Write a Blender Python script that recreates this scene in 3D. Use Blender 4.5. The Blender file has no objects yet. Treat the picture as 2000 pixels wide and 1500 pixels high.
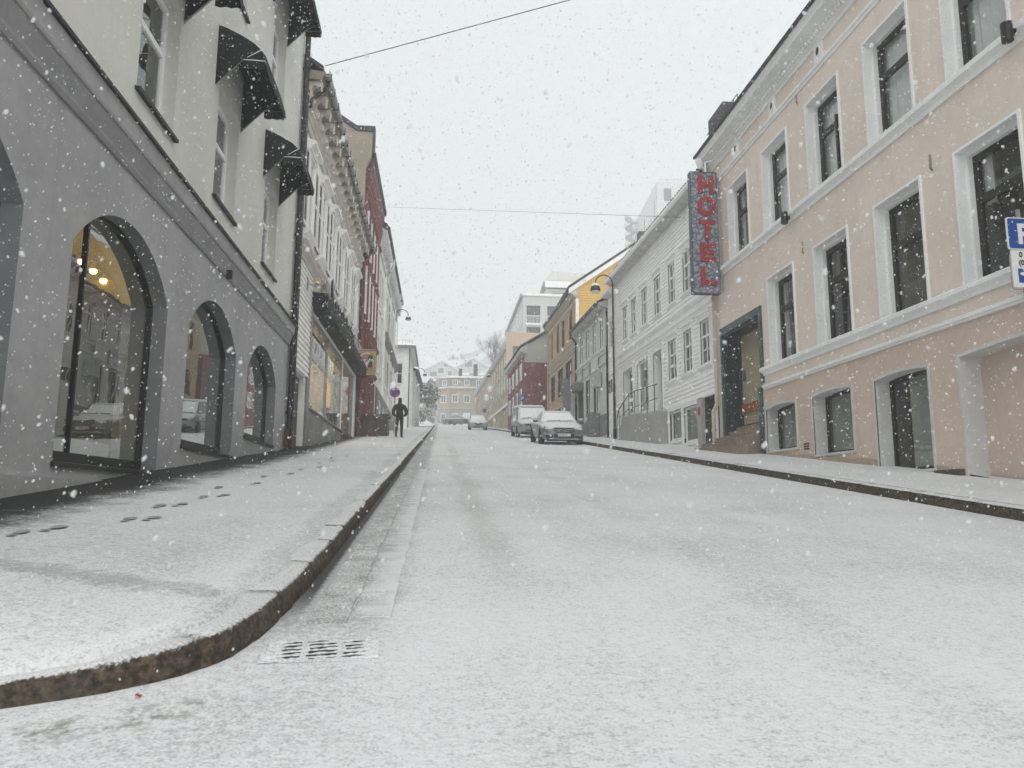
import bpy, bmesh, math, random
import numpy as np
from mathutils import Vector, Matrix
from mathutils.geometry import tessellate_polygon

random.seed(7)
rng = np.random.default_rng(11)
scene = bpy.context.scene
col = scene.collection
R = math.radians

# ------------------------------------------------------------------ camera
CAMROT = ((0.99539395, 0.0196221, 0.09383954),
          (-0.09572711, 0.15017676, 0.98401385),
          (0.0052159, -0.98846442, 0.15136341))
FPX, CX, CY, CAMZ = 1480.0, 1000.0, 750.0, 1.0
SLOPE = 0.10518590463438969
cam_d = bpy.data.cameras.new('camera')
cam = bpy.data.objects.new('camera', cam_d)
col.objects.link(cam)
cam.matrix_world = Matrix((
    (CAMROT[0][0], -CAMROT[0][1], -CAMROT[0][2], 0.0),
    (CAMROT[1][0], -CAMROT[1][1], -CAMROT[1][2], 0.0),
    (CAMROT[2][0], -CAMROT[2][1], -CAMROT[2][2], CAMZ),
    (0, 0, 0, 1)))
cam_d.sensor_width = 36.0
cam_d.lens = 36.0 * FPX / 2000.0
cam_d.clip_start = 0.05
cam_d.clip_end = 3000.0
cam_d.dof.use_dof = True
cam_d.dof.focus_distance = 14.0
cam_d.dof.aperture_fstop = 6.5
scene.camera = cam

# ------------------------------------------------------------------ world, sun, exposure
world = bpy.data.worlds.new('World')
scene.world = world
world.use_nodes = True
wn, wl = world.node_tree.nodes, world.node_tree.links
wn.clear()
w_out = wn.new('ShaderNodeOutputWorld')
w_bg = wn.new('ShaderNodeBackground')
w_sky = wn.new('ShaderNodeTexSky')
w_sky.sky_type = 'NISHITA'
w_sky.sun_disc = False
SUN_EL, SUN_AZ = R(40), R(176)
w_sky.sun_elevation = SUN_EL
w_sky.sun_rotation = SUN_AZ
w_sky.air_density = 1.0
w_sky.dust_density = 6.0
w_hsv = wn.new('ShaderNodeHueSaturation')
w_hsv.inputs['Saturation'].default_value = 0.12
w_tc = wn.new('ShaderNodeTexCoord')
w_sep = wn.new('ShaderNodeSeparateXYZ')
w_mr = wn.new('ShaderNodeMapRange')          # an overcast dome: brighter overhead than at the skyline
w_mr.inputs['From Min'].default_value = 0.0
w_mr.inputs['From Max'].default_value = 1.0
w_mr.inputs['To Min'].default_value = 6.6
w_mr.inputs['To Max'].default_value = 9.6
w_col = wn.new('ShaderNodeCombineColor')
w_mul = wn.new('ShaderNodeMix'); w_mul.data_type = 'RGBA'; w_mul.blend_type = 'MULTIPLY'
w_mul.inputs['Factor'].default_value = 1.0
w_mul.inputs[7].default_value = (0.957, 0.998, 1.012, 1)
w_mix = wn.new('ShaderNodeMix'); w_mix.data_type = 'RGBA'
w_mix.inputs['Factor'].default_value = 0.9
wl.new(w_sky.outputs[0], w_hsv.inputs['Color'])
wl.new(w_tc.outputs['Generated'], w_sep.inputs[0])
wl.new(w_sep.outputs['Z'], w_mr.inputs['Value'])
for c in ('Red', 'Green', 'Blue'):
    wl.new(w_mr.outputs['Result'], w_col.inputs[c])
wl.new(w_col.outputs[0], w_mul.inputs[6])
wl.new(w_hsv.outputs[0], w_mix.inputs[6])
wl.new(w_mul.outputs[2], w_mix.inputs[7])
wl.new(w_mix.outputs[2], w_bg.inputs['Color'])
w_bg.inputs['Strength'].default_value = 0.062
wl.new(w_bg.outputs[0], w_out.inputs['Surface'])

sun_d = bpy.data.lights.new('sun', 'SUN')
sun_d.energy = 1.5
sun_d.angle = R(115)
sun_d.color = (1.0, 0.98, 0.95)
sun = bpy.data.objects.new('sun', sun_d)
col.objects.link(sun)
sd = Vector((math.sin(SUN_AZ) * math.cos(SUN_EL), math.cos(SUN_AZ) * math.cos(SUN_EL), math.sin(SUN_EL)))
sun.rotation_euler = sd.to_track_quat('Z', 'Y').to_euler()
sun.location = (0, -5, 60)

vs = scene.view_settings
vs.view_transform = 'Standard'
vs.look = 'None'
vs.exposure = 0.80
vs.gamma = 1.0
vs.use_curve_mapping = False
scene.cycles.max_bounces = 8
scene.cycles.diffuse_bounces = 4
scene.cycles.glossy_bounces = 3
scene.cycles.transparent_max_bounces = 16
scene.cycles.volume_bounces = 2
scene.cycles.use_denoising = True
scene.cycles.sample_clamp_indirect = 4.0

# ------------------------------------------------------------------ measuring helpers
def gz(y):
    return SLOPE * y

def at(px, py, y):
    """The point at street distance y that a surveyed direction meets."""
    c = ((px - CX) / FPX, (py - CY) / FPX, 1.0)
    r = [sum(CAMROT[i][j] * c[j] for j in range(3)) for i in range(3)]
    t = y / r[1]
    return Vector((r[0] * t, y, CAMZ + r[2] * t))

# ------------------------------------------------------------------ materials
def inp(sock, v):
    if isinstance(v, bpy.types.NodeSocket):
        sock.id_data.links.new(v, sock)
    elif isinstance(v, (tuple, list)) and len(v) == 3 and sock.type == 'RGBA':
        sock.default_value = (*v, 1)
    else:
        sock.default_value = v

class NT:
    def __init__(s, name):
        s.m = bpy.data.materials.new(name)
        s.m.use_nodes = True
        s.t = s.m.node_tree
        s.t.nodes.clear()
        s.out = s.t.nodes.new('ShaderNodeOutputMaterial')
        s.geo = s.t.nodes.new('ShaderNodeNewGeometry')
        s.pos = s.geo.outputs['Position']
    def n(s, typ, **kw):
        return s.t.nodes.new(typ)
    def noise(s, scale, detail=3, rough=.55, vec=None, sx=None):
        nd = s.n('ShaderNodeTexNoise')
        v = vec or s.pos
        if sx:
            mp = s.n('ShaderNodeMapping')
            inp(mp.inputs['Vector'], v)
            mp.inputs['Scale'].default_value = sx
            v = mp.outputs[0]
        inp(nd.inputs['Vector'], v)
        nd.inputs['Scale'].default_value = scale
        nd.inputs['Detail'].default_value = detail
        nd.inputs['Roughness'].default_value = rough
        return nd.outputs['Fac']
    def math(s, op, a, b=0.0, c=0.0, clamp=False):
        nd = s.n('ShaderNodeMath'); nd.operation = op; nd.use_clamp = clamp
        inp(nd.inputs[0], a); inp(nd.inputs[1], b)
        if op in ('MULTIPLY_ADD', 'WRAP', 'SMOOTH_MIN'):
            inp(nd.inputs[2], c)
        return nd.outputs[0]
    def ramp(s, v, a, b, lo=0.0, hi=1.0, smooth=True):
        nd = s.n('ShaderNodeMapRange')
        nd.interpolation_type = 'SMOOTHSTEP' if smooth else 'LINEAR'
        inp(nd.inputs['Value'], v)
        nd.inputs['From Min'].default_value = a
        nd.inputs['From Max'].default_value = b
        nd.inputs['To Min'].default_value = lo
        nd.inputs['To Max'].default_value = hi
        return nd.outputs['Result']
    def mix(s, fac, a, b):
        nd = s.n('ShaderNodeMix'); nd.data_type = 'RGBA'
        inp(nd.inputs['Factor'], fac); inp(nd.inputs[6], a); inp(nd.inputs[7], b)
        return nd.outputs[2]
    def sep(s, v):
        nd = s.n('ShaderNodeSeparateXYZ'); inp(nd.inputs[0], v)
        return nd.outputs
    def bump(s, h, strength, dist=0.01):
        nd = s.n('ShaderNodeBump')
        inp(nd.inputs['Height'], h)
        nd.inputs['Strength'].default_value = strength
        nd.inputs['Distance'].default_value = dist
        return nd.outputs[0]
    def bsdf(s, color, rough=.6, spec=.4, metal=0.0, normal=None, **kw):
        nd = s.n('ShaderNodeBsdfPrincipled')
        inp(nd.inputs['Base Color'], color)
        inp(nd.inputs['Roughness'], rough)
        inp(nd.inputs['Specular IOR Level'], spec)
        inp(nd.inputs['Metallic'], metal)
        if normal is not None:
            inp(nd.inputs['Normal'], normal)
        for k, v in kw.items():
            inp(nd.inputs[k.replace('_', ' ')], v)
        s.t.links.new(nd.outputs[0], s.out.inputs['Surface'])
        return nd

SNOW = (0.675, 0.687, 0.693)

def paint(name, rgb, rough=.65, var=.12, scale=1.3, bump=.15, bscale=60, spec=.35, metal=0.0, snow=True, streak=0.0, grime=None, cling=(.52, .74)):
    m = NT(name)
    a = m.noise(scale, 4)
    b = m.noise(scale * 11, 3)
    f = m.math('ADD', m.math('MULTIPLY', a, .7), m.math('MULTIPLY', b, .3))
    lo = tuple(c * (1 - var) for c in rgb)
    hi = tuple(min(1, c * (1 + var)) for c in rgb)
    c = m.mix(m.ramp(f, .3, .7), lo, hi)
    if streak:
        st = m.noise(1.0, 4, .6, sx=(7, 7, .35))
        dk = tuple(x * .62 for x in rgb)
        c = m.mix(m.math('MULTIPLY', m.ramp(st, .5, .78), streak), c, dk)
    if grime:
        gr = m.noise(2.6, 5, .65)
        c = m.mix(m.ramp(gr, .52, .75, 0, grime), c, tuple(x * .45 for x in rgb))
    rg = rough
    if snow:
        nz = m.sep(m.geo.outputs['Normal'])['Z']
        e = m.math('ADD', nz, m.math('MULTIPLY', m.math('SUBTRACT', m.noise(9, 4), .5), .7))
        sf = m.ramp(e, *cling)
        c = m.mix(sf, c, SNOW)
        rg = m.math('MAXIMUM', rough, m.math('MULTIPLY', sf, .85))
        metal = m.math('MULTIPLY', metal, m.math('SUBTRACT', 1.0, sf)) if metal else 0.0
    nrm = m.bump(m.noise(bscale, 4, .6), bump, .004) if bump else None
    m.bsdf(c, rg, spec, metal, nrm)
    return m.m

def plain(name, rgb, rough=.5, spec=.4, metal=0.0):
    m = NT(name)
    f = m.noise(14, 3)
    m.bsdf(m.mix(f, tuple(c * .86 for c in rgb), tuple(min(1, c * 1.12) for c in rgb)), rough, spec, metal)
    return m.m

def glow(name, rgb, strength):
    m = NT(name)
    nd = m.n('ShaderNodeEmission')
    inp(nd.inputs['Color'], rgb)
    nd.inputs['Strength'].default_value = strength
    m.t.links.new(nd.outputs[0], m.out.inputs['Surface'])
    return m.m

def glassmat(name, tint=(.80, .83, .82), boost=1.0, dirt=.04, rough=.0):
    m = NT(name)
    lw = m.n('ShaderNodeLayerWeight'); lw.inputs['Blend'].default_value = .5
    f5 = m.math('POWER', lw.outputs['Facing'], 5.0)
    fr = m.math('MULTIPLY_ADD', f5, .96, .04)
    wv = m.bump(m.noise(1.6, 2), .06, .02)
    tr = m.n('ShaderNodeBsdfTransparent'); inp(tr.inputs['Color'], tint)
    gl = m.n('ShaderNodeBsdfGlossy'); gl.inputs['Roughness'].default_value = rough
    inp(gl.inputs['Color'], (.95, .97, .97)); inp(gl.inputs['Normal'], wv)
    mx = m.n('ShaderNodeMixShader')
    inp(mx.inputs[0], m.math('MULTIPLY', fr, boost, clamp=True))
    m.t.links.new(tr.outputs[0], mx.inputs[1]); m.t.links.new(gl.outputs[0], mx.inputs[2])
    df = m.n('ShaderNodeBsdfDiffuse'); inp(df.inputs['Color'], (.45, .46, .45))
    mx2 = m.n('ShaderNodeMixShader')
    inp(mx2.inputs[0], m.ramp(m.noise(5, 4), .3, .8, 0, dirt * 2))
    m.t.links.new(mx.outputs[0], mx2.inputs[1]); m.t.links.new(df.outputs[0], mx2.inputs[2])
    m.t.links.new(mx2.outputs[0], m.out.inputs['Surface'])
    return m.m

M = {}
def snow_ground(name, kind):
    m = NT(name)
    x, y, z = m.sep(m.pos)[0:3]
    g1 = m.noise(85, 3, .6)                       # wet granules
    g2 = m.noise(26, 3, .6)
    pt = m.noise(.55, 4, .6)                      # patches of thinner snow
    ft = m.math('ADD', m.math('ADD', m.math('MULTIPLY', g1, .58), m.math('MULTIPLY', g2, .34)), m.math('MULTIPLY', pt, .24))
    thin = 0.0
    if kind == 'road':
        d = m.math('ABSOLUTE', m.math('SUBTRACT', m.math('ADD', x, m.math('MULTIPLY', m.noise(.35, 2), .5)), .66))
        trk = m.math('MULTIPLY', m.ramp(d, .04, .24, 1, 0), m.math('MULTIPLY', m.ramp(y, 3.4, 7, .12, 1), m.ramp(y, 18, 40, 1, .35)))
        d2 = m.math('ABSOLUTE', m.math('SUBTRACT', m.math('ADD', x, m.math('MULTIPLY', m.noise(.3, 2), .6)), 2.25))
        trk2 = m.ramp(d2, .05, .3, .5, 0)
        gut = m.ramp(m.math('ADD', x, m.math('MULTIPLY', m.noise(3, 3), .16)), -.30, -.02, 1, 0)
        gut = m.math('MULTIPLY', gut, m.ramp(y, 3.2, 4.4, .15, 1))
        thin = m.math('ADD', m.math('ADD', m.math('MULTIPLY', trk, .07), m.math('MULTIPLY', trk2, .06)), m.math('MULTIPLY', gut, .20))
        wear = m.math('MULTIPLY', m.ramp(y, 3.5, 6, 0, 1), m.ramp(y, 9, 17, 1, 0))
        thin = m.math('ADD', thin, m.math('MULTIPLY', wear, .03))
    if kind == 'left':
        kb = m.ramp(m.math('ADD', x, m.math('MULTIPLY', m.noise(2.2, 3), .22)), -1.02, -.9, 0, 1)
        t = m.math('ABSOLUTE', m.math('ADD', m.math('SUBTRACT', y, 4.30), m.math('MULTIPLY', m.math('ADD', x, 2.26), .37)))
        bd = m.math('MULTIPLY', m.ramp(m.math('ADD', t, m.math('MULTIPLY', m.math('SUBTRACT', m.noise(9, 4), .5), .42)), .02, .20, 1, 0), m.ramp(x, -1.05, -1.0, 1, 0))
        thin = m.math('ADD', m.math('MULTIPLY', kb, .06), m.math('MULTIPLY', bd, .13))
    if kind == 'left': ft = m.math('ADD', ft, .02)
    pt2 = m.noise(2.1, 4, .65, sx=(1, .45, 1))
    ft = m.math('ADD', ft, m.math('MULTIPLY', m.math('SUBTRACT', pt2, .5), .12))
    fac = m.ramp(m.math('ADD', ft, thin), .54, .80, 0, .92)
    c = m.mix(fac, SNOW, (.33, .335, .34) if kind == 'road' else (.33, .33, .33))
    sp = m.math('MULTIPLY', m.ramp(m.noise(150, 2, .7), .60, .72), m.ramp(pt, .42, .6, .05, .75))
    c = m.mix(m.math('MULTIPLY', sp, .6), c, (.17, .17, .17))
    rg = .78
    if kind == 'road':
        c = m.mix(m.math('MULTIPLY', trk, m.ramp(m.noise(4, 3), .3, .7, .03, .22)), c, (.60, .58, .53))
    if kind == 'road':
        dl = m.math('ABSOLUTE', m.math('SUBTRACT', y, m.math('MULTIPLY_ADD', x, .45, 3.17)))
        sl = m.math('MULTIPLY', m.ramp(dl, .02, .17, 1, 0), m.ramp(x, -.95, -.55, 1, 0))
        sl = m.math('MULTIPLY', sl, m.ramp(m.math('ADD', m.math('MULTIPLY', m.noise(9, 4, .7), .6), m.math('MULTIPLY', m.noise(34, 4, .7), .4)), .46, .60))
        c = m.mix(m.math('MULTIPLY', sl, .8), c, (.17, .155, .14))
        wet_shade = m.math('MULTIPLY', m.ramp(m.math('ADD', x, m.math('MULTIPLY', m.noise(24, 3), .05)), -.665, -.63, 1, 0), m.ramp(y, 3.7, 4.7, 0, .9))
        c = m.mix(wet_shade, c, (.03, .028, .025))  # dark line at the kerb foot: wet asphalt plus painted gap shadow
    hgt = m.math('ADD', m.math('MULTIPLY', m.noise(48, 4, .6), .7), m.math('MULTIPLY', m.noise(9, 3), .8))
    if kind == 'left':
        e = m.math('ADD', x, m.math('MULTIPLY', m.math('SUBTRACT', m.noise(1.6, 6, .7), .5), 1.05))
        e = m.math('ADD', e, m.math('MULTIPLY', m.math('SUBTRACT', m.noise(30, 4, .7), .5), .75))
        e = m.math('ADD', e, m.ramp(y, 14, 30, 0, .35))
        bare = m.math('MULTIPLY', m.ramp(e, -3.30, -2.72, 1, 0), m.ramp(y, 26, 42, 1, .5))
        c = m.mix(bare, c, (.012, .012, .012))
        rg = m.math('MULTIPLY_ADD', bare, -.2, .78)
    nrm = m.bump(hgt, .8, .014)
    m.bsdf(c, rg, .3, 0.0, nrm)
    return m.m

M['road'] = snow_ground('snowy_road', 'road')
M['pave_l'] = snow_ground('snowy_pavement_with_wet_edge', 'left')
M['pave_r'] = snow_ground('snowy_pavement', 'right')
def hillmat():
    m = NT('snowy_hillside')
    f = m.ramp(m.noise(.05, 6, .7), .48, .68)
    c = m.mix(f, (.72, .73, .73), (.26, .26, .25))
    m.bsdf(c, .9, .2, 0.0, m.bump(m.noise(.6, 4), .5, .3))
    return m.m
M['hill'] = hillmat()
def snowmat():
    m = NT('fresh_snow')
    m.bsdf(m.mix(m.noise(20, 3), (.74, .75, .755), (.82, .825, .83)), .85, .25, 0.0, m.bump(m.noise(60, 3), .3, .006))
    return m.m
M['snow'] = snowmat()
def kerbmat():
    m = NT('granite_kerb')
    nz = m.sep(m.geo.outputs['Normal'])['Z']
    f = m.noise(30, 5, .65)
    g = m.noise(4, 4)
    c = m.mix(m.ramp(f, .35, .68), (.030, .022, .015), (.13, .098, .068))
    c = m.mix(m.ramp(g, .5, .7, 0, .55), c, (.035, .040, .034))
    e = m.math('ADD', nz, m.math('MULTIPLY', m.math('SUBTRACT', m.noise(55, 4, .7), .5), .9))
    top = m.ramp(e, .55, .8)
    sc = m.mix(m.ramp(m.noise(80, 3), .42, .72), (.70, .71, .715), (.46, .46, .455))
    c = m.mix(top, c, sc)
    m.bsdf(c, .7, .4, 0.0, m.bump(m.noise(38, 5, .7), .9, .02))
    return m.m
M['kerb'] = kerbmat()
def settmat():
    m = NT('thinly_snowed_setts')
    f = m.ramp(m.math('ADD', m.math('MULTIPLY', m.noise(70, 4, .65), .7), m.math('MULTIPLY', m.noise(5, 4), .3)), .34, .62)
    x = m.sep(m.pos)['X']
    cov = m.ramp(m.math('ADD', x, m.math('MULTIPLY', m.math('SUBTRACT', m.noise(6, 4), .5), .3)), -.46, -.24, 1, .25)
    c = m.mix(m.math('MULTIPLY', f, cov), (.68, .69, .695), (.23, .23, .225))
    m.bsdf(c, .7, .4, 0.0, m.bump(m.noise(45, 4), .6, .01))
    return m.m
M['sett'] = settmat()
M['wet'] = plain('wet_asphalt', (.33, .33, .33), .5, .5)
M['joint'] = plain('dark_joint', (.02, .02, .02), .8)
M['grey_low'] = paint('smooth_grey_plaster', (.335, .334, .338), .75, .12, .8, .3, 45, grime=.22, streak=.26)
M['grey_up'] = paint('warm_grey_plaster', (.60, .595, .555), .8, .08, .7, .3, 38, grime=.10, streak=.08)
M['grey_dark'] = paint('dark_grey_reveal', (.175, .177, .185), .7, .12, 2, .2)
M['grey_mould_shaded'] = paint('shaded_grey_moulding', (.24, .24, .243), .7, .12, 2, .2)  # similar grey to the wall, darkened for the shade under the string course
M['lead'] = paint('black_lead_flashing', (.018, .018, .02), .5, .2, 4, .2, snow=False)
M['black'] = paint('black_metal', (.010, .010, .011), .45, .2, 4, .1)
M['awning'] = paint('black_canvas', (.006, .006, .0075), .75, .3, 6, .3, 90, snow=False)
M['white'] = paint('white_paint', (.88, .88, .87), .55, .06, 1.5, .1, streak=.12)
M['offwhite'] = paint('weathered_white_paint', (.80, .79, .76), .6, .08, 1.2, .15, streak=.25)
M['scroll'] = paint('pale_scroll_paint', (.66, .62, .56), .65, .1, 2, .2, grime=.2)
M['tancornice'] = paint('brownish_shaded_soffit_paint', (.33, .285, .235), .75, .2, 2, .25, grime=.35)  # dirty tan, with the shading behind the scrolls put into the colour
M['cornice'] = paint('dirty_cream_paint', (.50, .46, .41), .7, .14, 1.6, .2, grime=.3)
M['pipe'] = paint('black_drainpipe', (.012, .012, .014), .4, .3, 6, .15, 80, snow=False)
M['gutter'] = paint('grey_zinc', (.26, .255, .25), .5, .2, 5, .1)
M['glass'] = glassmat('window_glass', (.78, .80, .79), 1.5, .03)
M['shopglass'] = glassmat('shop_glass', (.78, .82, .80), 2.6, .02)
M['dark'] = plain('dark_room', (.022, .020, .018), .9)
M['room'] = plain('dim_room', (.12, .115, .095), .9)
M['roomwarm'] = plain('warm_room', (.46, .40, .30), .9)
M['innerjamb'] = plain('inner_grey_brown_jamb', (.36, .34, .30), .85)
M['shopglass2'] = glassmat('clear_shop_glass', (.86, .88, .86), 1.3, .02)
M['podium'] = plain('pale_display_ledge', (.62, .64, .62), .7)
M['curtain'] = plain('grey_net_curtain', (.74, .75, .75), .95)
M['curtain_d'] = plain('dark_curtain', (.085, .075, .068), .95)
M['frame_dk'] = paint('black_brown_window_frame', (.016, .013, .012), .5, .3, 6, .1)
M['salmon'] = paint('salmon_plaster', (.73, .635, .56), .85, .07, .5, .35, 30, grime=.10, streak=.18)
M['salmon_lo'] = paint('deeper_salmon_plaster', (.60, .485, .41), .85, .08, .6, .35, 30, grime=.14, streak=.14)
M['plinth_s'] = paint('brown_plinth', (.42, .33, .265), .85, .1, 1, .3, 30, grime=.25)
M['trim'] = paint('white_stucco_trim', (.82, .825, .82), .7, .07, 1, .2, 40, grime=.1)
M['basetrim'] = paint('pale_grey_stucco', (.56, .56, .55), .8, .10, 1, .3, 40, grime=.2)
M['teal'] = paint('dark_teal_tiles', (.04, .085, .09), .4, .35, 3, .3, 25)
M['tealdark'] = paint('blackish_green_tiles', (.014, .028, .028), .35, .35, 3, .3, 25)
M['beigepanel'] = paint('beige_panel', (.34, .28, .20), .7, .10, .9, .1, snow=False)
M['orange'] = paint('rust_orange_board', (.28, .075, .012), .6, .25, 6, .1, snow=False)
M['step'] = paint('brown_stone_steps', (.26, .205, .16), .8, .15, 3, .3)
M['roof'] = paint('slate_roof', (.05, .05, .052), .6, .2, 3, .3)
M['soffit'] = paint('grey_soffit', (.54, .54, .535), .8, .2, 3, .2, grime=.45)
M['pinkpipe'] = paint('pinkish_drainpipe', (.52, .44, .385), .6, .1, 3, .1)
M['red'] = paint('oxblood_timber', (.19, .05, .05), .65, .2, 2, .15, grime=.3)
M['reddk'] = paint('darker_oxblood_timber', (.125, .034, .034), .65, .2, 2, .15, grime=.3)
M['tan'] = paint('tan_render', (.26, .225, .175), .9, .16, 1.0, .4, 25, grime=.35)
M['cream'] = paint('cream_plaster', (.70, .68, .62), .8, .07, .9, .2, grime=.12)
M['stone'] = paint('dark_granite', (.075, .068, .062), .75, .35, 5, .4, 30)
M['greyplinth'] = paint('grey_render_plinth', (.22, .22, .21), .85, .2, 1.4, .4, 25, grime=.35)
M['greywood'] = paint('pale_grey_timber', (.62, .63, .62), .65, .08, 1.5, .1, streak=.2)
M['ochre'] = paint('orange_ochre_timber', (.57, .36, .19), .65, .12, 1.5, .15, streak=.15)
M['yellow'] = paint('yellow_ochre_timber', (.68, .45, .14), .65, .07, 1.0, .12, streak=.08)
M['ochretrim'] = paint('tan_trim', (.48, .41, .32), .65, .1, 2, .1, grime=.2)
M['maroon'] = paint('maroon_frame', (.065, .022, .022), .5, .2, 3, .1)
M['wine'] = paint('wine_red_render', (.19, .055, .062), .85, .12, 1.2, .3, 30, grime=.1)
M['sage'] = paint('sage_grey_render', (.42, .44, .40), .85, .1, .8, .3, grime=.12)
M['beige'] = paint('beige_render', (.46, .41, .34), .85, .1, .4, .2, grime=.15)
M['peach'] = paint('peach_panel', (.56, .44, .34), .8, .06, .6, .1)
M['pgrey'] = paint('pale_grey_cladding', (.50, .51, .49), .7, .06, .4, .1)
M['dglass'] = plain('dark_window_glass', (.035, .04, .043), .08, .6)
M['bgglass'] = plain('dim_window_glass', (.14, .15, .155), .12, .6)
M['bark'] = plain('dark_bark', (.045, .04, .035), .9)
M['leaf'] = plain('dark_evergreen', (.05, .055, .045), .8)
M['concrete'] = paint('grey_concrete', (.38, .38, .37), .85, .1, 1.3, .3, 30, grime=.2)
M['doorgrey'] = paint('mid_grey_door', (.16, .16, .17), .6, .1, 2, .1)
M['floor'] = plain('dim_floor', (.10, .085, .065), .5)
M['wallfar'] = paint('pale_far_timber', (.56, .57, .56), .8, .05, .3, 0)
M['bulb'] = glow('warm_bulb', (1.0, .55, .16), 22.0)
M['bulbred'] = glow('red_orange_bulb', (1.0, .28, .14), 16.0)
M['striplight'] = glow('yellow_strip_light', (1.0, .66, .18), 4.0)
M['spot'] = glow('white_spot_lamp', (1.0, .88, .66), 7.0)
M['warmpanel'] = glow('lit_orange_panel', (1.0, .48, .12), .75)

# ------------------------------------------------------------------ mesh builder
ORG = {}
class Fac:
    """A facade's own axes: u along it, v out of it towards the street, w up."""
    def __init__(s, o, ex, n):
        s.o, s.ex, s.n = Vector(o), Vector(ex), Vector(n)
        s.flip = s.ex.cross(s.n).z < 0
        s.rot = math.atan2(s.ex.y, s.ex.x)
    def P(s, u, v, w):
        return s.o + s.ex * u + s.n * v + Vector((0, 0, w))
def street(x0, y0, k, sgn):
    return Fac((x0 - k * y0, 0, 0), (k, 1, 0), (sgn, 0, 0))

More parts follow.
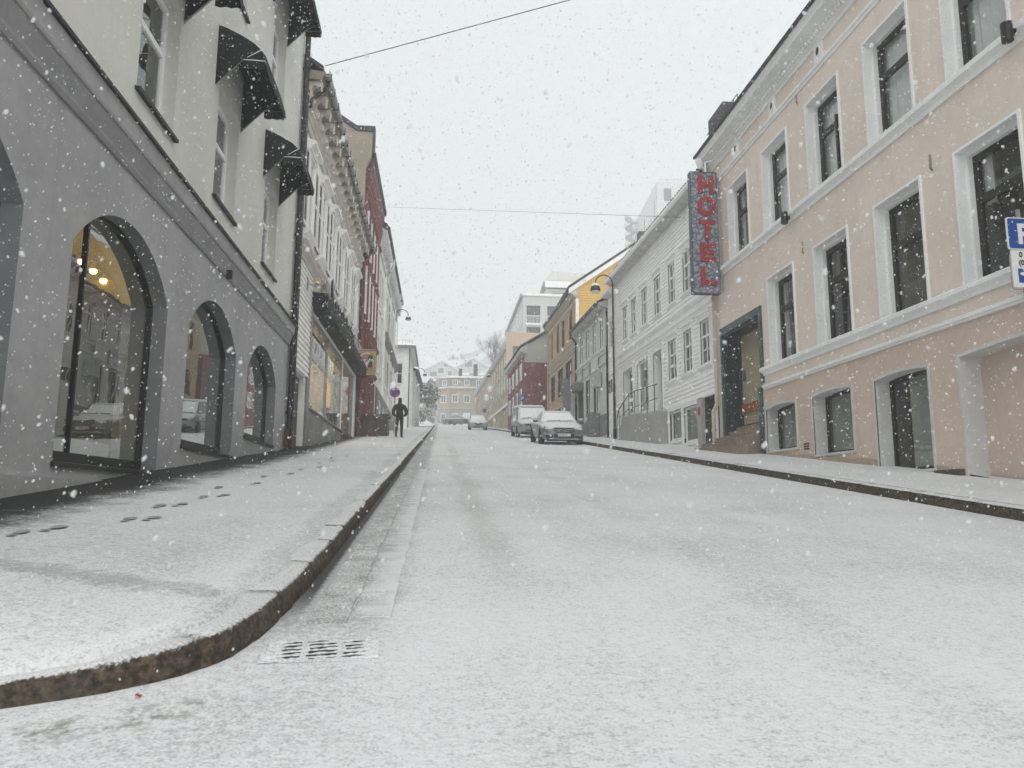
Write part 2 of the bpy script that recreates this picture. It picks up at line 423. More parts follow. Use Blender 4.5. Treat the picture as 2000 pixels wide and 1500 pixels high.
class MB:
    def __init__(s, F=None):
        s.v, s.f, s.F = [], [], F
        s.flip = bool(F and F.flip)
    def add(s, vs, fs, raw=False):
        b = len(s.v)
        if s.F and not raw:
            vs = [s.F.P(*p) for p in vs]
        s.v += [tuple(p) for p in vs]
        for f in fs:
            f = [b + i for i in f]
            s.f.append(f[::-1] if (s.flip and not raw) else f)
        return s
    def box(s, a0, a1, b0, b1, c0, c1):
        return s.add([(a0, b0, c0), (a1, b0, c0), (a1, b1, c0), (a0, b1, c0), (a0, b0, c1), (a1, b0, c1), (a1, b1, c1), (a0, b1, c1)],
                     [(0, 3, 2, 1), (4, 5, 6, 7), (0, 1, 5, 4), (1, 2, 6, 5), (2, 3, 7, 6), (3, 0, 4, 7)])
    def quad(s, a, b, c, d):
        return s.add([a, b, c, d], [(0, 1, 2, 3)])
    def along(s, prof, u0, u1, caps=True):
        """A (v, w) outline carried from u0 to u1; the outline runs clockwise seen from u0."""
        n = len(prof)
        vs = [(u0, p[0], p[1]) for p in prof] + [(u1, p[0], p[1]) for p in prof]
        fs = [(i, (i + 1) % n, n + (i + 1) % n, n + i) for i in range(n)]
        if caps:
            fs += [tuple(range(n))[::-1], tuple(range(n, 2 * n))]
        return s.add(vs, fs)
    def extr(s, poly, c0, c1, axes='xz'):
        """A flat outline given thickness; axes names the outline's two axes."""
        n = len(poly)
        def mk(p, c):
            d = {axes[0]: p[0], axes[1]: p[1]}
            r = [k for k in 'xyz' if k not in axes][0]
            d[r] = c
            return (d['x'], d['y'], d['z'])
        vs = [mk(p, c0) for p in poly] + [mk(p, c1) for p in poly]
        tri = tessellate_polygon([[Vector((p[0], p[1], 0)) for p in poly]])
        fs = [(i, (i + 1) % n, n + (i + 1) % n, n + i) for i in range(n)]
        fs += [tuple(t) for t in tri] + [tuple(i + n for i in t)[::-1] for t in tri]
        return s.add(vs, fs)
    def tube(s, pts, r, n=8, raw=False, closed=False):
        pts = [Vector(p) for p in pts]
        if s.F and not raw:
            pts = [s.F.P(*p) for p in pts]
        rs = r if isinstance(r, (list, tuple)) else [r] * len(pts)
        vs, fs = [], []
        prev = None
        for i, p in enumerate(pts):
            if closed:
                t = pts[(i + 1) % len(pts)] - pts[i - 1]
            else:
                t = pts[min(i + 1, len(pts) - 1)] - pts[max(i - 1, 0)]
            t.normalize()
            if prev is None:
                a = t.orthogonal().normalized()
            else:
                a = (prev - t * prev.dot(t))
                a = a.normalized() if a.length > 1e-6 else t.orthogonal().normalized()
            prev = a
            b = t.cross(a)
            for k in range(n):
                an = 2 * math.pi * k / n
                vs.append(p + (a * math.cos(an) + b * math.sin(an)) * rs[i])
        L = len(pts)
        for i in range(L if closed else L - 1):
            j = (i + 1) % L
            for k in range(n):
                k2 = (k + 1) % n
                fs.append((i * n + k, i * n + k2, j * n + k2, j * n + k))
        if not closed:
            fs.append(tuple(range(n))[::-1])
            fs.append(tuple((L - 1) * n + k for k in range(n)))
        return s.add(vs, fs, raw=True)
    def lathe(s, prof, c, n=16, axis='z', caps=True):
        vs, fs = [], []
        for (r, h) in prof:
            for k in range(n):
                a = 2 * math.pi * k / n
                q = (r * math.cos(a), r * math.sin(a))
                if axis == 'z': vs.append((c[0] + q[0], c[1] + q[1], c[2] + h))
                elif axis == 'y': vs.append((c[0] + q[0], c[1] + h, c[2] + q[1]))
                else: vs.append((c[0] + h, c[1] + q[0], c[2] + q[1]))
        L = len(prof)
        for i in range(L - 1):
            for k in range(n):
                k2 = (k + 1) % n
                fs.append((i * n + k, i * n + k2, (i + 1) * n + k2, (i + 1) * n + k))
        if caps:
            fs.append(tuple(range(n))[::-1]); fs.append(tuple((L - 1) * n + k for k in range(n)))
        return s.add(vs, fs)
    def sheet(s, outer, holes, v):
        rings = [outer] + list(holes)
        tri = tessellate_polygon([[Vector((p[0], p[1], 0)) for p in r] for r in rings])
        flat = [p for r in rings for p in r]
        s.add([(p[0], v, p[1]) for p in flat], [tuple(t) for t in tri])
        return s
    def rim(s, poly, v0, v1):
        n = len(poly)
        return s.add([(p[0], v0, p[1]) for p in poly] + [(p[0], v1, p[1]) for p in poly],
                     [(i, (i + 1) % n, n + (i + 1) % n, n + i) for i in range(n)])
    def build(s, name, m, parent=None, kind=None, label=None, smooth=False, fix=False, local=False):
        o0 = Vector((0, 0, 0)) if (parent is None or local) else ORG.get(parent.name, Vector((0, 0, 0)))
        me = bpy.data.meshes.new(name)
        me.from_pydata([(p[0] - o0.x, p[1] - o0.y, p[2] - o0.z) for p in s.v], [], s.f)
        if len(s.f) < 6000:
            bm = bmesh.new(); bm.from_mesh(me)
            if fix: bmesh.ops.remove_doubles(bm, verts=bm.verts, dist=1e-5)
            bmesh.ops.recalc_face_normals(bm, faces=bm.faces)
            bm.to_mesh(me); bm.free()
        me.materials.append(M[m] if isinstance(m, str) else m)
        if smooth:
            me.shade_smooth()
        o = bpy.data.objects.new(name, me)
        col.objects.link(o)
        if parent is not None:
            o.parent = parent
            ORG[o.name] = o0
        if kind: o['kind'] = kind
        if label: o['label'] = label
        return o

def root(name, label, cat, loc=(0, 0, 0), group=None, rot=None, local=False):
    o = bpy.data.objects.new(name, None)
    o.empty_display_size = .3
    col.objects.link(o)
    o.location = loc
    if rot: o.rotation_euler = rot
    o['label'] = label; o['category'] = cat
    if group: o['group'] = group
    ORG[o.name] = Vector((0, 0, 0)) if local else Vector(loc)
    return o
def tag(o, label, cat, group=None):
    o['label'] = label; o['category'] = cat
    if group: o['group'] = group
    return o
def inst(me, name, parent, loc, rz=0.0, sc=(1, 1, 1), kind=None):
    """One more piece sharing mesh data; loc is a point of the place."""
    o = bpy.data.objects.new(name, me)
    col.objects.link(o)
    o.parent = parent
    o.location = Vector(loc) - ORG.get(parent.name, Vector((0, 0, 0)))
    o.rotation_euler = (0, 0, rz)
    o.scale = sc
    if kind: o['kind'] = kind
    return o
def dup(r, loc, label=None, rotz=None):
    c = r.copy(); col.objects.link(c); c.location = loc
    if label: c['label'] = label
    if rotz is not None: c.rotation_euler = (r.rotation_euler[0], r.rotation_euler[1], rotz)
    for ch in list(r.children):
        a = ch.copy(); col.objects.link(a); a.parent = c
        for g in list(ch.children):
            b = g.copy(); col.objects.link(b); b.parent = a
    return c
def rect(u0, u1, w0, w1):
    return [(u0, w0), (u1, w0), (u1, w1), (u0, w1)]
def arch(u0, u1, w0, ws, rise, n=16):
    h = (u1 - u0) / 2; c = (u0 + u1) / 2
    rr = (h * h + rise * rise) / (2 * rise); cy = ws + rise - rr
    a0 = math.asin(min(1, h / rr))
    pts = [(u0, w0), (u1, w0)]
    for i in range(n + 1):
        a = a0 - 2 * a0 * i / n
        pts.append((c + rr * math.sin(a), cy + rr * math.cos(a)))
    return pts
def inset(poly, d):
    """An outline pulled in by d (works on convex outlines)."""
    n = len(poly); out = []
    for i in range(n):
        p0, p1, p2 = (Vector(poly[i - 1]), Vector(poly[i]), Vector(poly[(i + 1) % n]))
        e1 = (p1 - p0).normalized(); e2 = (p2 - p1).normalized()
        n1 = Vector((-e1.y, e1.x)); n2 = Vector((-e2.y, e2.x))
        b = (n1 + n2); b.normalize()
        out.append(tuple(p1 + b * (d / max(.3, b.dot(n1)))))
    return out
# ------------------------------------------------------------------ building pieces
def window(F, r, u0, u1, w0, w1, d=.12, fm='white', gm='glass', cols=2, rows=(.5,), fw=.06, mw=.035, curtain=None, back='dark', bd=.5, tmul=1.6, pair=0.0):
    """A window as a part; its panes, curtain and the dark room behind are sub-parts."""
    mb = MB(F)
    v0, v1 = -d - .05, -d
    mb.box(u0, u0 + fw, v0, v1, w0, w1); mb.box(u1 - fw, u1, v0, v1, w0, w1)
    mb.box(u0 + fw, u1 - fw, v0, v1, w0, w0 + fw); mb.box(u0 + fw, u1 - fw, v0, v1, w1 - fw, w1)
    gu0, gu1, gw0, gw1 = u0 + fw, u1 - fw, w0 + fw, w1 - fw
    us = [gu0 + (gu1 - gu0) * i / cols for i in range(cols + 1)]
    ws = [gw0] + [gw0 + (gw1 - gw0) * t for t in rows] + [gw1]
    for a in us[1:-1]:
        mb.box(a - mw / 2, a + mw / 2, v0 + .006, v1 - .004, gw0, gw1)
    for i, a in enumerate(ws[1:-1]):
        t = mw * (tmul if abs(rows[i] - max(rows)) < 1e-6 else 1)
        mb.box(gu0, gu1, v0 + .003, v1 + .004, a - t / 2, a + t / 2)
    o = mb.build('window', fm, r)
    for i in range(cols):
        for j in range(len(ws) - 1):
            g = MB(F)
            dx = random.uniform(-.0015, .0015)
            g.add([(us[i], v0 + .02 + dx, ws[j]), (us[i + 1], v0 + .02 - dx, ws[j]), (us[i + 1], v0 + .02 - dx, ws[j + 1]), (us[i], v0 + .02 + dx, ws[j + 1])], [(0, 1, 2, 3)])
            g.build('pane', gm, o)
    if curtain:
        c = MB(F); n = 16
        lo = gw0 if isinstance(curtain, str) else gw0 + (gw1 - gw0) * curtain[1]
        cm = curtain if isinstance(curtain, str) else curtain[0]
        vs = []
        gap = pair if pair else 0
        for i in range(n + 1):
            uu = u0 + (u1 - u0) * i / n
            if gap:
                f_ = i / n
                uu = u0 + (u1 - u0) * (f_ * (1 - gap) if f_ < .5 else 1 - (1 - f_) * (1 - gap))
            vv = -d - .16 + .03 * math.sin(i * 2.3) + .015 * math.sin(i * 5.1 + u0)
            vs += [(uu, vv, lo), (uu, vv, w1)]
        c.add(vs, [(2 * i, 2 * i + 2, 2 * i + 3, 2 * i + 1) for i in range(n) if not (gap and i in (n // 2 - 1, n // 2))])
        c.build('curtain', cm, o)
    if back:
        b = MB(F); e = .25
        q0, q1, q2, q3 = u0 - .02, u1 + .02, w0 - .02, w1 + .02
        b.box(q0, q1, -d - bd - .03, -d - bd, q2, q3)
        b.box(q0 - .03, q0, -d - bd, v0 - .01, q2, q3); b.box(q1, q1 + .03, -d - bd, v0 - .01, q2, q3)
        b.box(q0, q1, -d - bd, v0 - .01, q2 - .03, q2); b.box(q0, q1, -d - bd, v0 - .01, q3, q3 + .03)
        b.build('recess', back, o)
    return o

def casing(F, r, u0, u1, w0, w1, cw=.1, pr=.035, m='white', hood=0, sill=0, name='casing', skipbot=False):
    mb = MB(F)
    mb.box(u0 - cw, u0, .001, pr, w0 - (0 if skipbot else cw), w1 + cw); mb.box(u1, u1 + cw, .001, pr, w0 - (0 if skipbot else cw), w1 + cw)
    mb.box(u0, u1, .001, pr, w1, w1 + cw)
    if not skipbot: mb.box(u0, u1, .001, pr, w0 - cw, w0)
    if hood:
        mb.along([(.001, w1 + cw), (.05, w1 + cw), (.06, w1 + cw + .07), (.05 + hood, w1 + cw + .10), (.05 + hood, w1 + cw + .15), (.001, w1 + cw + .19)], u0 - cw - .06, u1 + cw + .06)
    if sill:
        mb.along([(.001, w0 - cw - .09), (.03, w0 - cw - .09), (sill, w0 - cw - .01), (sill, w0 - cw + .03), (.001, w0 - cw + .045)], u0 - cw - .05, u1 + cw + .05)
    return mb.build(name, m, r)

BOARD = {}
def unit_board(m):
    if m not in BOARD:
        mb = MB(); lap = .046 if m == 'offwhite' else .034
        # along +x from 0 to 1, height 1, sloping like lapped cladding
        mb.add([(0, -.002, 0), (1, -.002, 0), (1, -.002, 1), (0, -.002, 1), (0, lap, 0), (1, lap, 0), (1, .004, 1.02), (0, .004, 1.02)],
               [(0, 1, 2, 3), (5, 4, 7, 6), (0, 4, 5, 1), (3, 2, 6, 7), (0, 3, 7, 4), (1, 5, 6, 2)])
        me = bpy.data.meshes.new('board')
        me.from_pydata(mb.v, [], mb.f)
        me.materials.append(M[m])
        BOARD[m] = me
    return BOARD[m]

def siding(F, r, u0, u1, w0, w1, pitch, holes, m, base=None, count=None):
    """Lapped boards, each a piece of its own; holes are (u0, u1, w0, w1)."""
    me = unit_board(m)
    # for walls on the far-left hand the unit board is turned end for end so that its lap faces the street
    w = w0; k = 0
    while w < w1 - .02:
        h = min(pitch, w1 - w)
        segs = [(u0, u1)]
        for (a, b, c, d) in holes:
            if w + h * .9 > c and w + h * .1 < d:
                ns = []
                for (p, q) in segs:
                    if b <= p or a >= q: ns.append((p, q)); continue
                    if a > p: ns.append((p, a))
                    if b < q: ns.append((b, q))
                segs = ns
        for (p, q) in segs:
            if q - p < .03: continue
            if base:
                lo = max(w, base((p + q) / 2) - .05)
                if lo > w + h * .8: continue
            y = random.uniform(.96, 1.05)
            if F.flip:
                P = F.P(q, 0, w); rz = F.rot + math.pi
            else:
                P = F.P(p, 0, w); rz = F.rot + math.pi
                P = F.P(q, 0, w)
            # local +y must point to the street
            ex = Vector((math.cos(rz), math.sin(rz), 0)); ny = Vector((-ex.y, ex.x, 0))
            if ny.dot(F.n) < 0:
                rz = F.rot; P = F.P(p, 0, w)
            inst(me, 'board', r, P, rz, (q - p, y, h))
            k += 1
        w += h
    return k

def mass(F, r, u0, u1, w0, w1, depth, m, name='side_wall'):
    mb = MB(F)
    mb.box(u0, u0 + .2, -depth, -.34, w0, w1); mb.box(u1 - .2, u1, -depth, -.34, w0, w1); mb.box(u0 + .2, u1 - .2, -depth, -depth + .2, w0, w1)
    return mb.build(name, m, r)
def endcaps(F, r, u0, u1, w0, w1, m):
    mb = MB(F)
    mb.box(u0, u0 + .02, -.34, -.002, w0, w1); mb.box(u1 - .02, u1, -.34, -.002, w0, w1)
    return mb.build('corner', m, r)
def gable_roof(F, r, u0, u1, eave_v, eave_w, depth, h, m='roof', th=.14):
    mb = MB(F)
    rv = -depth / 2; rw = eave_w + h
    mb.along([(eave_v, eave_w), (eave_v, eave_w + th), (rv, rw + th), (-depth - eave_v, eave_w + th), (-depth - eave_v, eave_w), (rv, rw)], u0, u1)
    return mb.build('roof', m, r)

# ------------------------------------------------------------------ the ground
def hill_h(x, y):
    ks = [(-60, gz(-60)), (0, 0), (138, gz(138)), (150, 17), (165, 20.5), (210, 32), (235, 37), (262, 42), (290, 49.5), (335, 61), (420, 78), (620, 94), (900, 100)]
    for (a, za), (b, zb) in zip(ks, ks[1:]):
        if y <= b:
            z = za + (zb - za) * (y - a) / (b - a); break
    else:
        z = ks[-1][1]
    if y > 100:
        z += 4.5 * min(1, max(0, (y - 100) / 40)) * min(1, max(0, (-1.0 - x) / 6))
    if y > 60:
        z += min(34, max(0, (x - 14) * .75)) * min(1, (y - 60) / 60)
    if y > 190:
        z += 2.2 * math.sin(x * .045 + 1) * min(1, (y - 190) / 90)
        z += max(0, min(16, (x - 2) * .10)) * min(1, (y - 190) / 90)
    return z

def grid(name, xs, ys, zf, m, kind):
    mb = MB()
    vs = [(x, y, zf(x, y)) for y in ys for x in xs]
    n = len(xs)
    fs = [(j * n + i, j * n + i + 1, (j + 1) * n + i + 1, (j + 1) * n + i) for j in range(len(ys) - 1) for i in range(n - 1)]
    mb.add(vs, fs)
    return mb.build(name, m, kind=kind, smooth=True)

ys = list(range(-40, 130, 6)) + [130 + 7 * i for i in range(100)]
xs = [-420 + 20 * i for i in range(17)] + [-92 + 6 * i for i in range(36)] + [130 + 20 * i for i in range(20)]
grid('hill', xs, ys, lambda x, y: hill_h(x, y) - (.35 if y < 132 else .12), 'hill', 'structure')
def rough(x, y):
    return gz(y)
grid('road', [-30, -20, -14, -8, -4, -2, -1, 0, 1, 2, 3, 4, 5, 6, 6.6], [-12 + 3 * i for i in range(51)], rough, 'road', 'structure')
# the side street climbing away behind the last white house
grid('side_street', [-9, -7, -5, -3.4, -2.4, -1.5, -.9], [98 + 3 * i for i in range(16)], lambda x, y: hill_h(x, y) + .05, 'snow', 'structure')

KCTRL = [(-16, -2.6), (-11, -.7), (-7, .75), (-4, 1.78), (-2.3, 2.48), (-1.47, 2.82), (-1.12, 3.0), (-.89, 3.24), (-.79, 3.6), (-.755, 4.1), (-.74, 5.0), (-.735, 6.0), (-.735, 8.0)]
def smooth_path(pts, n=6):
    out = []
    for i in range(len(pts) - 1):
        p0, p1, p2, p3 = [Vector(pts[min(max(j, 0), len(pts) - 1)]) for j in (i - 1, i, i + 1, i + 2)]
        for k in range(n):
            t = k / n
            out.append(.5 * ((2 * p1) + (p2 - p0) * t + (2 * p0 - 5 * p1 + 4 * p2 - p3) * t * t + (3 * p1 - p0 - 3 * p2 + p3) * t ** 3))
    return [(p.x, p.y) for p in out]
KERB = smooth_path(KCTRL) + [(-.735, y) for y in range(8, 84, 2)]
def kerb_h(x):
    return float(np.interp(x, [-1.55, -.85], [.078, .125]))
def resample(path, step):
    out = [Vector(path[0])]; acc = 0
    for a, b in zip(path, path[1:]):
        a, b = Vector(a), Vector(b); L = (b - a).length; d = step - acc
        while d <= L:
            out.append(a + (b - a) * (d / L)); d += step
        acc = L - (d - step)
    out.append(Vector(path[-1]))
    return out
def left_wall_x(y):
    if y < 20.1: return -3.9 - .0105 * (y - 13)
    return -3.9 if y < 35 else -3.75
def left_dz(y):
    return float(np.interp(y, [0, 7, 10.5, 19, 35, 60], [.29, .25, .235, .16, .12, .12]))
KH = .125
def left_pave():
    mb = MB(); path = resample(KERB, .13); n = 12; rj = random.Random(2)
    vs = []
    for p in path:
        if p.y > 3.3: inner = Vector((left_wall_x(p.y) - .25, p.y))
        else:
            t = max(0, min(1, (-.85 - p.x) / 12))
            inner = Vector((-4.1 - 10 * t, 3.6 - .8 * t))
        Lw = max(.6, (inner - p).length)
        ed = .125 + .03 * math.sin(p.x * 9 + p.y * 5.3) + rj.uniform(-.018, .018)      # where the snow cover thins out on the kerb
        ts = [ed / Lw, (ed + .02) / Lw, .30 / Lw] + [.30 / Lw + (1 - .30 / Lw) * (j + 1) / (n - 2) for j in range(n - 2)]
        for j, t in enumerate(ts):
            q = p.lerp(inner, t)
            kh_ = kerb_h(p.x)
            vs.append((q.x, q.y, gz(p.y if j < 2 else q.y) + kh_ + (left_dz(q.y) - kh_) * t + .002 * math.sin(q.x * 7 + q.y * 3) + (-.05 if j == 0 else .008)))
    fs = [(i * (n + 1) + j, i * (n + 1) + j + 1, (i + 1) * (n + 1) + j + 1, (i + 1) * (n + 1) + j) for i in range(len(path) - 1) for j in range(n)]
    mb.add(vs, fs)
    return mb.build('left_pavement', 'pave_l', kind='structure', smooth=True, fix=True)
lp = left_pave()
lp['label'] = 'snowy left pavement with a wet bare strip along the wall'
def right_kerb_x(y):
    return 6.2 - (.034 * (y - 47) if y > 47 else 0)
def right_wall_x(y):
    if y < 23.2: return 8.8
    if y < 36.5: return 8.8 - .021 * (y - 23.2)
    return 8.4 - .0262 * (y - 36)
def right_pave():
    mb = MB(); ysr = [-12 + .75 * i for i in range(153)]; n = 5; vs = []
    for y in ysr:
        a, b = right_kerb_x(y), right_wall_x(y) + .3
        for j in range(n + 1):
            t = j / n
            vs.append((a + (b - a) * t, y, gz(y) + .13 + .06 * t))
    fs = [(i * (n + 1) + j, i * (n + 1) + j + 1, (i + 1) * (n + 1) + j + 1, (i + 1) * (n + 1) + j) for i in range(len(ysr) - 1) for j in range(n)]
    mb.add(vs, fs)
    return mb.build('right_pavement', 'pave_r', kind='structure', smooth=True)
right_pave()

def stone_mesh(L, seed, wd=.27, ht=.34):
    """A split granite kerbstone: rounded arris, rough face. Runs along +x, its face towards -y, top at z=0."""
    r2 = random.Random(seed)
    mb = MB(); nx = 9
    prof = [(.0, -ht), (.0, -.10), (.004, -.055), (.014, -.018), (.040, -.002), (.12, .0), (wd, .0), (wd, -ht)]
    vs = []
    for i in range(nx + 1):
        x = L * i / nx
        e = .004 if i in (0, nx) else 0
        for (a, z) in prof:
            j = 1 if a < wd - .01 else 0
            vs.append((min(L - .002, max(.002, x)), a + e + j * r2.uniform(-.007, .009), z - e * .6 + j * r2.uniform(-.006, .005)))
    n = len(prof)
    fs = [(i * n + k, (i + 1) * n + k, (i + 1) * n + k + 1, i * n + k + 1) for i in range(nx) for k in range(n - 1)]
    fs += [tuple(range(n)), tuple(range(nx * n, nx * n + n))[::-1]]
    mb.add(vs, fs)
    me = bpy.data.meshes.new('kerb_stone')
    me.from_pydata(mb.v, [], mb.f); me.materials.append(M['kerb']); me.shade_smooth()
    return me
def kerb(name, path, L, hgt, label, face_right, bend=None):
    k = bpy.data.objects.new(name, None); col.objects.link(k)
    k['kind'] = 'structure'; k['label'] = label
    ORG[k.name] = Vector((0, 0, 0))
    pts = resample(path, L)
    mes = [stone_mesh(L, s_ + (0 if face_right else 50)) for s_ in range(5)]
    if bend:      # the corner: curved stones, each cut from the path itself
        cp = resample([p for p in path if p[1] < bend], .09)
        n_ = 9; i = 0
        while i < len(cp) - 3:
            q = cp[i:i + n_ + 1]; i += n_
            r2 = random.Random(i); mb = MB()
            prof = [(-.006, -.34), (.0, -.10), (.004, -.055), (.013, -.02), (.036, -.003), (.12, .0), (.27, .0)]
            vs = []
            for j, p in enumerate(q):
                t = (q[min(j + 1, len(q) - 1)] - q[max(j - 1, 0)]).normalized(); nrm = Vector((-t.y, t.x))
                e = .006 if j in (0, len(q) - 1) else 0
                if j == 0: p = p + t * .003
                if j == len(q) - 1: p = p - t * .003
                for (a_, z_) in prof:
                    w_ = p + nrm * (a_ + e + r2.uniform(-.006, .007))
                    vs.append((w_.x, w_.y, gz(p.y) + kerb_h(p.x) + .006 + z_ - e * .6 + r2.uniform(-.004, .004)))
            m_ = len(prof)
            fs = [(j * m_ + k2, (j + 1) * m_ + k2, (j + 1) * m_ + k2 + 1, j * m_ + k2 + 1) for j in range(len(q) - 1) for k2 in range(m_ - 1)]
            fs += [tuple(range(m_)), tuple(range((len(q) - 1) * m_, len(q) * m_))[::-1]]
            mb.add(vs, fs); mb.build('kerb_stone', 'kerb', k, smooth=True)
        pts = resample([cp[i] if i < len(cp) else cp[-1]] + [p for p in path if p[1] >= bend], L)
    for i, (a, b) in enumerate(zip(pts, pts[1:])):
        if (b - a).length < L * .5: continue
        if not face_right: a, b = b, a
        za, zb = gz(a.y) + hgt, gz(b.y) + hgt
        o = bpy.data.objects.new('kerb_stone', random.choice(mes)); col.objects.link(o); o.parent = k
        d = Vector((b.x - a.x, b.y - a.y, zb - za))
        yaw = math.atan2(d.y, d.x); pit = math.atan2(d.z, math.hypot(d.x, d.y))
        o.rotation_euler = (0, -pit, yaw)
        o.scale = (d.length / L * 1.0, 1, 1)
        o.location = (a.x, a.y, za + random.uniform(-.004, .006))
    return k
# the walking side lies on +y of each stone: left kerb is laid from near to far, right kerb from far to near
kerb('left_kerb', [(x, y) for x, y in KERB], .95, KH + .006, 'rough brown granite kerb curving into the side street', True, 6.4)
kerb('right_kerb', [(right_kerb_x(y) + .0, y) for y in range(-12, 86, 2)], 1.2, .137, 'dark wet kerb along the hotel pavement', False)

# gutter of thinly snowed setts beside the left kerb
gut = bpy.data.objects.new('gutter', None); col.objects.link(gut)
gut['kind'] = 'structure'; gut['label'] = 'sett gutter with thin snow along the left kerb'; ORG[gut.name] = Vector((0, 0, 0))
def sett_mesh(seed):
    r2 = random.Random(seed); mb = MB()
    q = lambda a: a + r2.uniform(-.012, .012)
    mb.add([(q(-.5), q(-.5), -.03), (q(.5), q(-.5), -.03), (q(.5), q(.5), -.03), (q(-.5), q(.5), -.03),
            (q(-.47), q(-.47), .007), (q(.47), q(-.47), .007), (q(.47), q(.47), .007), (q(-.47), q(.47), .007)],
           [(4, 5, 6, 7), (0, 1, 5, 4), (1, 2, 6, 5), (2, 3, 7, 6), (3, 0, 4, 7)])
    me = bpy.data.meshes.new('sett'); me.from_pydata(mb.v, [], mb.f); me.materials.append(M['sett']); return me
setts = [sett_mesh(s) for s in range(5)]
y = 3.85
while y < 15:
    L = random.uniform(.22, .34)
    for j in range(2):
        dx = -.63 + .10 + j * .205
        o = bpy.data.objects.new('sett', random.choice(setts)); col.objects.link(o); o.parent = gut
        yy = y + L / 2 + (.11 if j else 0)
        o.location = (dx + random.uniform(-.006, .006), yy, gz(yy) + random.uniform(-.002, .003) - (.004 if j else 0))
        o.rotation_euler = (math.atan(SLOPE), 0, random.uniform(-.03, .03))
        o.scale = (.203, L - .002, 1)
    y += L

# footprints: shallow wet shoe marks on the left pavement
def shoe(mb, x, y, a, s=1.0):
    ca, sa = math.cos(a), math.sin(a)
    def zz(px, py):
        t = (px + .735) / (left_wall_x(py) + .735 - .25)
        return gz(py) + KH + (left_dz(py) - KH) * t + .018
    rr = random.Random(int(x * 1000 + y * 77))
    for (c, ry, rx) in ((.055, .088, .047), (-.098, .042, .034)):
        ring = []
        for i in range(16):
            t = 2 * math.pi * i / 16
            k = rr.uniform(.86, 1.1)
            p = (rx * math.sin(t) * s * k, (c + ry * math.cos(t) * k) * s)
            ring.append((x + p[0] * ca - p[1] * sa, y + p[0] * sa + p[1] * ca))
        mb.add([(p[0], p[1], zz(*p)) for p in ring], [tuple(range(16))])
prints = [(-2.70, 5.27, .12), (-2.60, 5.52, -.1), (-2.33, 6.07, .1), (-2.20, 6.18, -.05), (-2.42, 6.95, .1), (-2.30, 7.12, -.1), (-2.30, 7.77, .1), (-2.17, 8.0, -.1), (-2.44, 8.79, .1), (-2.19, 9.45, -.1), (-2.33, 10.5, .15), (-2.12, 11.2, -.1), (-2.14, 12.1, .1), (-1.98, 12.9, -.1), (-2.15, 14.0, .1), (-2.05, 14.9, 0), (-2.2, 15.9, .1), (-2.0, 16.8, 0), (-1.95, 20.5, .1), (-1.8, 21.3, 0), (-1.92, 22.4, .1), (-1.75, 23.3, 0)]
for (x, y, a) in prints:
    mb = MB(); shoe(mb, x, y, a, .95)
    mb.build('footprint', 'wet', lp)
# ------------------------------------------------------------------ left: grey building with arched shop windows
GF = street(-3.9, 13, -.0105, 1)
gb = root('arched_building', 'grey building with arched shop windows and black canopies over its upper windows', 'building', (-3.9, 12, 1.3))
GU0, GU1 = 2.6, 20.08
arches = [(4.10, 7.02, .95), (8.0, 10.9, 1.36), (11.86, 14.76, 1.80), (15.69, 18.56, 2.26)]
holes = [arch(a, b, w, 3.66, .70, 18) for a, b, w in arches]
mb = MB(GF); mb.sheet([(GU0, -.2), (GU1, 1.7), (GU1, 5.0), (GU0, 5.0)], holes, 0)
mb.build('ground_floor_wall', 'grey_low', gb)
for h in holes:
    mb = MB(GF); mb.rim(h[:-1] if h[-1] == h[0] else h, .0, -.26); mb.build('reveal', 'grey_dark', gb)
# plinth ledges stepping with the hill
mb = MB(GF)
mb.box(GU0, 9.9, .002, .05, .4, 1.20); mb.box(GU0, 7.3, .05, .075, .3, .98)
mb.build('plinth', 'grey_low', gb)
for (a, b, w) in arches:
    mb = MB(GF); mb.along([(-.26, w - .02), (.035, w - .055), (.035, w - .005), (-.26, w + .03)], a - .03, b + .03); mb.build('sill', 'lead', gb)
# string course and flashing above the arches
mb = MB(GF); mb.along([(0, 4.95), (.03, 4.95), (.05, 5.0), (.05, 5.04), (.10, 5.20), (.10, 5.24), (0, 5.24)], GU0, GU1 - .22); mb.build('moulding', 'grey_mould_shaded', gb)
mb = MB(GF); mb.along([(0, 5.241), (.12, 5.241), (.135, 5.27), (.16, 5.46), (0, 5.46)], GU0, GU1 - .12); mb.build('string_course', 'grey_low', gb)
mb = MB(GF); mb.along([(0, 5.461), (.20, 5.461), (.205, 5.50), (.0, 5.56)], GU0, GU1); mb.build('flashing', 'lead', gb)
# upper floors
ucols = [(1.4 + 4.2, 7.0), (9.22, 10.58), (12.6, 13.96), (16.32, 17.68)]
urows = [(6.08, 8.05), (10.22, 12.2)]
uh = [rect(a, b, c, d) for (a, b) in ucols for (c, d) in urows]
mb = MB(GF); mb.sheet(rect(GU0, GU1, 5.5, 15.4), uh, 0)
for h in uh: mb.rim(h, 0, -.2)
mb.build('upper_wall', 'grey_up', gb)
for (a, b) in ucols:
    for (c, d) in urows:
        window(GF, gb, a, b, c, d, d=.19, fm='white', cols=1, rows=(.62,), fw=.10, mw=.09, curtain=('curtain_d', .45), tmul=1.0)
        mb = MB(GF); mb.along([(-.18, c - .01), (.07, c - .055), (.075, c - .01), (-.18, c + .03)], a - .05, b + .05); mb.build('sill', 'lead', gb)
mass(GF, gb, GU0, GU1, -.2, 15.4, 11, 'grey_up'); endcaps(GF, gb, GU0, GU1, -.2, 15.4, 'grey_up')
mb = MB(GF); mb.along([(0, 15.2), (.1, 15.2), (.35, 15.4), (.4, 15.6), (0, 15.6)], GU0, GU1); mb.build('eaves', 'grey_low', gb)
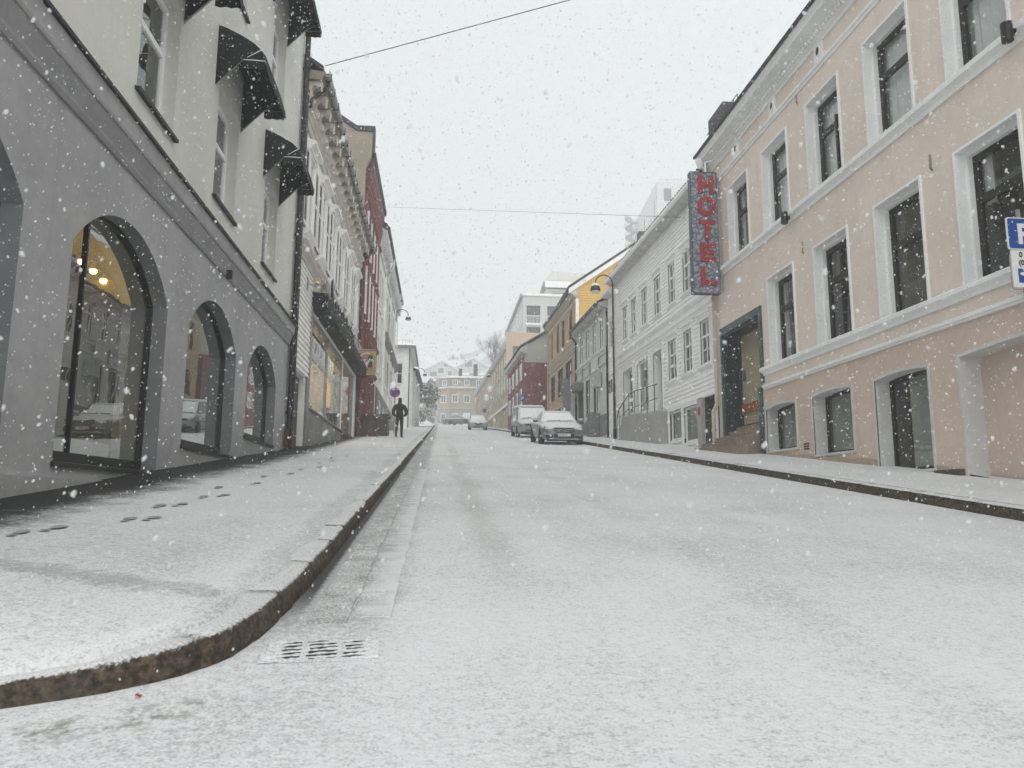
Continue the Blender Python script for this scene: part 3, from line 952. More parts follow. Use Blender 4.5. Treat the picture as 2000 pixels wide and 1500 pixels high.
gable_roof(GF, gb, GU0, GU1, .3, 15.6, 11, 3.0)
mb = MB(GF); mb.box(13.34, 13.42, .1, .2, 4.84, 4.99); mb.build('wall_hook', 'lead', gb)
# black canopies
def canopy(u0, u1, wb):
    """A Dutch hood: three hoops fanning from pivots on the side rails, with a scalloped valance."""
    A = [(.0, 1.10), (.20, 1.06), (.42, .95), (.62, .83), (.76, .69), (.825, .48)]
    piv = (.42, .465)
    mb = MB(GF)
    n = len(A); m_ = 9
    vs = []
    for j in range(m_ + 1):
        t = j / m_; uu = u0 + (u1 - u0) * t
        sag = .018 * math.sin(math.pi * t)
        for i, (a_, b_) in enumerate(A):
            k = sag if i in (1, 3) else 0
            rnd = .05 * (max(0, abs(t - .5) - .40) / .10) * (i > 0)
            vs.append((uu, a_ - k * .5 - rnd * .5, wb + b_ - k - rnd * .6))
    mb.add(vs, [(j * n + i, j * n + i + 1, (j + 1) * n + i + 1, (j + 1) * n + i) for j in range(m_) for i in range(n - 1)])
    for uu in (u0, u1):
        ring = [(a_ - .025 * (i > 0), b_ - .03 * (i > 0)) for i, (a_, b_) in enumerate(A)] + [piv, (0, 0)]
        mb.add([(uu, a_, wb + b_) for a_, b_ in ring], [tuple(range(len(ring)))])
        side = [(.80, .465), piv, (.42, .33), (.50, .305), (.58, .325), (.66, .305), (.74, .325), (.80, .305)]
        mb.add([(uu, a_, wb + b_) for a_, b_ in side], [tuple(range(len(side)))])
    sc = 6; vs = []
    for i in range(sc * 4 + 1):
        t = i / (sc * 4)
        uu = u0 + (u1 - u0) * t
        vs += [(uu, .822, wb + .475), (uu, .828 + .008 * math.sin(i), wb + .33 - .03 * abs(math.sin(t * sc * math.pi)))]
    mb.add(vs, [(2 * i, 2 * i + 2, 2 * i + 3, 2 * i + 1) for i in range(sc * 4)])
    o = mb.build('awning', 'awning', gb)
    fr = MB(GF)
    for uu in (u0 + .015, u1 - .015):
        fr.tube([(uu, .01, wb + .02), (uu, .42, wb + .475)], .012, 5)
    fr.tube([(u0 + .015, .42, wb + .47), (u0 + .015, .80, wb + .465), (u1 - .015, .80, wb + .465), (u1 - .015, .42, wb + .47)], .010, 5)
    fr.tube([(u0 + .02, .42, wb + .47), (u0 + .02, .735, wb + .655), (u1 - .02, .735, wb + .655), (u1 - .02, .42, wb + .47)], .009, 5)
    fr.build('awning_frame', 'gutter', o)
    sn = MB(GF)
    sn.tube([(u0 - .006, .43, wb + .475), (u0 - .006, .62, wb + .475), (u0 - .004, .80, wb + .47)], [.006, .010, .008], 5)
    sn.tube([(u0 - .006, .50, wb + .52), (u0 - .004, .62, wb + .60), (u0 + .002, .755, wb + .69)], [.004, .008, .010], 5)
    rr = random.Random(int(u0 * 10 + wb))
    for q in range(26):
        t = rr.random(); i = rr.choice((0, 1, 2)); f = rr.random()
        a_ = A[i][0] + (A[i + 1][0] - A[i][0]) * f; b_ = A[i][1] + (A[i + 1][1] - A[i][1]) * f
        uu = u0 + .06 + (u1 - u0 - .12) * t; l = rr.uniform(.03, .10)
        sn.tube([(uu, a_, wb + b_ - .004), (uu + l * .5, a_ + .01, wb + b_ - .008), (uu + l, a_ + rr.uniform(-.03, .03), wb + b_ - .004)], [.004, rr.uniform(.010, .02), .004], 5)
    sn.build('snow', 'snow', o)
for (a, b) in ucols:
    for (c, d) in urows:
        canopy(a - .28, b + .10, d - .13)
# interiors of the four arches
for i, ((a, b, w), h) in enumerate(zip(arches, holes)):
    fr = MB(GF)
    inner = inset(h, .05)
    n = len(h)
    for v0, v1 in ((-.20, -.27),):
        fr.add([(p[0], v0, p[1]) for p in h] + [(p[0], v0, p[1]) for p in inner] + [(p[0], v1, p[1]) for p in h] + [(p[0], v1, p[1]) for p in inner],
               [(k, (k + 1) % n, n + (k + 1) % n, n + k) for k in range(n)] + [(n + k, n + (k + 1) % n, 3 * n + (k + 1) % n, 3 * n + k) for k in range(n)])
    fr.box(a + .05, b - .05, -.27, -.19, w + .0, w + .13)
    if i == 1:
        fr.box(8.80, 8.835, -.265, -.215, w + .1, 4.15)
    f = fr.build('arched_window', 'black', gb)
    g = MB(GF); g.add([(p[0], -.245, p[1]) for p in inner], [tuple(range(n))]); g.build('pane', 'shopglass', f)
    rv = MB(GF); rv.rim(h, -.275, -.62); rv.build('inner_jamb', 'innerjamb', f)
    rm = MB(GF)
    x0, x1, z0, z1 = a - .4, b + .5, w - .05, 4.6
    rm.box(x0, x1, -3.2, -3.1, z0, z1)
    rm.box(x0 - .1, x0, -3.1, -.63, z0, z1); rm.box(x1, x1 + .1, -3.1, -.63, z0, z1)
    rm.box(x0, x1, -3.1, -.63, z1, z1 + .1)
    rm.build('room', 'room', f)
    fl = MB(GF); fl.box(x0, x1, -3.1, -.63, z0 - .1, z0); fl.box(a + .02, b - .02, -1.35, -.63, z0, w + .36); fl.build('display_ledge', 'podium', f)
    # things dimly seen on the shop floor
    q = MB(GF)
    q.box(a + .5, a + 1.15, -2.6, -2.0, z0, w + 1.25); q.box(b - 1.1, b - .35, -3.0, -2.5, z0, w + 2.0)
    q.build('display_case', 'dark', f)
# lamps lit inside
def pendant(F, u, v, w, top, mat, lab):
    r = root('pendant_lamp', lab, 'lamp', F.P(u, v, w), 'pendant lamps glowing behind the arches')
    mb = MB(F); mb.tube([(u, v, w + .12), (u, v, top)], .008, 5); mb.build('cord', 'black', r)
    mb = MB(F); mb.lathe([(.02, .13), (.05, .11), (.11, .02), (.115, .0)], (u, v, w), 12); mb.build('shade', 'black', r)
    mb = MB(F); mb.lathe([(.002, -.06), (.035, -.045), (.05, -.01), (.035, .03), (.01, .04)], (u, v, w), 10); mb.build('bulb', mat, r)
pendant(GF, 10.62, -1.1, 4.24, 4.6, 'bulbred', 'reddest of the three glowing lamps in the largest visible arch')
pendant(GF, 11.0, -1.1, 4.22, 4.6, 'bulb', 'middle glowing lamp in the largest visible arch')
pendant(GF, 11.35, -1.1, 4.18, 4.6, 'bulb', 'lowest orange lamp in the largest visible arch')
pendant(GF, 8.9, -1.05, 3.3, 4.5, 'bulb', 'orange lamp glowing in the arch cut by the picture edge')
mb = MB(GF); mb.box(10.3, 11.05, -1.12, -1.06, 1.745, 1.785)
tag(mb.build('strip_lamp', 'striplight'), 'yellow strip lamp lying on the pale shop ledge behind glass', 'lamp')
# drainpipe at the end of the grey building
dp = root('drainpipe', 'thick black drainpipe between the grey and the white boarded building', 'drainpipe', GF.P(20.0, .1, 3))
mb = MB(GF); mb.tube([(19.93, .11, 15.3), (19.93, .11, 2.2)], .075, 10); mb.build('pipe', 'pipe', dp)
for w in (3.2, 5.6, 8.0, 10.4, 12.8):
    mb = MB(GF); mb.tube([(19.93, .11, w - .04), (19.93, .11, w + .04)], .095, 10); mb.box(19.9, 19.96, .002, .1, w - .02, w + .02); mb.build('collar', 'pipe', dp)
mb = MB(GF); mb.tube([(20.14, .12, 12.3), (20.14, .12, 2.25)], .055, 8); mb.build('second_pipe', 'pipe', dp)
mb = MB(GF); mb.tube([(19.68, .10, 2.3), (19.68, .10, 2.75)], .05, 8); mb.tube([(19.68, .12, 2.5), (19.68, .22, 2.5)], .05, 8)
tag(mb.build('hydrant_valve', 'reddk'), 'small red pipe fitting low beside the black drainpipe', 'pipe fitting')

# ------------------------------------------------------------------ left: white boarded shop house
WF = street(-3.9, 20, 0.0, 1)
wh = root('boarded_shop_house', 'white boarded house with louvred shutters, bracketed cornice and a lit shop window', 'building', (-3.9, 28, 3))
U0, U1 = 20.12, 35.2
door = rect(30.45, 34.4, 3.55, 6.5)
shop = [(22.75, 3.66), (30.3, 3.66), (30.3, 6.55), (22.75, 6.55)]
cellar = rect(20.45, 22.15, 2.0, 4.45)
mb = MB(WF); mb.sheet([(U0, 1.8), (U1, 3.3), (U1, 12.65), (U0, 12.65)], [shop, door, cellar] + [rect(20.8 + 2.4 * i, 21.7 + 2.4 * i, 8.55, 10.7) for i in range(6)], 0)
mb.rim(shop, 0, -.12); mb.rim(door, 0, -.12); mb.rim(cellar, 0, -.25)
mb.build('wall', 'offwhite', wh)
mb = MB(WF); mb.add([(22.3, .06, 1.9), (30.45, .06, 2.8), (30.45, .06, 3.58), (22.3, .06, 3.58), (22.3, 0, 3.62), (30.45, 0, 3.62), (22.3, 0, 1.9), (30.45, 0, 2.8)], [(0, 1, 2, 3), (3, 2, 5, 4), (0, 3, 4, 6), (1, 7, 5, 2)])
mb.build('plinth', 'greyplinth', wh)
mb = MB(WF); mb.along([(-.1, 3.60), (.12, 3.62), (.12, 3.66), (-.1, 3.68)], 22.6, 30.45); mb.build('shop_sill', 'gutter', wh)
mb = MB(WF)
for k in range(8):
    mb.box(20.5 + k * .2, 20.68 + k * .2, -.2, -.17, 2.1, 4.42)
mb.build('cellar_door', 'stone', wh)
for (a, b) in ((20.12, 20.45), (22.15, 22.35)):
    mb = MB(WF); mb.box(a, b, .002, .05, 1.8, 4.5); mb.build('plinth', 'greyplinth', wh)
siding(WF, wh, 20.12, 22.5, 4.5, 7.6, .155, [], 'offwhite')
siding(WF, wh, 22.5, 35.2, 6.75, 7.6, .155, [], 'offwhite')
mb = MB(WF); mb.along([(0, 7.58), (.05, 7.58), (.07, 7.66), (.17, 7.78), (.17, 7.83), (.22, 7.92), (.22, 7.97), (0, 8.02)], U0, U1); mb.build('string_course', 'cornice', wh)
# shopfront
sf = MB(WF)
for (a, b) in ((22.75, 22.87), (26.35, 26.53), (30.15, 30.3)):
    sf.box(a, b, -.11, -.03, 3.66, 6.55)
sf.box(22.87, 30.15, -.11, -.03, 6.42, 6.55); sf.box(22.87, 30.15, -.11, -.03, 3.68, 3.76)
sf.box(22.45, 22.6, .002, .06, 3.62, 6.7)
shopo = sf.build('shop_window', 'gutter', wh)
for (a, b) in ((22.87, 26.35), (26.53, 30.15)):
    g = MB(WF); g.quad((a, -.07, 3.76), (b, -.07, 3.76), (b, -.07, 6.42), (a, -.07, 6.42)); g.build('pane', 'shopglass2', shopo)
rm = MB(WF)
rm.box(22.3, 34.6, -4.1, -4.0, 3.3, 7.2); rm.box(22.2, 22.3, -4, -.13, 3.3, 7.2); rm.box(34.6, 34.7, -4, -.13, 3.3, 7.2); rm.box(22.3, 34.6, -4, -.13, 7.2, 7.3)
rm.build('shop_room', 'roomwarm', shopo)
rm = MB(WF); rm.box(22.3, 34.6, -4, -.13, 3.2, 3.3); rm.box(22.9, 30.1, -.95, -.13, 3.3, 3.6); rm.build('shop_floor', 'floor', shopo)
bl = MB(WF); bl.box(22.9, 30.1, -.75, -.70, 5.95, 6.9); bl.build('brown_valance', 'step', shopo)
# entrance with picture frames
ef = MB(WF)
for (a, b) in ((30.45, 30.58), (33.9, 34.1), (34.28, 34.4)):
    ef.box(a, b, -.12, -.03, 3.55, 6.5)
ef.box(30.58, 34.28, -.12, -.03, 6.38, 6.5)
en = ef.build('entrance', 'gutter', wh)
g = MB(WF); g.quad((30.58, -.08, 3.6), (33.9, -.08, 3.6), (33.9, -.08, 6.38), (30.58, -.08, 6.38)); g.build('pane', 'shopglass2', en)
g = MB(WF); g.quad((34.1, -.08, 3.6), (34.28, -.08, 3.6), (34.28, -.08, 6.38), (34.1, -.08, 6.38)); g.build('pane', 'shopglass2', en)
lpn = MB(WF); lpn.box(30.9, 32.0, -.75, -.70, 3.7, 5.75); lpn.build('lit_panel', 'warmpanel', en)
bk = MB(WF); bk.box(32.0, 33.85, -.62, -.56, 3.6, 6.35); bk.build('frame_board', 'step', en)
mb = MB(WF); mb.box(30.2, 34.8, .0, .35, 3.05, 3.52); mb.build('door_step', 'stone', wh)
for k in range(8):
    w0 = 3.72 + k * .325
    r_ = root('picture_frame', ['second', 'third', 'fourth', 'fifth', 'sixth', 'seventh', 'eighth'][k - 1] + ' small framed picture up the shop entrance column' if k else 'bottom small framed picture of the shop entrance column', 'picture', WF.P(32.9, -.53, w0), 'framed pictures in the shop entrance')
    mb = MB(WF)
    mb.box(32.35, 33.55, -.555, -.50, w0, w0 + .03); mb.box(32.35, 33.55, -.555, -.50, w0 + .21, w0 + .24)
    mb.box(32.35, 32.45, -.555, -.50, w0 + .03, w0 + .21); mb.box(33.45, 33.55, -.555, -.50, w0 + .03, w0 + .21)
    mb.build('frame', 'black', r_)
    mb = MB(WF); mb.box(32.45, 33.45, -.553, -.52, w0 + .03, w0 + .21); mb.build('picture', ['beigepanel', 'curtain', 'tan', 'cream', 'maroon', 'sage', 'orange', 'greywood'][k], r_)
# goods seen through the shop glass
def shelf(u, n, lab):
    r_ = root('display_shelf', lab, 'shelf', WF.P(u, -3.6, 3.3))
    mb = MB(WF); mb.box(u - 1, u - .94, -3.95, -3.5, 3.3, 5.6); mb.box(u + .94, u + 1, -3.95, -3.5, 3.3, 5.6); mb.build('upright', 'roomwarm', r_)
    for k in range(n):
        mb = MB(WF); mb.box(u - .94, u + .94, -3.95, -3.5, 3.6 + k * .5, 3.65 + k * .5); mb.build('board', 'cream', r_)
        for j in range(5):
            mb = MB(WF); h = random.uniform(.15, .36); x = u - .8 + j * .38
            mb.box(x, x + random.uniform(.12, .26), -3.85, -3.6, 3.651 + k * .5, 3.651 + k * .5 + h)
            mb.build('goods', random.choice(['tan', 'cream', 'maroon', 'beigepanel', 'curtain', 'yellow']), r_)
shelf(26.6, 4, 'shelf of small goods deep in the first bay of the shop')
shelf(29.4, 4, 'shelf of small goods deep in the second bay of the shop')
r_ = root('stuffed_basket', 'brown basket with a dark bundle on the sill of the first shop bay', 'basket', WF.P(24.5, -.55, 3.6))
mb = MB(WF); mb.lathe([(.22, 0), (.3, .22), (.31, .26), (.28, .26)], (24.3, -.55, 3.601), 14); mb.build('basket', 'beigepanel', r_)
mb = MB(WF); mb.lathe([(.16, 0), (.26, .1), (.27, .5), (.17, .68), (.10, .72), (.11, .85), (.06, .95), (.01, .98)], (24.7, -.6, 3.6), 12); mb.build('bundle', 'stone', r_)
mb = MB(WF); mb.box(28.6, 29.3, -.5, -.2, 3.601, 4.35)
tag(mb.build('dark_poster_box', 'stone'), 'dark box standing on the sill of the second shop bay', 'box')
for k in range(7):
    u = 23.3 + k * 1.02
    r_ = root('ceiling_spot', ['nearest', 'second', 'third', 'fourth', 'fifth', 'sixth', 'farthest'][k] + ' ceiling spotlight of the row in the shop window', 'spotlight', WF.P(u, -1.3, 6.3), 'spotlights in the shop window')
    mb = MB(WF); mb.tube([(u, -1.3, 7.19), (u, -1.3, 6.2)], .015, 6); mb.tube([(u, -1.32, 6.22), (u, -1.28, 6.03)], .06, 8); mb.build('fitting', 'gutter', r_)
    mb = MB(WF); mb.lathe([(.052, 0), (.04, -.02), (.01, -.03)], (u, -1.277, 6.022), 8); mb.build('lamp', 'spot', r_)
pl_d = bpy.data.lights.new('shop_light', 'POINT'); pl_d.energy = 75; pl_d.color = (1, .88, .70); pl_d.shadow_soft_size = .4
for u in (24.5, 28.5, 32.6):
    o = bpy.data.objects.new('shop_light', pl_d); col.objects.link(o); o.location = WF.P(u, -1.9, 6.3)
# black fascia canopy and its standing letters
mb = MB(WF); mb.along([(.02, 6.62), (.46, 6.66), (.48, 6.72), (.48, 7.02), (.46, 7.10), (.02, 7.14)], 22.5, 35.6); mb.build('fascia_canopy', 'awning', wh)
def text_mesh(body, size, ext, bold=.0):
    cu = bpy.data.curves.new('lettering', 'FONT'); cu.body = body; cu.size = size; cu.extrude = ext; cu.offset = bold; cu.resolution_u = 4
    o = bpy.data.objects.new('lettering', cu); col.objects.link(o)
    bpy.context.view_layer.update()
    dg = bpy.context.evaluated_depsgraph_get()
    me = bpy.data.meshes.new_from_object(o.evaluated_get(dg))
    bpy.data.objects.remove(o)
    return me
def text(body, size, mtx, m, parent, name='lettering', ext=.015, bold=.0, sx=1.0):
    me = text_mesh(body, size, ext, bold)
    vs = [mtx @ Vector((v.co.x * sx, v.co.y, v.co.z)) for v in me.vertices]
    o0 = ORG.get(parent.name, Vector((0, 0, 0)))
    for v, p in zip(me.vertices, vs): v.co = p - o0
    me.materials.clear(); me.materials.append(M[m])
    o = bpy.data.objects.new(name, me); col.objects.link(o); o.parent = parent; ORG[o.name] = o0
    return o
def face(F, u, v, w, flipdir=1):
    """Lettering axes on a facade, so that it reads from the street."""
    ex = F.ex if F.flip else -F.ex
    return Matrix(((ex.x, 0, F.n.x, F.P(u, v, w).x), (ex.y, 0, F.n.y, F.P(u, v, w).y), (0, 1, F.n.z, F.P(u, v, w).z), (0, 0, 0, 1)))
sg = root('shop_letters', 'black standing script letters along the shop canopy', 'sign', WF.P(24, .40, 7.14))
text('K', 1.15, face(WF, 23.75, .40, 7.16), 'black', sg, 'letter', .03, .015, .9)
lx = 24.75
for ch in 'unstbakeriet':
    text(ch, .74, face(WF, lx, .40, 7.17), 'black', sg, 'letter', .03, .012, .95)
    lx += {'i': .30, 't': .40, 'r': .42}.get(ch, .52)
mb = MB(WF); mb.box(23.7, 30.6, .37, .43, 7.13, 7.17); mb.build('rail', 'black', sg)
mb = MB(WF); mb.tube([(31.4 + .6 * math.sin(t * .5), .40, 7.45 + .32 * math.cos(t * .5)) for t in range(-1, 8)], .012, 5); mb.build('flourish', 'black', sg)
# small lamp bracket and box on the boards
r_ = root('wall_spotlight', 'grey swivel spotlight on the white lapped boards beside the canopy', 'spotlight', WF.P(21.6, .1, 7.1))
mb = MB(WF); mb.box(21.5, 21.7, .025, .05, 6.95, 7.3); mb.tube([(21.6, .05, 7.12), (21.6, .28, 7.12)], .02, 6); mb.build('bracket', 'gutter', r_)
mb = MB(WF); mb.tube([(21.5, .3, 7.06), (21.72, .3, 7.16)], .08, 8); mb.build('head', 'gutter', r_)
mb = MB(WF); mb.box(22.58, 22.86, .03, .2, 7.15, 7.62); mb.box(22.62, 22.82, .02, .1, 7.7, 7.9)
tag(mb.build('alarm_box', 'ochretrim'), 'small yellowish box at the near end of the shop canopy', 'box')
# upper storey: six windows, each between louvred shutters
def shutter(F, r, u0, u1, w0, w1, m):
    mb = MB(F)
    mb.box(u0, u0 + .06, .06, .10, w0, w1); mb.box(u1 - .06, u1, .06, .10, w0, w1)
    for w in (w0, (w0 + w1) / 2 - .04, w1 - .08): mb.box(u0 + .06, u1 - .06, .062, .098, w, w + .08)
    o = mb.build('shutter', m, r)
    sl = MB(F)
    w = w0 + .10
    while w < w1 - .12:
        if abs(w - (w0 + w1) / 2) > .07:
            sl.add([(u0 + .06, .064, w + .085), (u1 - .06, .064, w + .085), (u1 - .06, .097, w), (u0 + .06, .097, w)], [(0, 1, 2, 3)])
        w += .105
    sl.build('louvre_slats', m, o, kind='stuff')
    dk = MB(F); dk.quad((u0 + .06, .056, w0 + .08), (u1 - .06, .056, w0 + .08), (u1 - .06, .056, w1 - .08), (u0 + .06, .056, w1 - .08)); dk.build('backing', 'greyplinth', o)
for i in range(6):
    c = 21.25 + 2.4 * i
    wo = window(WF, wh, c - .45, c + .45, 8.55, 10.7, d=-.05, fm='offwhite', cols=2, rows=(.62,), fw=.07, mw=.05, curtain='curtain', back=None)
    mb = MB(WF); mb.box(c - .44, c + .44, -.16, -.15, 8.56, 10.69); mb.build('recess', 'dark', wo)
    for cc in wo.children:
        if cc.name.startswith(('curtain', 'recess')):
            pass
    casing(WF, wh, c - .45, c + .45, 8.55, 10.7, .07, .115, 'offwhite')
    mb = MB(WF); mb.along([(.002, 10.80), (.13, 10.80), (.15, 10.88), (.27, 10.95), (.27, 11.03), (.002, 11.10)], c - .66, c + .66); mb.build('window_hood', 'offwhite', wh)
    mb = MB(WF); mb.along([(.002, 8.30), (.10, 8.34), (.20, 8.42), (.20, 8.46), (.002, 8.48)], c - .6, c + .6); mb.build('window_sill', 'offwhite', wh)
    for s in (-1, 1):
        shutter(WF, wh, c + s * .82 - .29, c + s * .82 + .29, 8.5, 10.76, 'offwhite')
# bracketed cornice
mb = MB(WF)
mb.along([(.002, 11.32), (.06, 11.32), (.09, 11.42), (.09, 11.47), (.002, 11.47)], U0, U1)
mb.along([(.002, 11.70), (.05, 11.70), (.08, 11.78), (.14, 11.84), (.14, 11.90), (.002, 11.92)], U0, U1)
mb.build('frieze_moulding', 'cornice', wh)
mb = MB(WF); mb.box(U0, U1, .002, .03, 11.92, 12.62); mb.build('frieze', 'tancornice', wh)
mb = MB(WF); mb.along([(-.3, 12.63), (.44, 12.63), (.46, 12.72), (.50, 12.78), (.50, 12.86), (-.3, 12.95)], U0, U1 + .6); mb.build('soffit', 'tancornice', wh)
mb = MB(WF); mb.along([(.505, 12.74), (.53, 12.70), (.60, 12.70), (.64, 12.76), (.64, 12.9), (.62, 12.9), (.62, 12.77), (.52, 12.77), (.505, 12.9)], U0, U1 + .6)
mb.build('gutter', 'gutter', wh)
mb = MB(WF)
for k in range(20):
    mb.box(U0 + .2 + k * .8, U0 + .23 + k * .8, .50, .66, 12.69, 12.92)
mb.build('gutter_strap', 'lead', wh)
def corbel_mesh():
    pr = [(.03, 0)]
    def arc(cx, cy, r, a0, a1, n):
        return [(cx + r * math.cos(a0 + (a1 - a0) * i / n), cy + r * math.sin(a0 + (a1 - a0) * i / n)) for i in range(n + 1)]
    pr = [(.03, .62), (.03, .02), (.08, .0)] + arc(.12, .12, .11, -1.9, .9, 6) + arc(.30, .38, .17, 3.6, 2.0, 4) + arc(.36, .40, .07, 2.6, -1.2, 5) + [(.43, .50), (.43, .62)]
    mb = MB(); mb.extr([(p[0], p[1]) for p in pr], -.11, .11, 'xz')
    me = bpy.data.meshes.new('corbel'); me.from_pydata(mb.v, [], mb.f); me.materials.append(M['scroll']); return me
cm = corbel_mesh()
for k in range(19):
    inst(cm, 'corbel', wh, WF.P(20.35 + k * .8, 0, 12.005), 0)
mass(WF, wh, U0, U1, 1.8, 12.65, 9, 'offwhite'); endcaps(WF, wh, U0, U1, 3.0, 12.6, 'offwhite')
gable_roof(WF, wh, U0, U1, .45, 12.9, 9, 3.4)
mb = MB(WF); mb.tube([(20.4, .58, 12.7), (20.4, .45, 12.45), (20.22, .16, 12.05), (20.16, .13, 11.8)], .05, 8); mb.build('downpipe', 'pipe', wh)
mb = MB(WF); mb.tube([(35.0, .58, 12.7), (35.0, .40, 12.45), (35.05, .12, 12.0), (35.05, .10, 3.3)], .055, 8); mb.build('downpipe', 'pipe', wh)

# ------------------------------------------------------------------ yellow hanging picture sign
ys_ = root('hanging_sign', 'yellow hanging shop sign with a white figure reaching out of a round arch', 'sign', (-3.5, 35.0, 6.8))
def flat(poly, m, y, name, th=.012, parent=ys_):
    mb = MB(); mb.extr(poly, y, y + th, 'xz'); return mb.build(name, m, parent)
X0, X1, Z0, Z1, YS = -3.80, -3.03, 6.70, 7.78, 35.0
M['signyellow'] = plain('dull_yellow_sign_board', (.40, .28, .09), .5)
mb = MB(); mb.box(X0, X1, YS, YS + .06, Z0, Z1); mb.build('board', 'signyellow', ys_)
mb = MB(); mb.box(X0 - .02, X0, YS - .01, YS + .07, Z0 - .02, Z1 + .02); mb.box(X1, X1 + .02, YS - .01, YS + .07, Z0 - .02, Z1 + .02); mb.box(X0, X1, YS - .01, YS + .07, Z1, Z1 + .02); mb.box(X0, X1, YS - .01, YS + .07, Z0 - .02, Z0)
mb.tube([(-3.9, 35.03, Z1 + .08), (X1, 35.03, Z1 + .08)], .015, 6); mb.build('frame', 'ochretrim', ys_)
def S(x, z): return (X0 + (X1 - X0) * x, Z0 + (Z1 - Z0) * z)
M['signpink'] = plain('dusty_pink_print', (.36, .20, .17), .5)
M['signdark'] = plain('plum_brown_print', (.055, .03, .04), .5)
M['signwhite'] = plain('off_white_print', (.62, .60, .56), .5)
disc = [S(.48 + .40 * math.cos(a), .56 + .36 * math.sin(a)) for a in [i * math.pi / 14 for i in range(15)]] + [S(.08, .24), S(.85, .24)]
flat(disc, 'signpink', YS - .006, 'picture', .006)
ringo = [S(.48 + .44 * math.cos(a), .56 + .40 * math.sin(a)) for a in [math.pi * .35 + i * math.pi * .68 / 12 for i in range(13)]]
ringi = [S(.48 + .38 * math.cos(a), .56 + .34 * math.sin(a)) for a in [math.pi * .35 + i * math.pi * .68 / 12 for i in range(13)]]
flat(ringo + ringi[::-1], 'signwhite', YS - .010, 'arch_band', .004)
flat([S(.55, .86), S(.86, .82), S(.80, .30), S(.55, .30)], 'signdark', YS - .010, 'dark_shape', .004)
flat([S(.10, .40), S(.28, .50), S(.46, .52), S(.52, .54), S(.66, .70), S(.72, .68), S(.60, .48), S(.52, .30), S(.16, .28)], 'signwhite', YS - .016, 'figure_shape', .006)
flat([S(.34 + .085 * math.cos(i * .524), .62 + .075 * math.sin(i * .524)) for i in range(12)], 'signwhite', YS - .016, 'head_shape', .006)
flat([S(.24, .62), S(.27, .70), S(.36, .73), S(.43, .68), S(.34, .68), S(.28, .64)], 'signdark', YS - .022, 'hair_shape', .006)
flat([S(.16, .26), S(.82, .26), S(.80, .19), S(.50, .16), S(.20, .19)], 'step', YS - .010, 'brown_scroll', .004)

# ------------------------------------------------------------------ left: red timber building
RF = street(-3.8, 36, 0.0, 1)
rb = root('red_building', 'tall oxblood red building with a bare tan end wall above the white house', 'building', (-3.8, 39, 4))
V0, V1 = 35.3, 43.4
rh = [rect(c - .5, c + .5, a, b) for c in (36.6, 38.4, 40.2, 42.0) for a, b in ((9.9, 12.1), (13.0, 14.9))]
low = [rect(36.2, 37.6, 4.9, 7.3), rect(38.3, 39.9, 5.0, 7.3), rect(40.6, 42.6, 5.2, 7.3)]
mb = MB(RF); mb.sheet([(V0, 3.3), (V1, 4.2), (V1, 17.4), (V0, 17.4)], rh + low, 0)
for h in rh + low: mb.rim(h, 0, -.14)
mb.build('wall', 'red', rb)
for h in rh:
    a, b, c, d = h[0][0], h[1][0], h[0][1], h[2][1]
    window(RF, rb, a, b, c, d, d=.10, fm='white', cols=2, rows=(.65,), fw=.07, mw=.05, back='dark', bd=.3)
    casing(RF, rb, a, b, c, d, .10, .16, 'red', hood=.10, sill=.12)
    mb = MB(RF)
    for uu in (a - .12, b + .10): mb.box(uu, uu + .02, .02, .175, c - .1, d + .1)
    mb.build('white_bead', 'white', rb)
for h in low:
    window(RF, rb, h[0][0], h[1][0], h[0][1], h[2][1], d=.10, fm='white', cols=2, rows=(.7,), fw=.09, mw=.06, back='dark', bd=.4)
    casing(RF, rb, h[0][0], h[1][0], h[0][1], h[2][1], .12, .10, 'reddk')
for k in range(6):
    u = 35.55 + k * 1.55
    mb = MB(RF); mb.box(u - .13, u + .13, .001, .11, 8.2 if k % 2 else 4.3, 15.3); mb.build('pilaster', 'red', rb)
for (w, p) in ((7.6, .18), (9.1, .26), (12.5, .16), (15.2, .22)):
    mb = MB(RF); mb.along([(.002, w), (.05, w), (p * .6, w + .12), (p, w + .16), (p, w + .24), (.002, w + .3)], V0, V1); mb.build('string_course', 'red', rb)
mb = MB(RF)
mb.along([(.002, 16.0), (.08, 16.0), (.10, 16.3), (.18, 16.5), (.20, 16.9), (.30, 17.2), (.32, 17.6), (-.2, 17.9)], V0 + .3, V1)
mb.build('cornice', 'reddk', rb)
mb = MB(RF)
for k in range(14):
    mb.along([(.05, 15.7), (.10, 15.72), (.16, 16.0), (.26, 16.55), (.05, 16.55)], 35.75 + k * .56, 35.95 + k * .56)
mb.build('brackets_row', 'red', rb, kind='stuff')
mb = MB(RF); mb.along([(.32, 17.55), (.42, 17.6), (.42, 17.85), (-.2, 18.0)], V0 + .3, V1); mb.build('roof_edge', 'roof', rb)
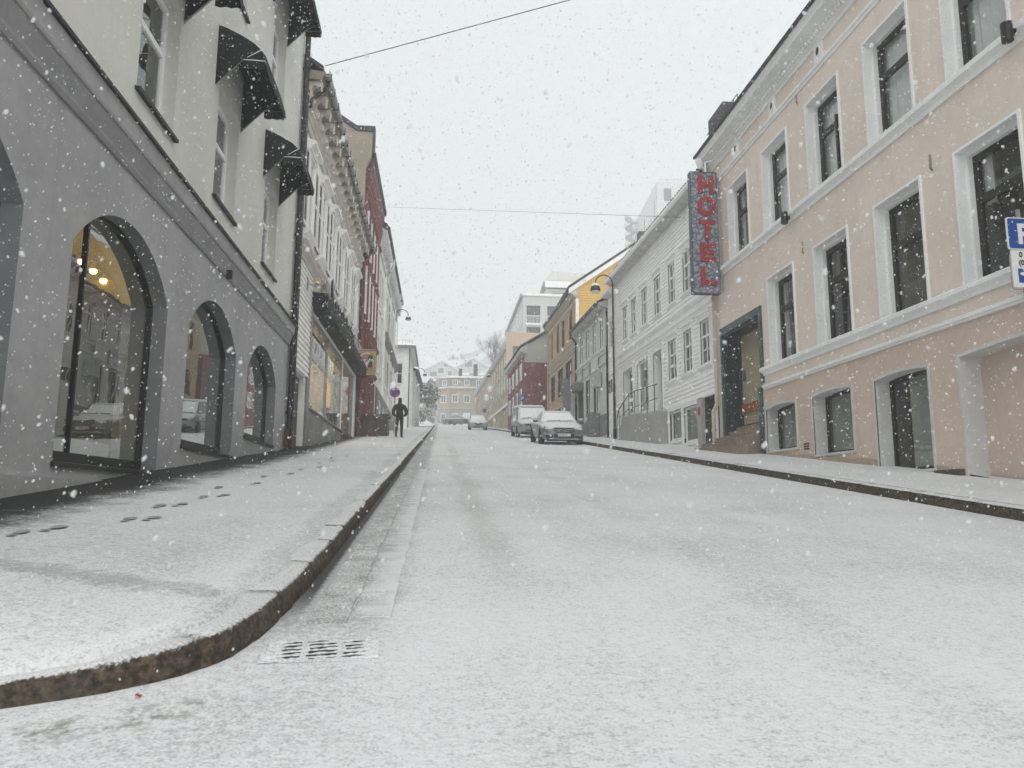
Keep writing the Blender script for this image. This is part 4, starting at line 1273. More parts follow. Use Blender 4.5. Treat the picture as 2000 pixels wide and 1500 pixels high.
# tan fire wall towards the camera
def PZ(x, z): return (x, z)
FW = Fac((0, 35.28, 0), (1, 0, 0), (0, -1, 0))
mb = MB(); mb.extr([(-16, 3), (-3.81, 3), (-3.81, 16.9), (-3.55, 17.6), (-3.50, 18.75), (-4.28, 18.75), (-5.27, 19.40), (-9.5, 22.0), (-16, 18)], 35.24, 35.55, 'xz')
mb.build('fire_wall', 'tan', rb)
mb = MB(); mb.extr([(-3.49, 17.65), (-3.42, 17.65), (-3.42, 19.02), (-4.30, 19.02), (-5.30, 19.68), (-9.5, 22.28), (-16, 18.3), (-16, 18.02), (-9.5, 22.01), (-5.27, 19.41), (-4.28, 18.76), (-3.49, 18.76)], 35.16, 35.62, 'xz')
mb.build('coping', 'lead', rb)
mass(RF, rb, V0 + .3, V1, 3.3, 17.4, 10, 'red')
gable_roof(RF, rb, V0 + .4, V1, .2, 17.9, 10, 3.2)
mb = MB(RF); mb.box(42.9, 43.3, -.5, .1, 17.9, 19.4); mb.build('chimney', 'stone', rb)
# granite stair block and slab by its entrance
r_ = root('granite_stair_block', 'dark granite stair block on the pavement by the red building', 'stair block', (-3.1, 37.4, 4.0))
mb = MB(); mb.box(-3.79, -2.52, 37.0, 38.4, 3.7, 5.0); mb.build('block', 'stone', r_)
mb = MB(); mb.box(-3.79, -2.47, 36.95, 38.45, 5.0, 5.09); mb.build('cap', 'stone', r_)
mb = MB(); mb.box(-3.77, -2.9, 35.7, 36.96, 3.5, 4.03); mb.build('step', 'reddk', r_)
mb = MB(); mb.box(-3.1, -2.35, 36.0, 36.7, 3.6, 3.92); mb.build('lower_step', 'stone', r_)

# ------------------------------------------------------------------ left: cream building
CF = street(-3.7, 45, 0.0, 1)
cb = root('cream_building', 'cream rendered building with dark paired windows and a deep eave', 'building', (-3.7, 52, 5))
C0, C1 = 43.45, 61.0
cw = []
for c in (44.5, 46.3, 49.2, 51.0, 52.8, 55.4, 57.2, 59.0):
    cw += [rect(c - .55, c + .55, 12.1, 14.6), rect(c - .55, c + .55, 8.4, 10.5)]
mb = MB(CF); mb.sheet([(C0, 4.0), (C1, 5.9), (C1, 16.1), (C0, 16.1)], cw, 0)
for h in cw: mb.rim(h, 0, -.16)
mb.build('wall', 'cream', cb)
for h in cw:
    window(CF, cb, h[0][0], h[1][0], h[0][1], h[2][1], d=.12, fm='doorgrey', gm='dglass', cols=2, rows=(.65,), fw=.08, mw=.07, back=None)
    mb = MB(CF); mb.box(h[0][0] - .08, h[1][0] + .08, .002, .09, h[0][1] - .12, h[0][1]); mb.build('sill', 'trim', cb)
mb = MB(CF); mb.add([(C0, .07, 4.0), (C1, .07, 5.9), (C1, .07, 7.35), (C0, .07, 7.35), (C0, 0, 7.40), (C1, 0, 7.40), (C1, 0, 5.9)], [(0, 1, 2, 3), (3, 2, 5, 4), (1, 6, 5, 2)]); mb.build('plinth', 'greyplinth', cb)
cellw = [(44.6, 46.4), (47.6, 49.4), (50.6, 52.6)]
for (a, b) in cellw:
    mb = MB(CF); mb.box(a, b, .075, .09, 5.5, 6.9); f = mb.build('cellar_window', 'doorgrey', cb)
    mb = MB(CF); mb.box(a + .1, b - .1, .092, .098, 5.6, 6.8); mb.build('pane', 'dglass', f)
mb = MB(CF); mb.along([(.002, 11.05), (.10, 11.1), (.30, 11.35), (.30, 11.55), (.002, 11.7)], 48.0, C1); mb.build('string_course', 'greyplinth', cb)
for k in range(8):
    u = 47.9 + k * 1.75
    if k in (0, 3, 6):
        mb = MB(CF); mb.box(u, u + .3, .002, .10, 7.45, 15.2); mb.build('pilaster', 'trim', cb)
mb = MB(CF); mb.along([(.002, 15.3), (.08, 15.3), (.1, 15.7), (.25, 15.95), (.40, 16.2), (.42, 16.75), (-.3, 17.1)], C0, C1); mb.build('eaves', 'soffit', cb)
mb = MB(CF)
for k in range(38):
    mb.box(C0 + .2 + k * .46, C0 + .38 + k * .46, .10, .34, 15.78, 16.0)
mb.build('dentils', 'soffit', cb, kind='stuff')
mb = MB(CF); mb.along([(.42, 16.7), (.55, 16.75), (.55, 16.95), (.40, 17.05), (-.3, 17.15)], C0, C1); mb.build('roof_edge', 'roof', cb)
mass(CF, cb, C0, C1, 4, 16.1, 10, 'cream'); endcaps(CF, cb, C0, C1, 5.9, 16.1, 'cream')
gable_roof(CF, cb, C0, C1, .4, 17.0, 10, 3.2)
for u in (49.0, 57.5):
    mb = MB(CF); mb.tube([(u, .5, 16.8), (u, .5, 16.3), (u + .3, .12, 15.6), (u + .3, .12, 15.2)], .05, 6); mb.build('downpipe', 'trim', cb)
mb = MB(CF); mb.tube([(C1 - .1, .12, 15.4), (C1 - .1, .12, 6.2)], .05, 6); mb.build('downpipe', 'trim', cb)

# ------------------------------------------------------------------ left: small white boarded house with its end towards the street
sw = root('small_white_house', 'small white boarded house with a snowy roof past the cream building', 'building', (-3, 71, 7.4))
SF = Fac((0, 70, 0), (1, 0, 0), (0, -1, 0)); SS = street(-3.05, 70, .012, 1)
hh = rect(-4.05, -3.55, 11.6, 13.5)
mb = MB(SF); mb.sheet(rect(-9, -3.05, 6.0, 15.1), [hh], 0); mb.build('wall', 'white', sw)
siding(SF, sw, -4.8, -3.2, 7.4, 15.0, .16, [(-4.15, -3.45, 11.5, 13.6)], 'white')
window(SF, sw, -4.05, -3.55, 11.6, 13.5, d=.05, fm='white', cols=1, rows=(.5,), back='dark', bd=.3); casing(SF, sw, -4.05, -3.55, 11.6, 13.5, .1, .04)
mb = MB(SS); mb.sheet([(70, 6.0), (80, 7.5), (80, 15.1), (70, 15.1)], [rect(71.5, 72.5, 8.9, 10.6), rect(74.5, 75.5, 9.1, 10.8), rect(77, 78, 9.3, 11), rect(71.5, 72.5, 12, 13.6), rect(74.5, 75.5, 12, 13.6), rect(77, 78, 12, 13.6)], 0)
mb.build('street_wall', 'white', sw)
for u in (71.5, 74.5, 77):
    for (a, b) in ((9.1, 10.6), (12, 13.6)):
        window(SS, sw, u, u + 1, a, b, d=.05, fm='white', gm='dglass', cols=2, rows=(.5,), back=None); casing(SS, sw, u, u + 1, a, b, .12, .06)
mb = MB(SS); mb.box(70.02, 70.2, .002, .06, 7.3, 15.0); mb.build('corner_board', 'white', sw)
mb = MB(SS); mb.tube([(70.3, .12, 15.1), (70.3, .10, 7.5)], .05, 6); mb.build('downpipe', 'pipe', sw)
mb = MB(); mb.add([(-9.6, 69.5, 15.0), (-2.45, 69.5, 15.0), (-2.35, 80.2, 15.0), (-9.6, 80.2, 15.0), (-9.6, 74.6, 17.2), (-5.2, 74.6, 17.2), (-9.6, 69.5, 15.15), (-2.45, 69.5, 15.15), (-2.35, 80.2, 15.15), (-9.6, 80.2, 15.15)],
                       [(0, 3, 2, 1), (6, 7, 5, 4), (7, 8, 5), (8, 9, 4, 5), (0, 1, 7, 6), (1, 2, 8, 7)]); mb.build('roof', 'snow', sw)
mb = MB(); mb.box(-9.6, -2.42, 69.44, 69.56, 14.95, 15.14); mb.box(-2.48, -2.33, 69.5, 80.2, 14.92, 15.12); mb.build('gutter', 'greyplinth', sw)
mb = MB()
for k in range(6):
    mb.tube([(-4.3 + k * .32, 70.6, 15.5), (-4.3 + k * .32, 70.6, 15.85)], .015, 4)
mb.tube([(-4.4, 70.6, 15.85), (-2.7, 70.6, 15.85)], .015, 4); mb.build('snow_guard', 'black', sw)
# farther white house on the same side
sw2 = root('far_white_house', 'narrow greyish white house front just beyond the small white house', 'building', (-2.6, 84, 8.6))
S2 = street(-2.75, 80, .02, 1)
mb = MB(S2); mb.box(80.3, 92, -8, 0, 7.5, 14.6); mb.build('wall', 'wallfar', sw2)
for k in range(4):
    for a in (9.6, 12.2):
        mb = MB(S2); mb.box(81.4 + k * 2.6, 82.4 + k * 2.6, .01, .06, a, a + 1.5); f = mb.build('window', 'trim', sw2)
        mb = MB(S2); mb.box(81.5 + k * 2.6, 82.3 + k * 2.6, .062, .07, a + .1, a + 1.4); mb.build('pane', 'dglass', f)
mb = MB(S2); mb.along([(.4, 14.5), (.45, 14.65), (-4, 16.8), (-8.4, 14.65), (-8.4, 14.5)], 80.2, 92.3); mb.build('roof', 'roof', sw2)

# ------------------------------------------------------------------ wall lamps on the left
def gooseneck(name, lab, base, out, h, F_n, grp):
    """A curved arm from a wall or pole carrying a bell lamp; base is where the arm starts."""
    r = root(name, lab, 'street lamp', base, grp)
    b = Vector(base); n = Vector(F_n)
    pts = [b, b + n * .05 + Vector((0, 0, h * .45))]
    R0 = out / 2
    c = b + n * R0 + Vector((0, 0, h * .6))
    for i in range(9):
        a = math.pi - math.pi * i / 8
        pts.append(c + n * (R0 * math.cos(a)) + Vector((0, 0, R0 * math.sin(a))))
    mb = MB(); mb.tube(pts, .032, 7); mb.build('arm', 'black', r)
    e = pts[-1]
    mb = MB(); mb.lathe([(.03, .02), (.06, -.02), (.17, -.12), (.22, -.24), (.23, -.32), (.21, -.33)], e, 16); mb.build('lamp_hood', 'black', r, smooth=False)
    mb = MB(); mb.lathe([(.205, -.33), (.15, -.37), (.02, -.39)], e, 14); mb.build('lamp_glass', 'trim', r)
    mb = MB(); mb.lathe([(.16, -.10), (.12, -.055), (.05, .0), (.01, .02)], e, 12); mb.build('snow_cap', 'snow', r)
    return r
gooseneck('wall_street_lamp', 'nearer gooseneck wall lamp at the eave of the cream building', (-3.5, 57.0, 14.5), .95, .65, (1, 0, 0), 'gooseneck wall lamps')
gooseneck('wall_street_lamp', 'farther gooseneck wall lamp past the small white house', (-2.6, 79, 13.8), .95, .6, (1, 0, 0), 'gooseneck wall lamps')

# no parking sign
r_ = root('no_parking_sign', 'round blue no parking sign with red rim above the walking man', 'traffic sign', (-2.68, 45, 4.9))
mb = MB(); mb.tube([(-2.68, 45.05, 4.6), (-2.68, 45.05, 7.7)], .03, 8); mb.build('post', 'gutter', r_)
M['blue'] = paint('sign_blue', (.012, .07, .30), .4, .05, 3, 0, snow=False)
M['signred'] = paint('sign_red', (.42, .02, .03), .4, .05, 3, 0, snow=False)
M['signwhite2'] = paint('sign_white', (.74, .75, .76), .4, .03, 3, 0, snow=False)
mb = MB(); mb.lathe([(.01, 0), (.30, 0), (.30, .02), (.01, .02)], (-2.68, 44.98, 7.28), 28, 'y'); pn = mb.build('disc', 'signred', r_)
mb = MB(); mb.lathe([(.01, 0), (.24, 0), (.24, -.006), (.01, -.006)], (-2.68, 44.98, 7.28), 28, 'y'); mb.build('blue_field', 'blue', r_)
mb = MB(); mb.add([(-2.68 + a * .707 * .24 + b * .03 * .707, 44.97, 7.28 - a * .707 * .24 + b * .03 * .707) for a, b in ((-1, -1), (1, -1), (1, 1), (-1, 1))], [(0, 1, 2, 3)]); mb.build('red_bar', 'signred', r_)
mb = MB(); mb.box(-2.95, -2.4, 44.98, 45.0, 7.64, 7.78); mb.build('plate', 'signwhite2', r_)
# ------------------------------------------------------------------ right: salmon hotel building
PF = street(8.8, 15, 0.0, -1)
pb = root('salmon_building', 'salmon plastered building with white stucco window surrounds and a deep green portal', 'building', (8.8, 14, 1.5))
P0, P1 = -6.0, 23.1
cols3 = [(20.22, 21.68), (17.70, 19.16), (15.13, 16.59), (12.58, 14.04), (10.14, 11.58), (7.60, 9.05), (5.05, 6.5), (2.5, 3.95), (-.05, 1.4), (-2.6, -1.15), (-5.1, -3.7)]
w3 = [(a, b, 8.30, 10.58) for a, b in cols3]
w2 = [(a, b, 4.61, 6.95) for a, b in cols3[1:]]
lows = [(17.93, 19.62, 2.33, 3.44), (15.35, 17.05, 2.09, 3.44), (12.77, 14.46, 1.60, 3.42), (5.2, 6.9, 1.2, 3.4), (2.4, 4.1, .9, 3.4), (-.5, 1.2, .6, 3.4)]
portal = rect(19.80, 22.56, 2.2, 6.18)
gate = rect(8.6, 11.9, 1.0, 3.44)
lh = [arch(a, b, w, z, .06, 8) for a, b, w, z in lows]
gh = arch(8.6, 11.9, .95, 3.44, .07, 10)
mb = MB(PF); mb.sheet([(P0, 4.08), (19.80, 4.08), (19.80, 6.18), (22.56, 6.18), (22.56, 4.08), (P1, 4.08), (P1, 11.9), (P0, 11.9)], [rect(*w) for w in w3 + w2], 0)
mb.build('upper_wall', 'salmon', pb)
mb = MB(PF); mb.sheet([(P0, -1.2), (19.80, 1.9), (19.80, 4.08), (P0, 4.08)], lh + [gh], 0); mb.sheet([(22.56, 2.0), (P1, 2.2), (P1, 4.08), (22.56, 4.08)], [], 0)
mb.build('ground_floor_wall', 'salmon_lo', pb)
mb = MB(PF)
for (a, b, dz) in ((-6, 8.55, .35), (11.95, 12.72, .28), (14.5, 15.3, .30), (15.3, 17.1, .22), (17.1, 19.65, .20)):
    mb.add([(a, .018, gz(a) - .2), (b, .018, gz(b) - .2), (b, .018, gz(b) + .18 + dz * .45), (a, .018, gz(a) + .18 + dz * .45)], [(0, 1, 2, 3)])
mb.build('plinth', 'plinth_s', pb)
# windows with stepped white surrounds
def surround(F, r, a, b, c, d):
    mb = MB(F)
    mb.rim(rect(a, b, c, d), .035, -.17); mb.rim(rect(a - .05, b + .05, c, d + .05), .035, .0)
    o = [(a - .05, c), (b + .05, c), (b + .05, d + .05), (a - .05, d + .05)]; i = rect(a, b, c, d)
    mb.add([(p[0], .035, p[1]) for p in o] + [(p[0], .035, p[1]) for p in i], [(k, (k + 1) % 4, 4 + (k + 1) % 4, 4 + k) for k in range(4)])
    i2 = rect(a + .05, b - .05, c, d - .06)
    mb.add([(p[0], -.17, p[1]) for p in i] + [(p[0], -.17, p[1]) for p in i2], [(k, (k + 1) % 4, 4 + (k + 1) % 4, 4 + k) for k in range(4)])
    mb.rim(i2, -.17, -.30)
    return mb.build('window_surround', 'trim', r)
for n, (a, b, c, d) in enumerate(w3):
    surround(PF, pb, a, b, c, d)
    cur = 'curtain' if n in (1, 2, 3, 4, 6, 7) else ('curtain', .0)
    pr_ = (0, 0, .0, .0, .0, .3, .4)[n % 7] if n else .62
    wo = window(PF, pb, a + .05, b - .05, c, d - .06, d=.26, fm='frame_dk', cols=1, rows=(.66,), fw=.12, mw=.15, curtain=cur, tmul=1.0, pair=pr_)
    if n == 2:   # the one standing ajar
        mb = MB(PF); mb.box(a + .25, a + .31, -.30, -.05, c + .1, c + 1.45); mb.build('ajar_sash', 'frame_dk', wo)
for n, (a, b, c, d) in enumerate(w2):
    surround(PF, pb, a, b, c, d)
    window(PF, pb, a + .05, b - .05, c, d - .06, d=.26, fm='frame_dk', cols=1, rows=(.66,), fw=.12, mw=.15, curtain=('curtain' if n % 3 == 0 else 'curtain_d', .62 if n % 2 else .0), tmul=1.0, pair=(.7, .35, .0, .5)[n % 4])
# band courses
def band(F, r, u0, u1, prof, m='trim', name='string_course'):
    mb = MB(F); mb.along(prof, u0, u1); return mb.build(name, m, r)
band(PF, pb, P0, P1 - .02, [(.001, 8.02), (.04, 8.02), (.05, 8.10), (.10, 8.16), (.13, 8.17), (.13, 8.26), (.10, 8.295), (.001, 8.30)])
band(PF, pb, P0, 19.72, [(.001, 4.38), (.04, 4.38), (.05, 4.44), (.10, 4.50), (.12, 4.51), (.12, 4.58), (.10, 4.605), (.001, 4.61)])
band(PF, pb, P0, 19.70, [(.001, 4.01), (.04, 4.01), (.045, 4.05), (.075, 4.06), (.075, 4.12), (.001, 4.15)])
band(PF, pb, P0, P1, [(.001, 11.14), (.03, 11.14), (.045, 11.20), (.08, 11.22), (.08, 11.28), (.001, 11.32)], name='frieze_moulding')
band(PF, pb, P0, P1, [(.001, 11.74), (.05, 11.74), (.06, 11.80), (.14, 11.84), (.14, 11.96), (.20, 12.0), (.24, 12.06), (.42, 12.08), (.44, 12.14), (.50, 12.22), (.50, 12.27), (-.2, 12.32)], name='cornice')
band(PF, pb, P0, P1 + .08, [(.49, 12.275), (.55, 12.25), (.57, 12.33), (.52, 12.36), (-.2, 12.40)], 'lead', 'roof_gutter')
mb = MB(PF)
u = P0 + .1
while u < P1 - .1:
    mb.box(u, u + .07, .141, .19, 11.865, 11.955); u += .14
mb.build('dentils', 'trim', pb, kind='stuff')
for i in range(11):
    u = 20.88 - 2.53 * i
    mb = MB(PF)
    mb.box(u - .20, u + .20, .002, .045, 11.30, 11.76)
    f = mb.build('vent_plate', 'trim', pb)
    mb = MB(PF)
    ring = [(u + .13 * math.cos(t * math.pi / 8), 11.56 + .15 * math.sin(t * math.pi / 8)) for t in range(16)]
    ring2 = [(u + .09 * math.cos(t * math.pi / 8), 11.56 + .11 * math.sin(t * math.pi / 8)) for t in range(16)]
    mb.add([(p[0], .07, p[1]) for p in ring] + [(p[0], .07, p[1]) for p in ring2] + [(p[0], .045, p[1]) for p in ring] + [(p[0], .047, p[1]) for p in ring2],
           [(k, (k + 1) % 16, 16 + (k + 1) % 16, 16 + k) for k in range(16)] + [(k, (k + 1) % 16, 32 + (k + 1) % 16, 32 + k) for k in range(16)] + [(16 + k, 16 + (k + 1) % 16, 48 + (k + 1) % 16, 48 + k) for k in range(16)])
    mb.build('vent_ring', 'trim', f)
    mb = MB(PF); mb.add([(p[0], .048, p[1]) for p in ring2], [tuple(range(16))]); mb.build('vent_hole', 'dark', f)
# ground floor openings
for (a, b, w, z), h in zip(lows, lh):
    mb = MB(PF)
    mb.rim(h, .03, -.33)
    o = inset(h, -.055)
    n = len(h)
    mb.add([(p[0], .03, p[1]) for p in o] + [(p[0], .03, p[1]) for p in h], [(k, (k + 1) % n, n + (k + 1) % n, n + k) for k in range(n)])
    mb.rim(o, 0, .03)
    mb.box(b, b + .001, 0, .02, w, z)
    mb.build('window_surround', 'basetrim', pb)
    fr = MB(PF); inn = inset(h, .07)
    fr.add([(p[0], -.30, p[1]) for p in h] + [(p[0], -.30, p[1]) for p in inn], [(k, (k + 1) % n, n + (k + 1) % n, n + k) for k in range(n)])
    fr.rim(inn, -.30, -.35)
    f = fr.build('window', 'frame_dk', pb)
    g = MB(PF); g.add([(p[0], -.335, p[1]) for p in inn], [tuple(range(n))]); g.build('pane', 'glass', f)
    rm = MB(PF); rm.box(a - .02, b + .02, -1.5, -1.45, w - .05, z + .3); rm.box(a - .05, a - .02, -1.45, -.36, w - .05, z + .3); rm.box(b + .02, b + .05, -1.45, -.36, w - .05, z + .3); rm.box(a, b, -1.45, -.36, z + .3, z + .33); rm.box(a, b, -1.45, -.36, w - .08, w - .05)
    rm.build('recess', 'curtain_d', f)
    cu = MB(PF); cu.box(a + .02, b - (.02 if a < 17 and w > 1.9 or a > 17 else .45), -.46, -.44, w + .02, z); cu.build('blind', 'sage', f)
mb = MB(PF); mb.box(12.9, 13.25, -.40, -.36, 2.5, 3.1); mb.build('dark_poster', 'dark', pb)
# walled-up gateway
mb = MB(PF); mb.rim(gh, .03, -.38); o = inset(gh, -.06); n = len(gh)
o2 = inset(gh, .0)
mb.add([(p[0], .03, p[1]) for p in o] + [(p[0], .03, p[1]) for p in gh], [(k, (k + 1) % n, n + (k + 1) % n, n + k) for k in range(n)])
mb.rim(o, 0, .03)
mb.build('gateway_surround', 'basetrim', pb)
mb = MB(PF); mb.sheet(gh, [], -.36); mb.build('gateway_infill', 'salmon_lo', pb)
mb = MB(PF); mb.box(12.0, 12.65, .02, .12, gz(12.3) + .12, gz(12.3) + .26); mb.build('doorstep', 'stone', pb)
# the portal
mb = MB(PF)
mb.box(19.66, 19.80, .0, .06, 4.2, 6.36); mb.box(19.80, 20.02, -.02, .05, 2.35, 4.10); mb.box(22.56, 22.68, .0, .06, 2.45, 6.36); mb.box(19.80, 22.56, .0, .06, 6.14, 6.36)
mb.build('portal_frame', 'teal', pb)
mb = MB(PF); mb.box(22.50, 22.56, -.50, -.001, 2.3, 6.14); mb.box(19.80, 22.5, -.50, -.001, 6.06, 6.14); mb.box(19.80, 19.86, -.5, -.021, 2.3, 6.06); mb.box(22.38, 22.5, -.52, -.44, 2.3, 6.06)
mb.box(19.9, 22.5, -.52, -.46, 2.8, 3.3)
mb.build('portal_jamb', 'tealdark', pb)
mb = MB(PF); mb.box(19.86, 22.38, -.56, -.50, 3.30, 6.06); mb.build('portal_back_wall', 'beigepanel', pb)
mb = MB(PF); mb.box(20.0, 22.36, -.50, -.42, 3.66, 3.92); mb.build('orange_board', 'orange', pb)
mb = MB(PF); mb.box(22.1, 22.2, -.50, -.44, 4.65, 4.95); mb.build('bell_plate', 'stone', pb)
for k, (v, z, a, b) in enumerate(((.78, 2.63, 19.9, 23.9), (.50, 2.78, 20.05, 23.4), (.22, 2.93, 20.1, 22.9), (-.06, 3.08, 20.02, 22.5), (-.30, 3.22, 20.02, 22.5))):
    mb = MB(PF)
    v0 = -.46
    mb.box(a, b, max(v0, v - .34), v, 1.9, z - .035); mb.box(a - .01, b, max(v0, v - .34), v + .02, z - .034, z)
    mb.build('step', 'step', pb)
# wall scars, slits, floodlights
for (u, w) in ((17.04, 11.0), (17.15, 7.12), (12.24, 7.06), (9.5, 7.1), (6.9, 7.1)):
    mb = MB(PF); mb.add([(u - .04, .004, w - .02), (u + .05, .004, w - .04), (u + .035, .004, w + .22), (u - .03, .004, w + .20)], [(0, 1, 2, 3)])
    mb.add([(u - .07, .006, w - .14), (u - .02, .006, w - .13), (u + .05, .006, w + .0), (u - .0, .006, w + .03)], [(0, 1, 2, 3)])
    mb.build('repair_patch', 'beigepanel', pb)
    mb = MB(PF); mb.tube([(u - .03, .004, w - .1), (u - .03, .05, w - .06)], .012, 5); mb.build('hook', 'orange', pb)
mb = MB(PF)
for w in (2.24, 2.30, 2.36): mb.box(17.35, 17.62, .002, .012, w, w + .03)
mb.build('vent_slots', 'dark', pb)
def flood(u, w, lab):
    r = root('floodlight', lab, 'floodlight', PF.P(u, .1, w), 'black floodlights on the salmon wall')
    mb = MB(PF); mb.box(u - .04, u + .04, .131, .20, w - .03, w + .06); mb.build('bracket', 'black', r)
    mb = MB(PF); mb.tube([(u, .26, w - .14), (u, .26, w + .16)], .085, 10); mb.build('housing', 'black', r)
flood(17.5, 8.05, 'black floodlight under the top row of windows near the hotel sign')
flood(9.9, 8.12, 'black floodlight at the edge of the picture under the top windows')
mass(PF, pb, P0, P1, -1.2, 11.9, 11, 'salmon'); endcaps(PF, pb, P0, P1, 2.2, 11.9, 'salmon')
gable_roof(PF, pb, P0, P1, .3, 12.38, 11, 3.2)
mb = MB(PF); mb.box(21.6, 22.9, -.55, .10, 12.3, 13.5); mb.build('dormer', 'roof', pb)
mb = MB(PF)
for k in range(9): mb.tube([(20.2 + k * .3, .2, 12.4), (20.2 + k * .3, .2, 12.95)], .012, 4)
mb.tube([(20.2, .2, 12.95), (22.8, .2, 12.95)], .014, 4); mb.build('roof_rail', 'black', pb)
dp = root('drainpipe', 'pinkish drainpipe between the salmon building and the white house', 'drainpipe', PF.P(23.0, .12, 2.6))
mb = MB(PF); mb.tube([(22.95, .40, 12.0), (22.95, .30, 11.85), (22.95, .12, 11.4), (22.95, .11, 4.15), (22.97, .14, 3.95), (23.02, .22, 3.8), (23.02, .22, 2.6)], .065, 10); mb.build('pipe', 'pinkpipe', dp)
for w in (3.2, 5.4, 7.9, 10.4):
    mb = MB(PF); mb.tube([(22.95 if w > 4 else 23.02, .11 if w > 4 else .22, w - .04), (22.95 if w > 4 else 23.02, .11 if w > 4 else .22, w + .04)], .085, 10); mb.build('collar', 'pinkpipe', dp)
mb = MB(PF); mb.lathe([(.08, -.2), (.15, .0), (.16, .1), (.05, .12)], (22.95, .40, 12.05), 10); mb.build('rain_head', 'trim', dp)

# ------------------------------------------------------------------ the hotel sign
def hotelmat():
    m = NT('mottled_painted_sign')
    mp = m.n('ShaderNodeMapping'); inp(mp.inputs['Vector'], m.pos); mp.inputs['Scale'].default_value = (1, 1, .75)
    wv = m.noise(3.2, 2, .5, vec=mp.outputs[0])
    dist = m.n('ShaderNodeMix'); dist.data_type = 'VECTOR'
    inp(dist.inputs['Factor'], .12)
    v = m.n('ShaderNodeTexVoronoi'); v.feature = 'DISTANCE_TO_EDGE'
    nz = m.n('ShaderNodeTexNoise'); inp(nz.inputs['Vector'], m.pos); nz.inputs['Scale'].default_value = 3.5
    inp(dist.inputs[4], m.pos); inp(dist.inputs[5], nz.outputs['Color'])
    inp(v.inputs['Vector'], dist.outputs[1]); v.inputs['Scale'].default_value = 6.5
    e = m.ramp(v.outputs['Distance'], .02, .22)
    a = m.noise(4.5, 3); b = m.noise(9, 3, vec=mp.outputs[0])
    c = m.mix(m.ramp(a, .4, .62), (.10, .12, .17), (.24, .18, .28))
    c = m.mix(m.ramp(b, .52, .66), c, (.10, .24, .21))
    c = m.mix(m.math('MULTIPLY', e, .55), c, (.52, .54, .58))
    f = m.ramp(m.noise(14, 3), .48, .60)
    c = m.mix(m.math('MULTIPLY', f, .55), c, (.03, .035, .055))
    m.bsdf(c, .45, .45, 0.0, m.bump(m.noise(12, 4), .3, .01))
    return m.m
M['hotel'] = hotelmat()
M['hotelred'] = paint('deep_red_sign_letters', (.34, .03, .032), .5, .3, 9, .3, 30, snow=False)
hs = root('hotel_sign', 'tall mottled blue and purple hotel sign with red letters hung on the salmon corner', 'sign', (8.2, 22.35, 9.4))
HX0, HX1, HZ0, HZ1, HY = 7.815, 8.655, 7.43, 11.40, 22.28
mb = MB(); mb.box(HX0, HX1, HY, HY + .22, HZ0, HZ1); mb.build('board', 'hotel', hs)
M['hoteledge'] = paint('teal_sign_edge', (.06, .085, .09), .5, .3, 5, .2, snow=True)
mb = MB(); mb.box(HX0 - .02, HX0, HY - .012, HY + .232, HZ0 - .02, HZ1 + .02); mb.box(HX1, HX1 + .02, HY - .012, HY + .232, HZ0 - .02, HZ1 + .02)
mb.box(HX0, HX1, HY - .012, HY + .232, HZ1, HZ1 + .02); mb.box(HX0, HX1, HY - .012, HY + .232, HZ0 - .02, HZ0); mb.build('edge_frame', 'hoteledge', hs)
mb = MB()
for z in (8.2, 10.6): mb.tube([(HX1 + .01, HY + .11, z), (8.82, HY + .11, z)], .03, 6)
mb.tube([(HX1 - .3, HY + .11, HZ1), (HX1 - .3, HY + .11, HZ1 + .4), (8.82, HY + .11, HZ1 + .55)], .035, 6)
mb.build('bracket', 'trim', hs)
def bars(mb, x0, x1, z0, z1, y0, y1): mb.box(x0, x1, y0, y1, z0, z1)
lx0, lx1 = 8.045, 8.555
st = .145
ya, yb = HY - .045, HY - .001
def letter(kind, z0, z1):
    mb = MB(); x0, x1 = lx0, lx1; m_ = (z0 + z1) / 2
    if kind == 'H':
        mb.box(x0, x0 + st, ya, yb, z0, z1); mb.box(x1 - st, x1, ya, yb, z0, z1); mb.box(x0 + st, x1 - st, ya, yb, m_ - st / 2, m_ + st / 2)
    elif kind == 'O':
        n = 28; c = (x0 + x1) / 2; rx, rz = (x1 - x0) / 2 + .05, (z1 - z0) / 2
        vs = []
        for (k, yy) in ((1, ya), (1, yb)):
            vs += [(c + rx * math.cos(2 * math.pi * i / n), yy, m_ + rz * math.sin(2 * math.pi * i / n)) for i in range(n)]
            vs += [(c + (rx - st) * math.cos(2 * math.pi * i / n), yy, m_ + (rz - st) * math.sin(2 * math.pi * i / n)) for i in range(n)]
        fs = []
        for i in range(n):
            j = (i + 1) % n
            fs += [(i, j, n + j, n + i), (i, 2 * n + i, 2 * n + j, j), (n + i, n + j, 3 * n + j, 3 * n + i)]
        mb.add(vs, fs)
    elif kind == 'T':
        mb.box(x0, x1, ya, yb, z1 - st, z1); mb.box((x0 + x1 - st) / 2, (x0 + x1 + st) / 2, ya, yb, z0, z1 - st)
    elif kind == 'E':
        mb.box(x0, x0 + st, ya, yb, z0, z1)
        for zz in (z0, m_ - st / 2, z1 - st): mb.box(x0 + st, x1 - (.06 if zz == m_ - st / 2 else 0), ya, yb, zz, zz + st)
    elif kind == 'L':
        mb.box(x0, x0 + st, ya, yb, z0, z1); mb.box(x0 + st, x1, ya, yb, z0, z0 + st)
    mb.build('letter', 'hotelred', hs)
for kind, pz0, pz1 in (('H', 680, 540), ('O', 845, 700), ('T', 1015, 875), ('E', 1180, 1045), ('L', 1350, 1215)):
    t0 = HZ1 - (pz0 - 518) / (1405 - 518) * (HZ1 - HZ0); t1 = HZ1 - (pz1 - 518) / (1405 - 518) * (HZ1 - HZ0)
    letter(kind, t0, t1)

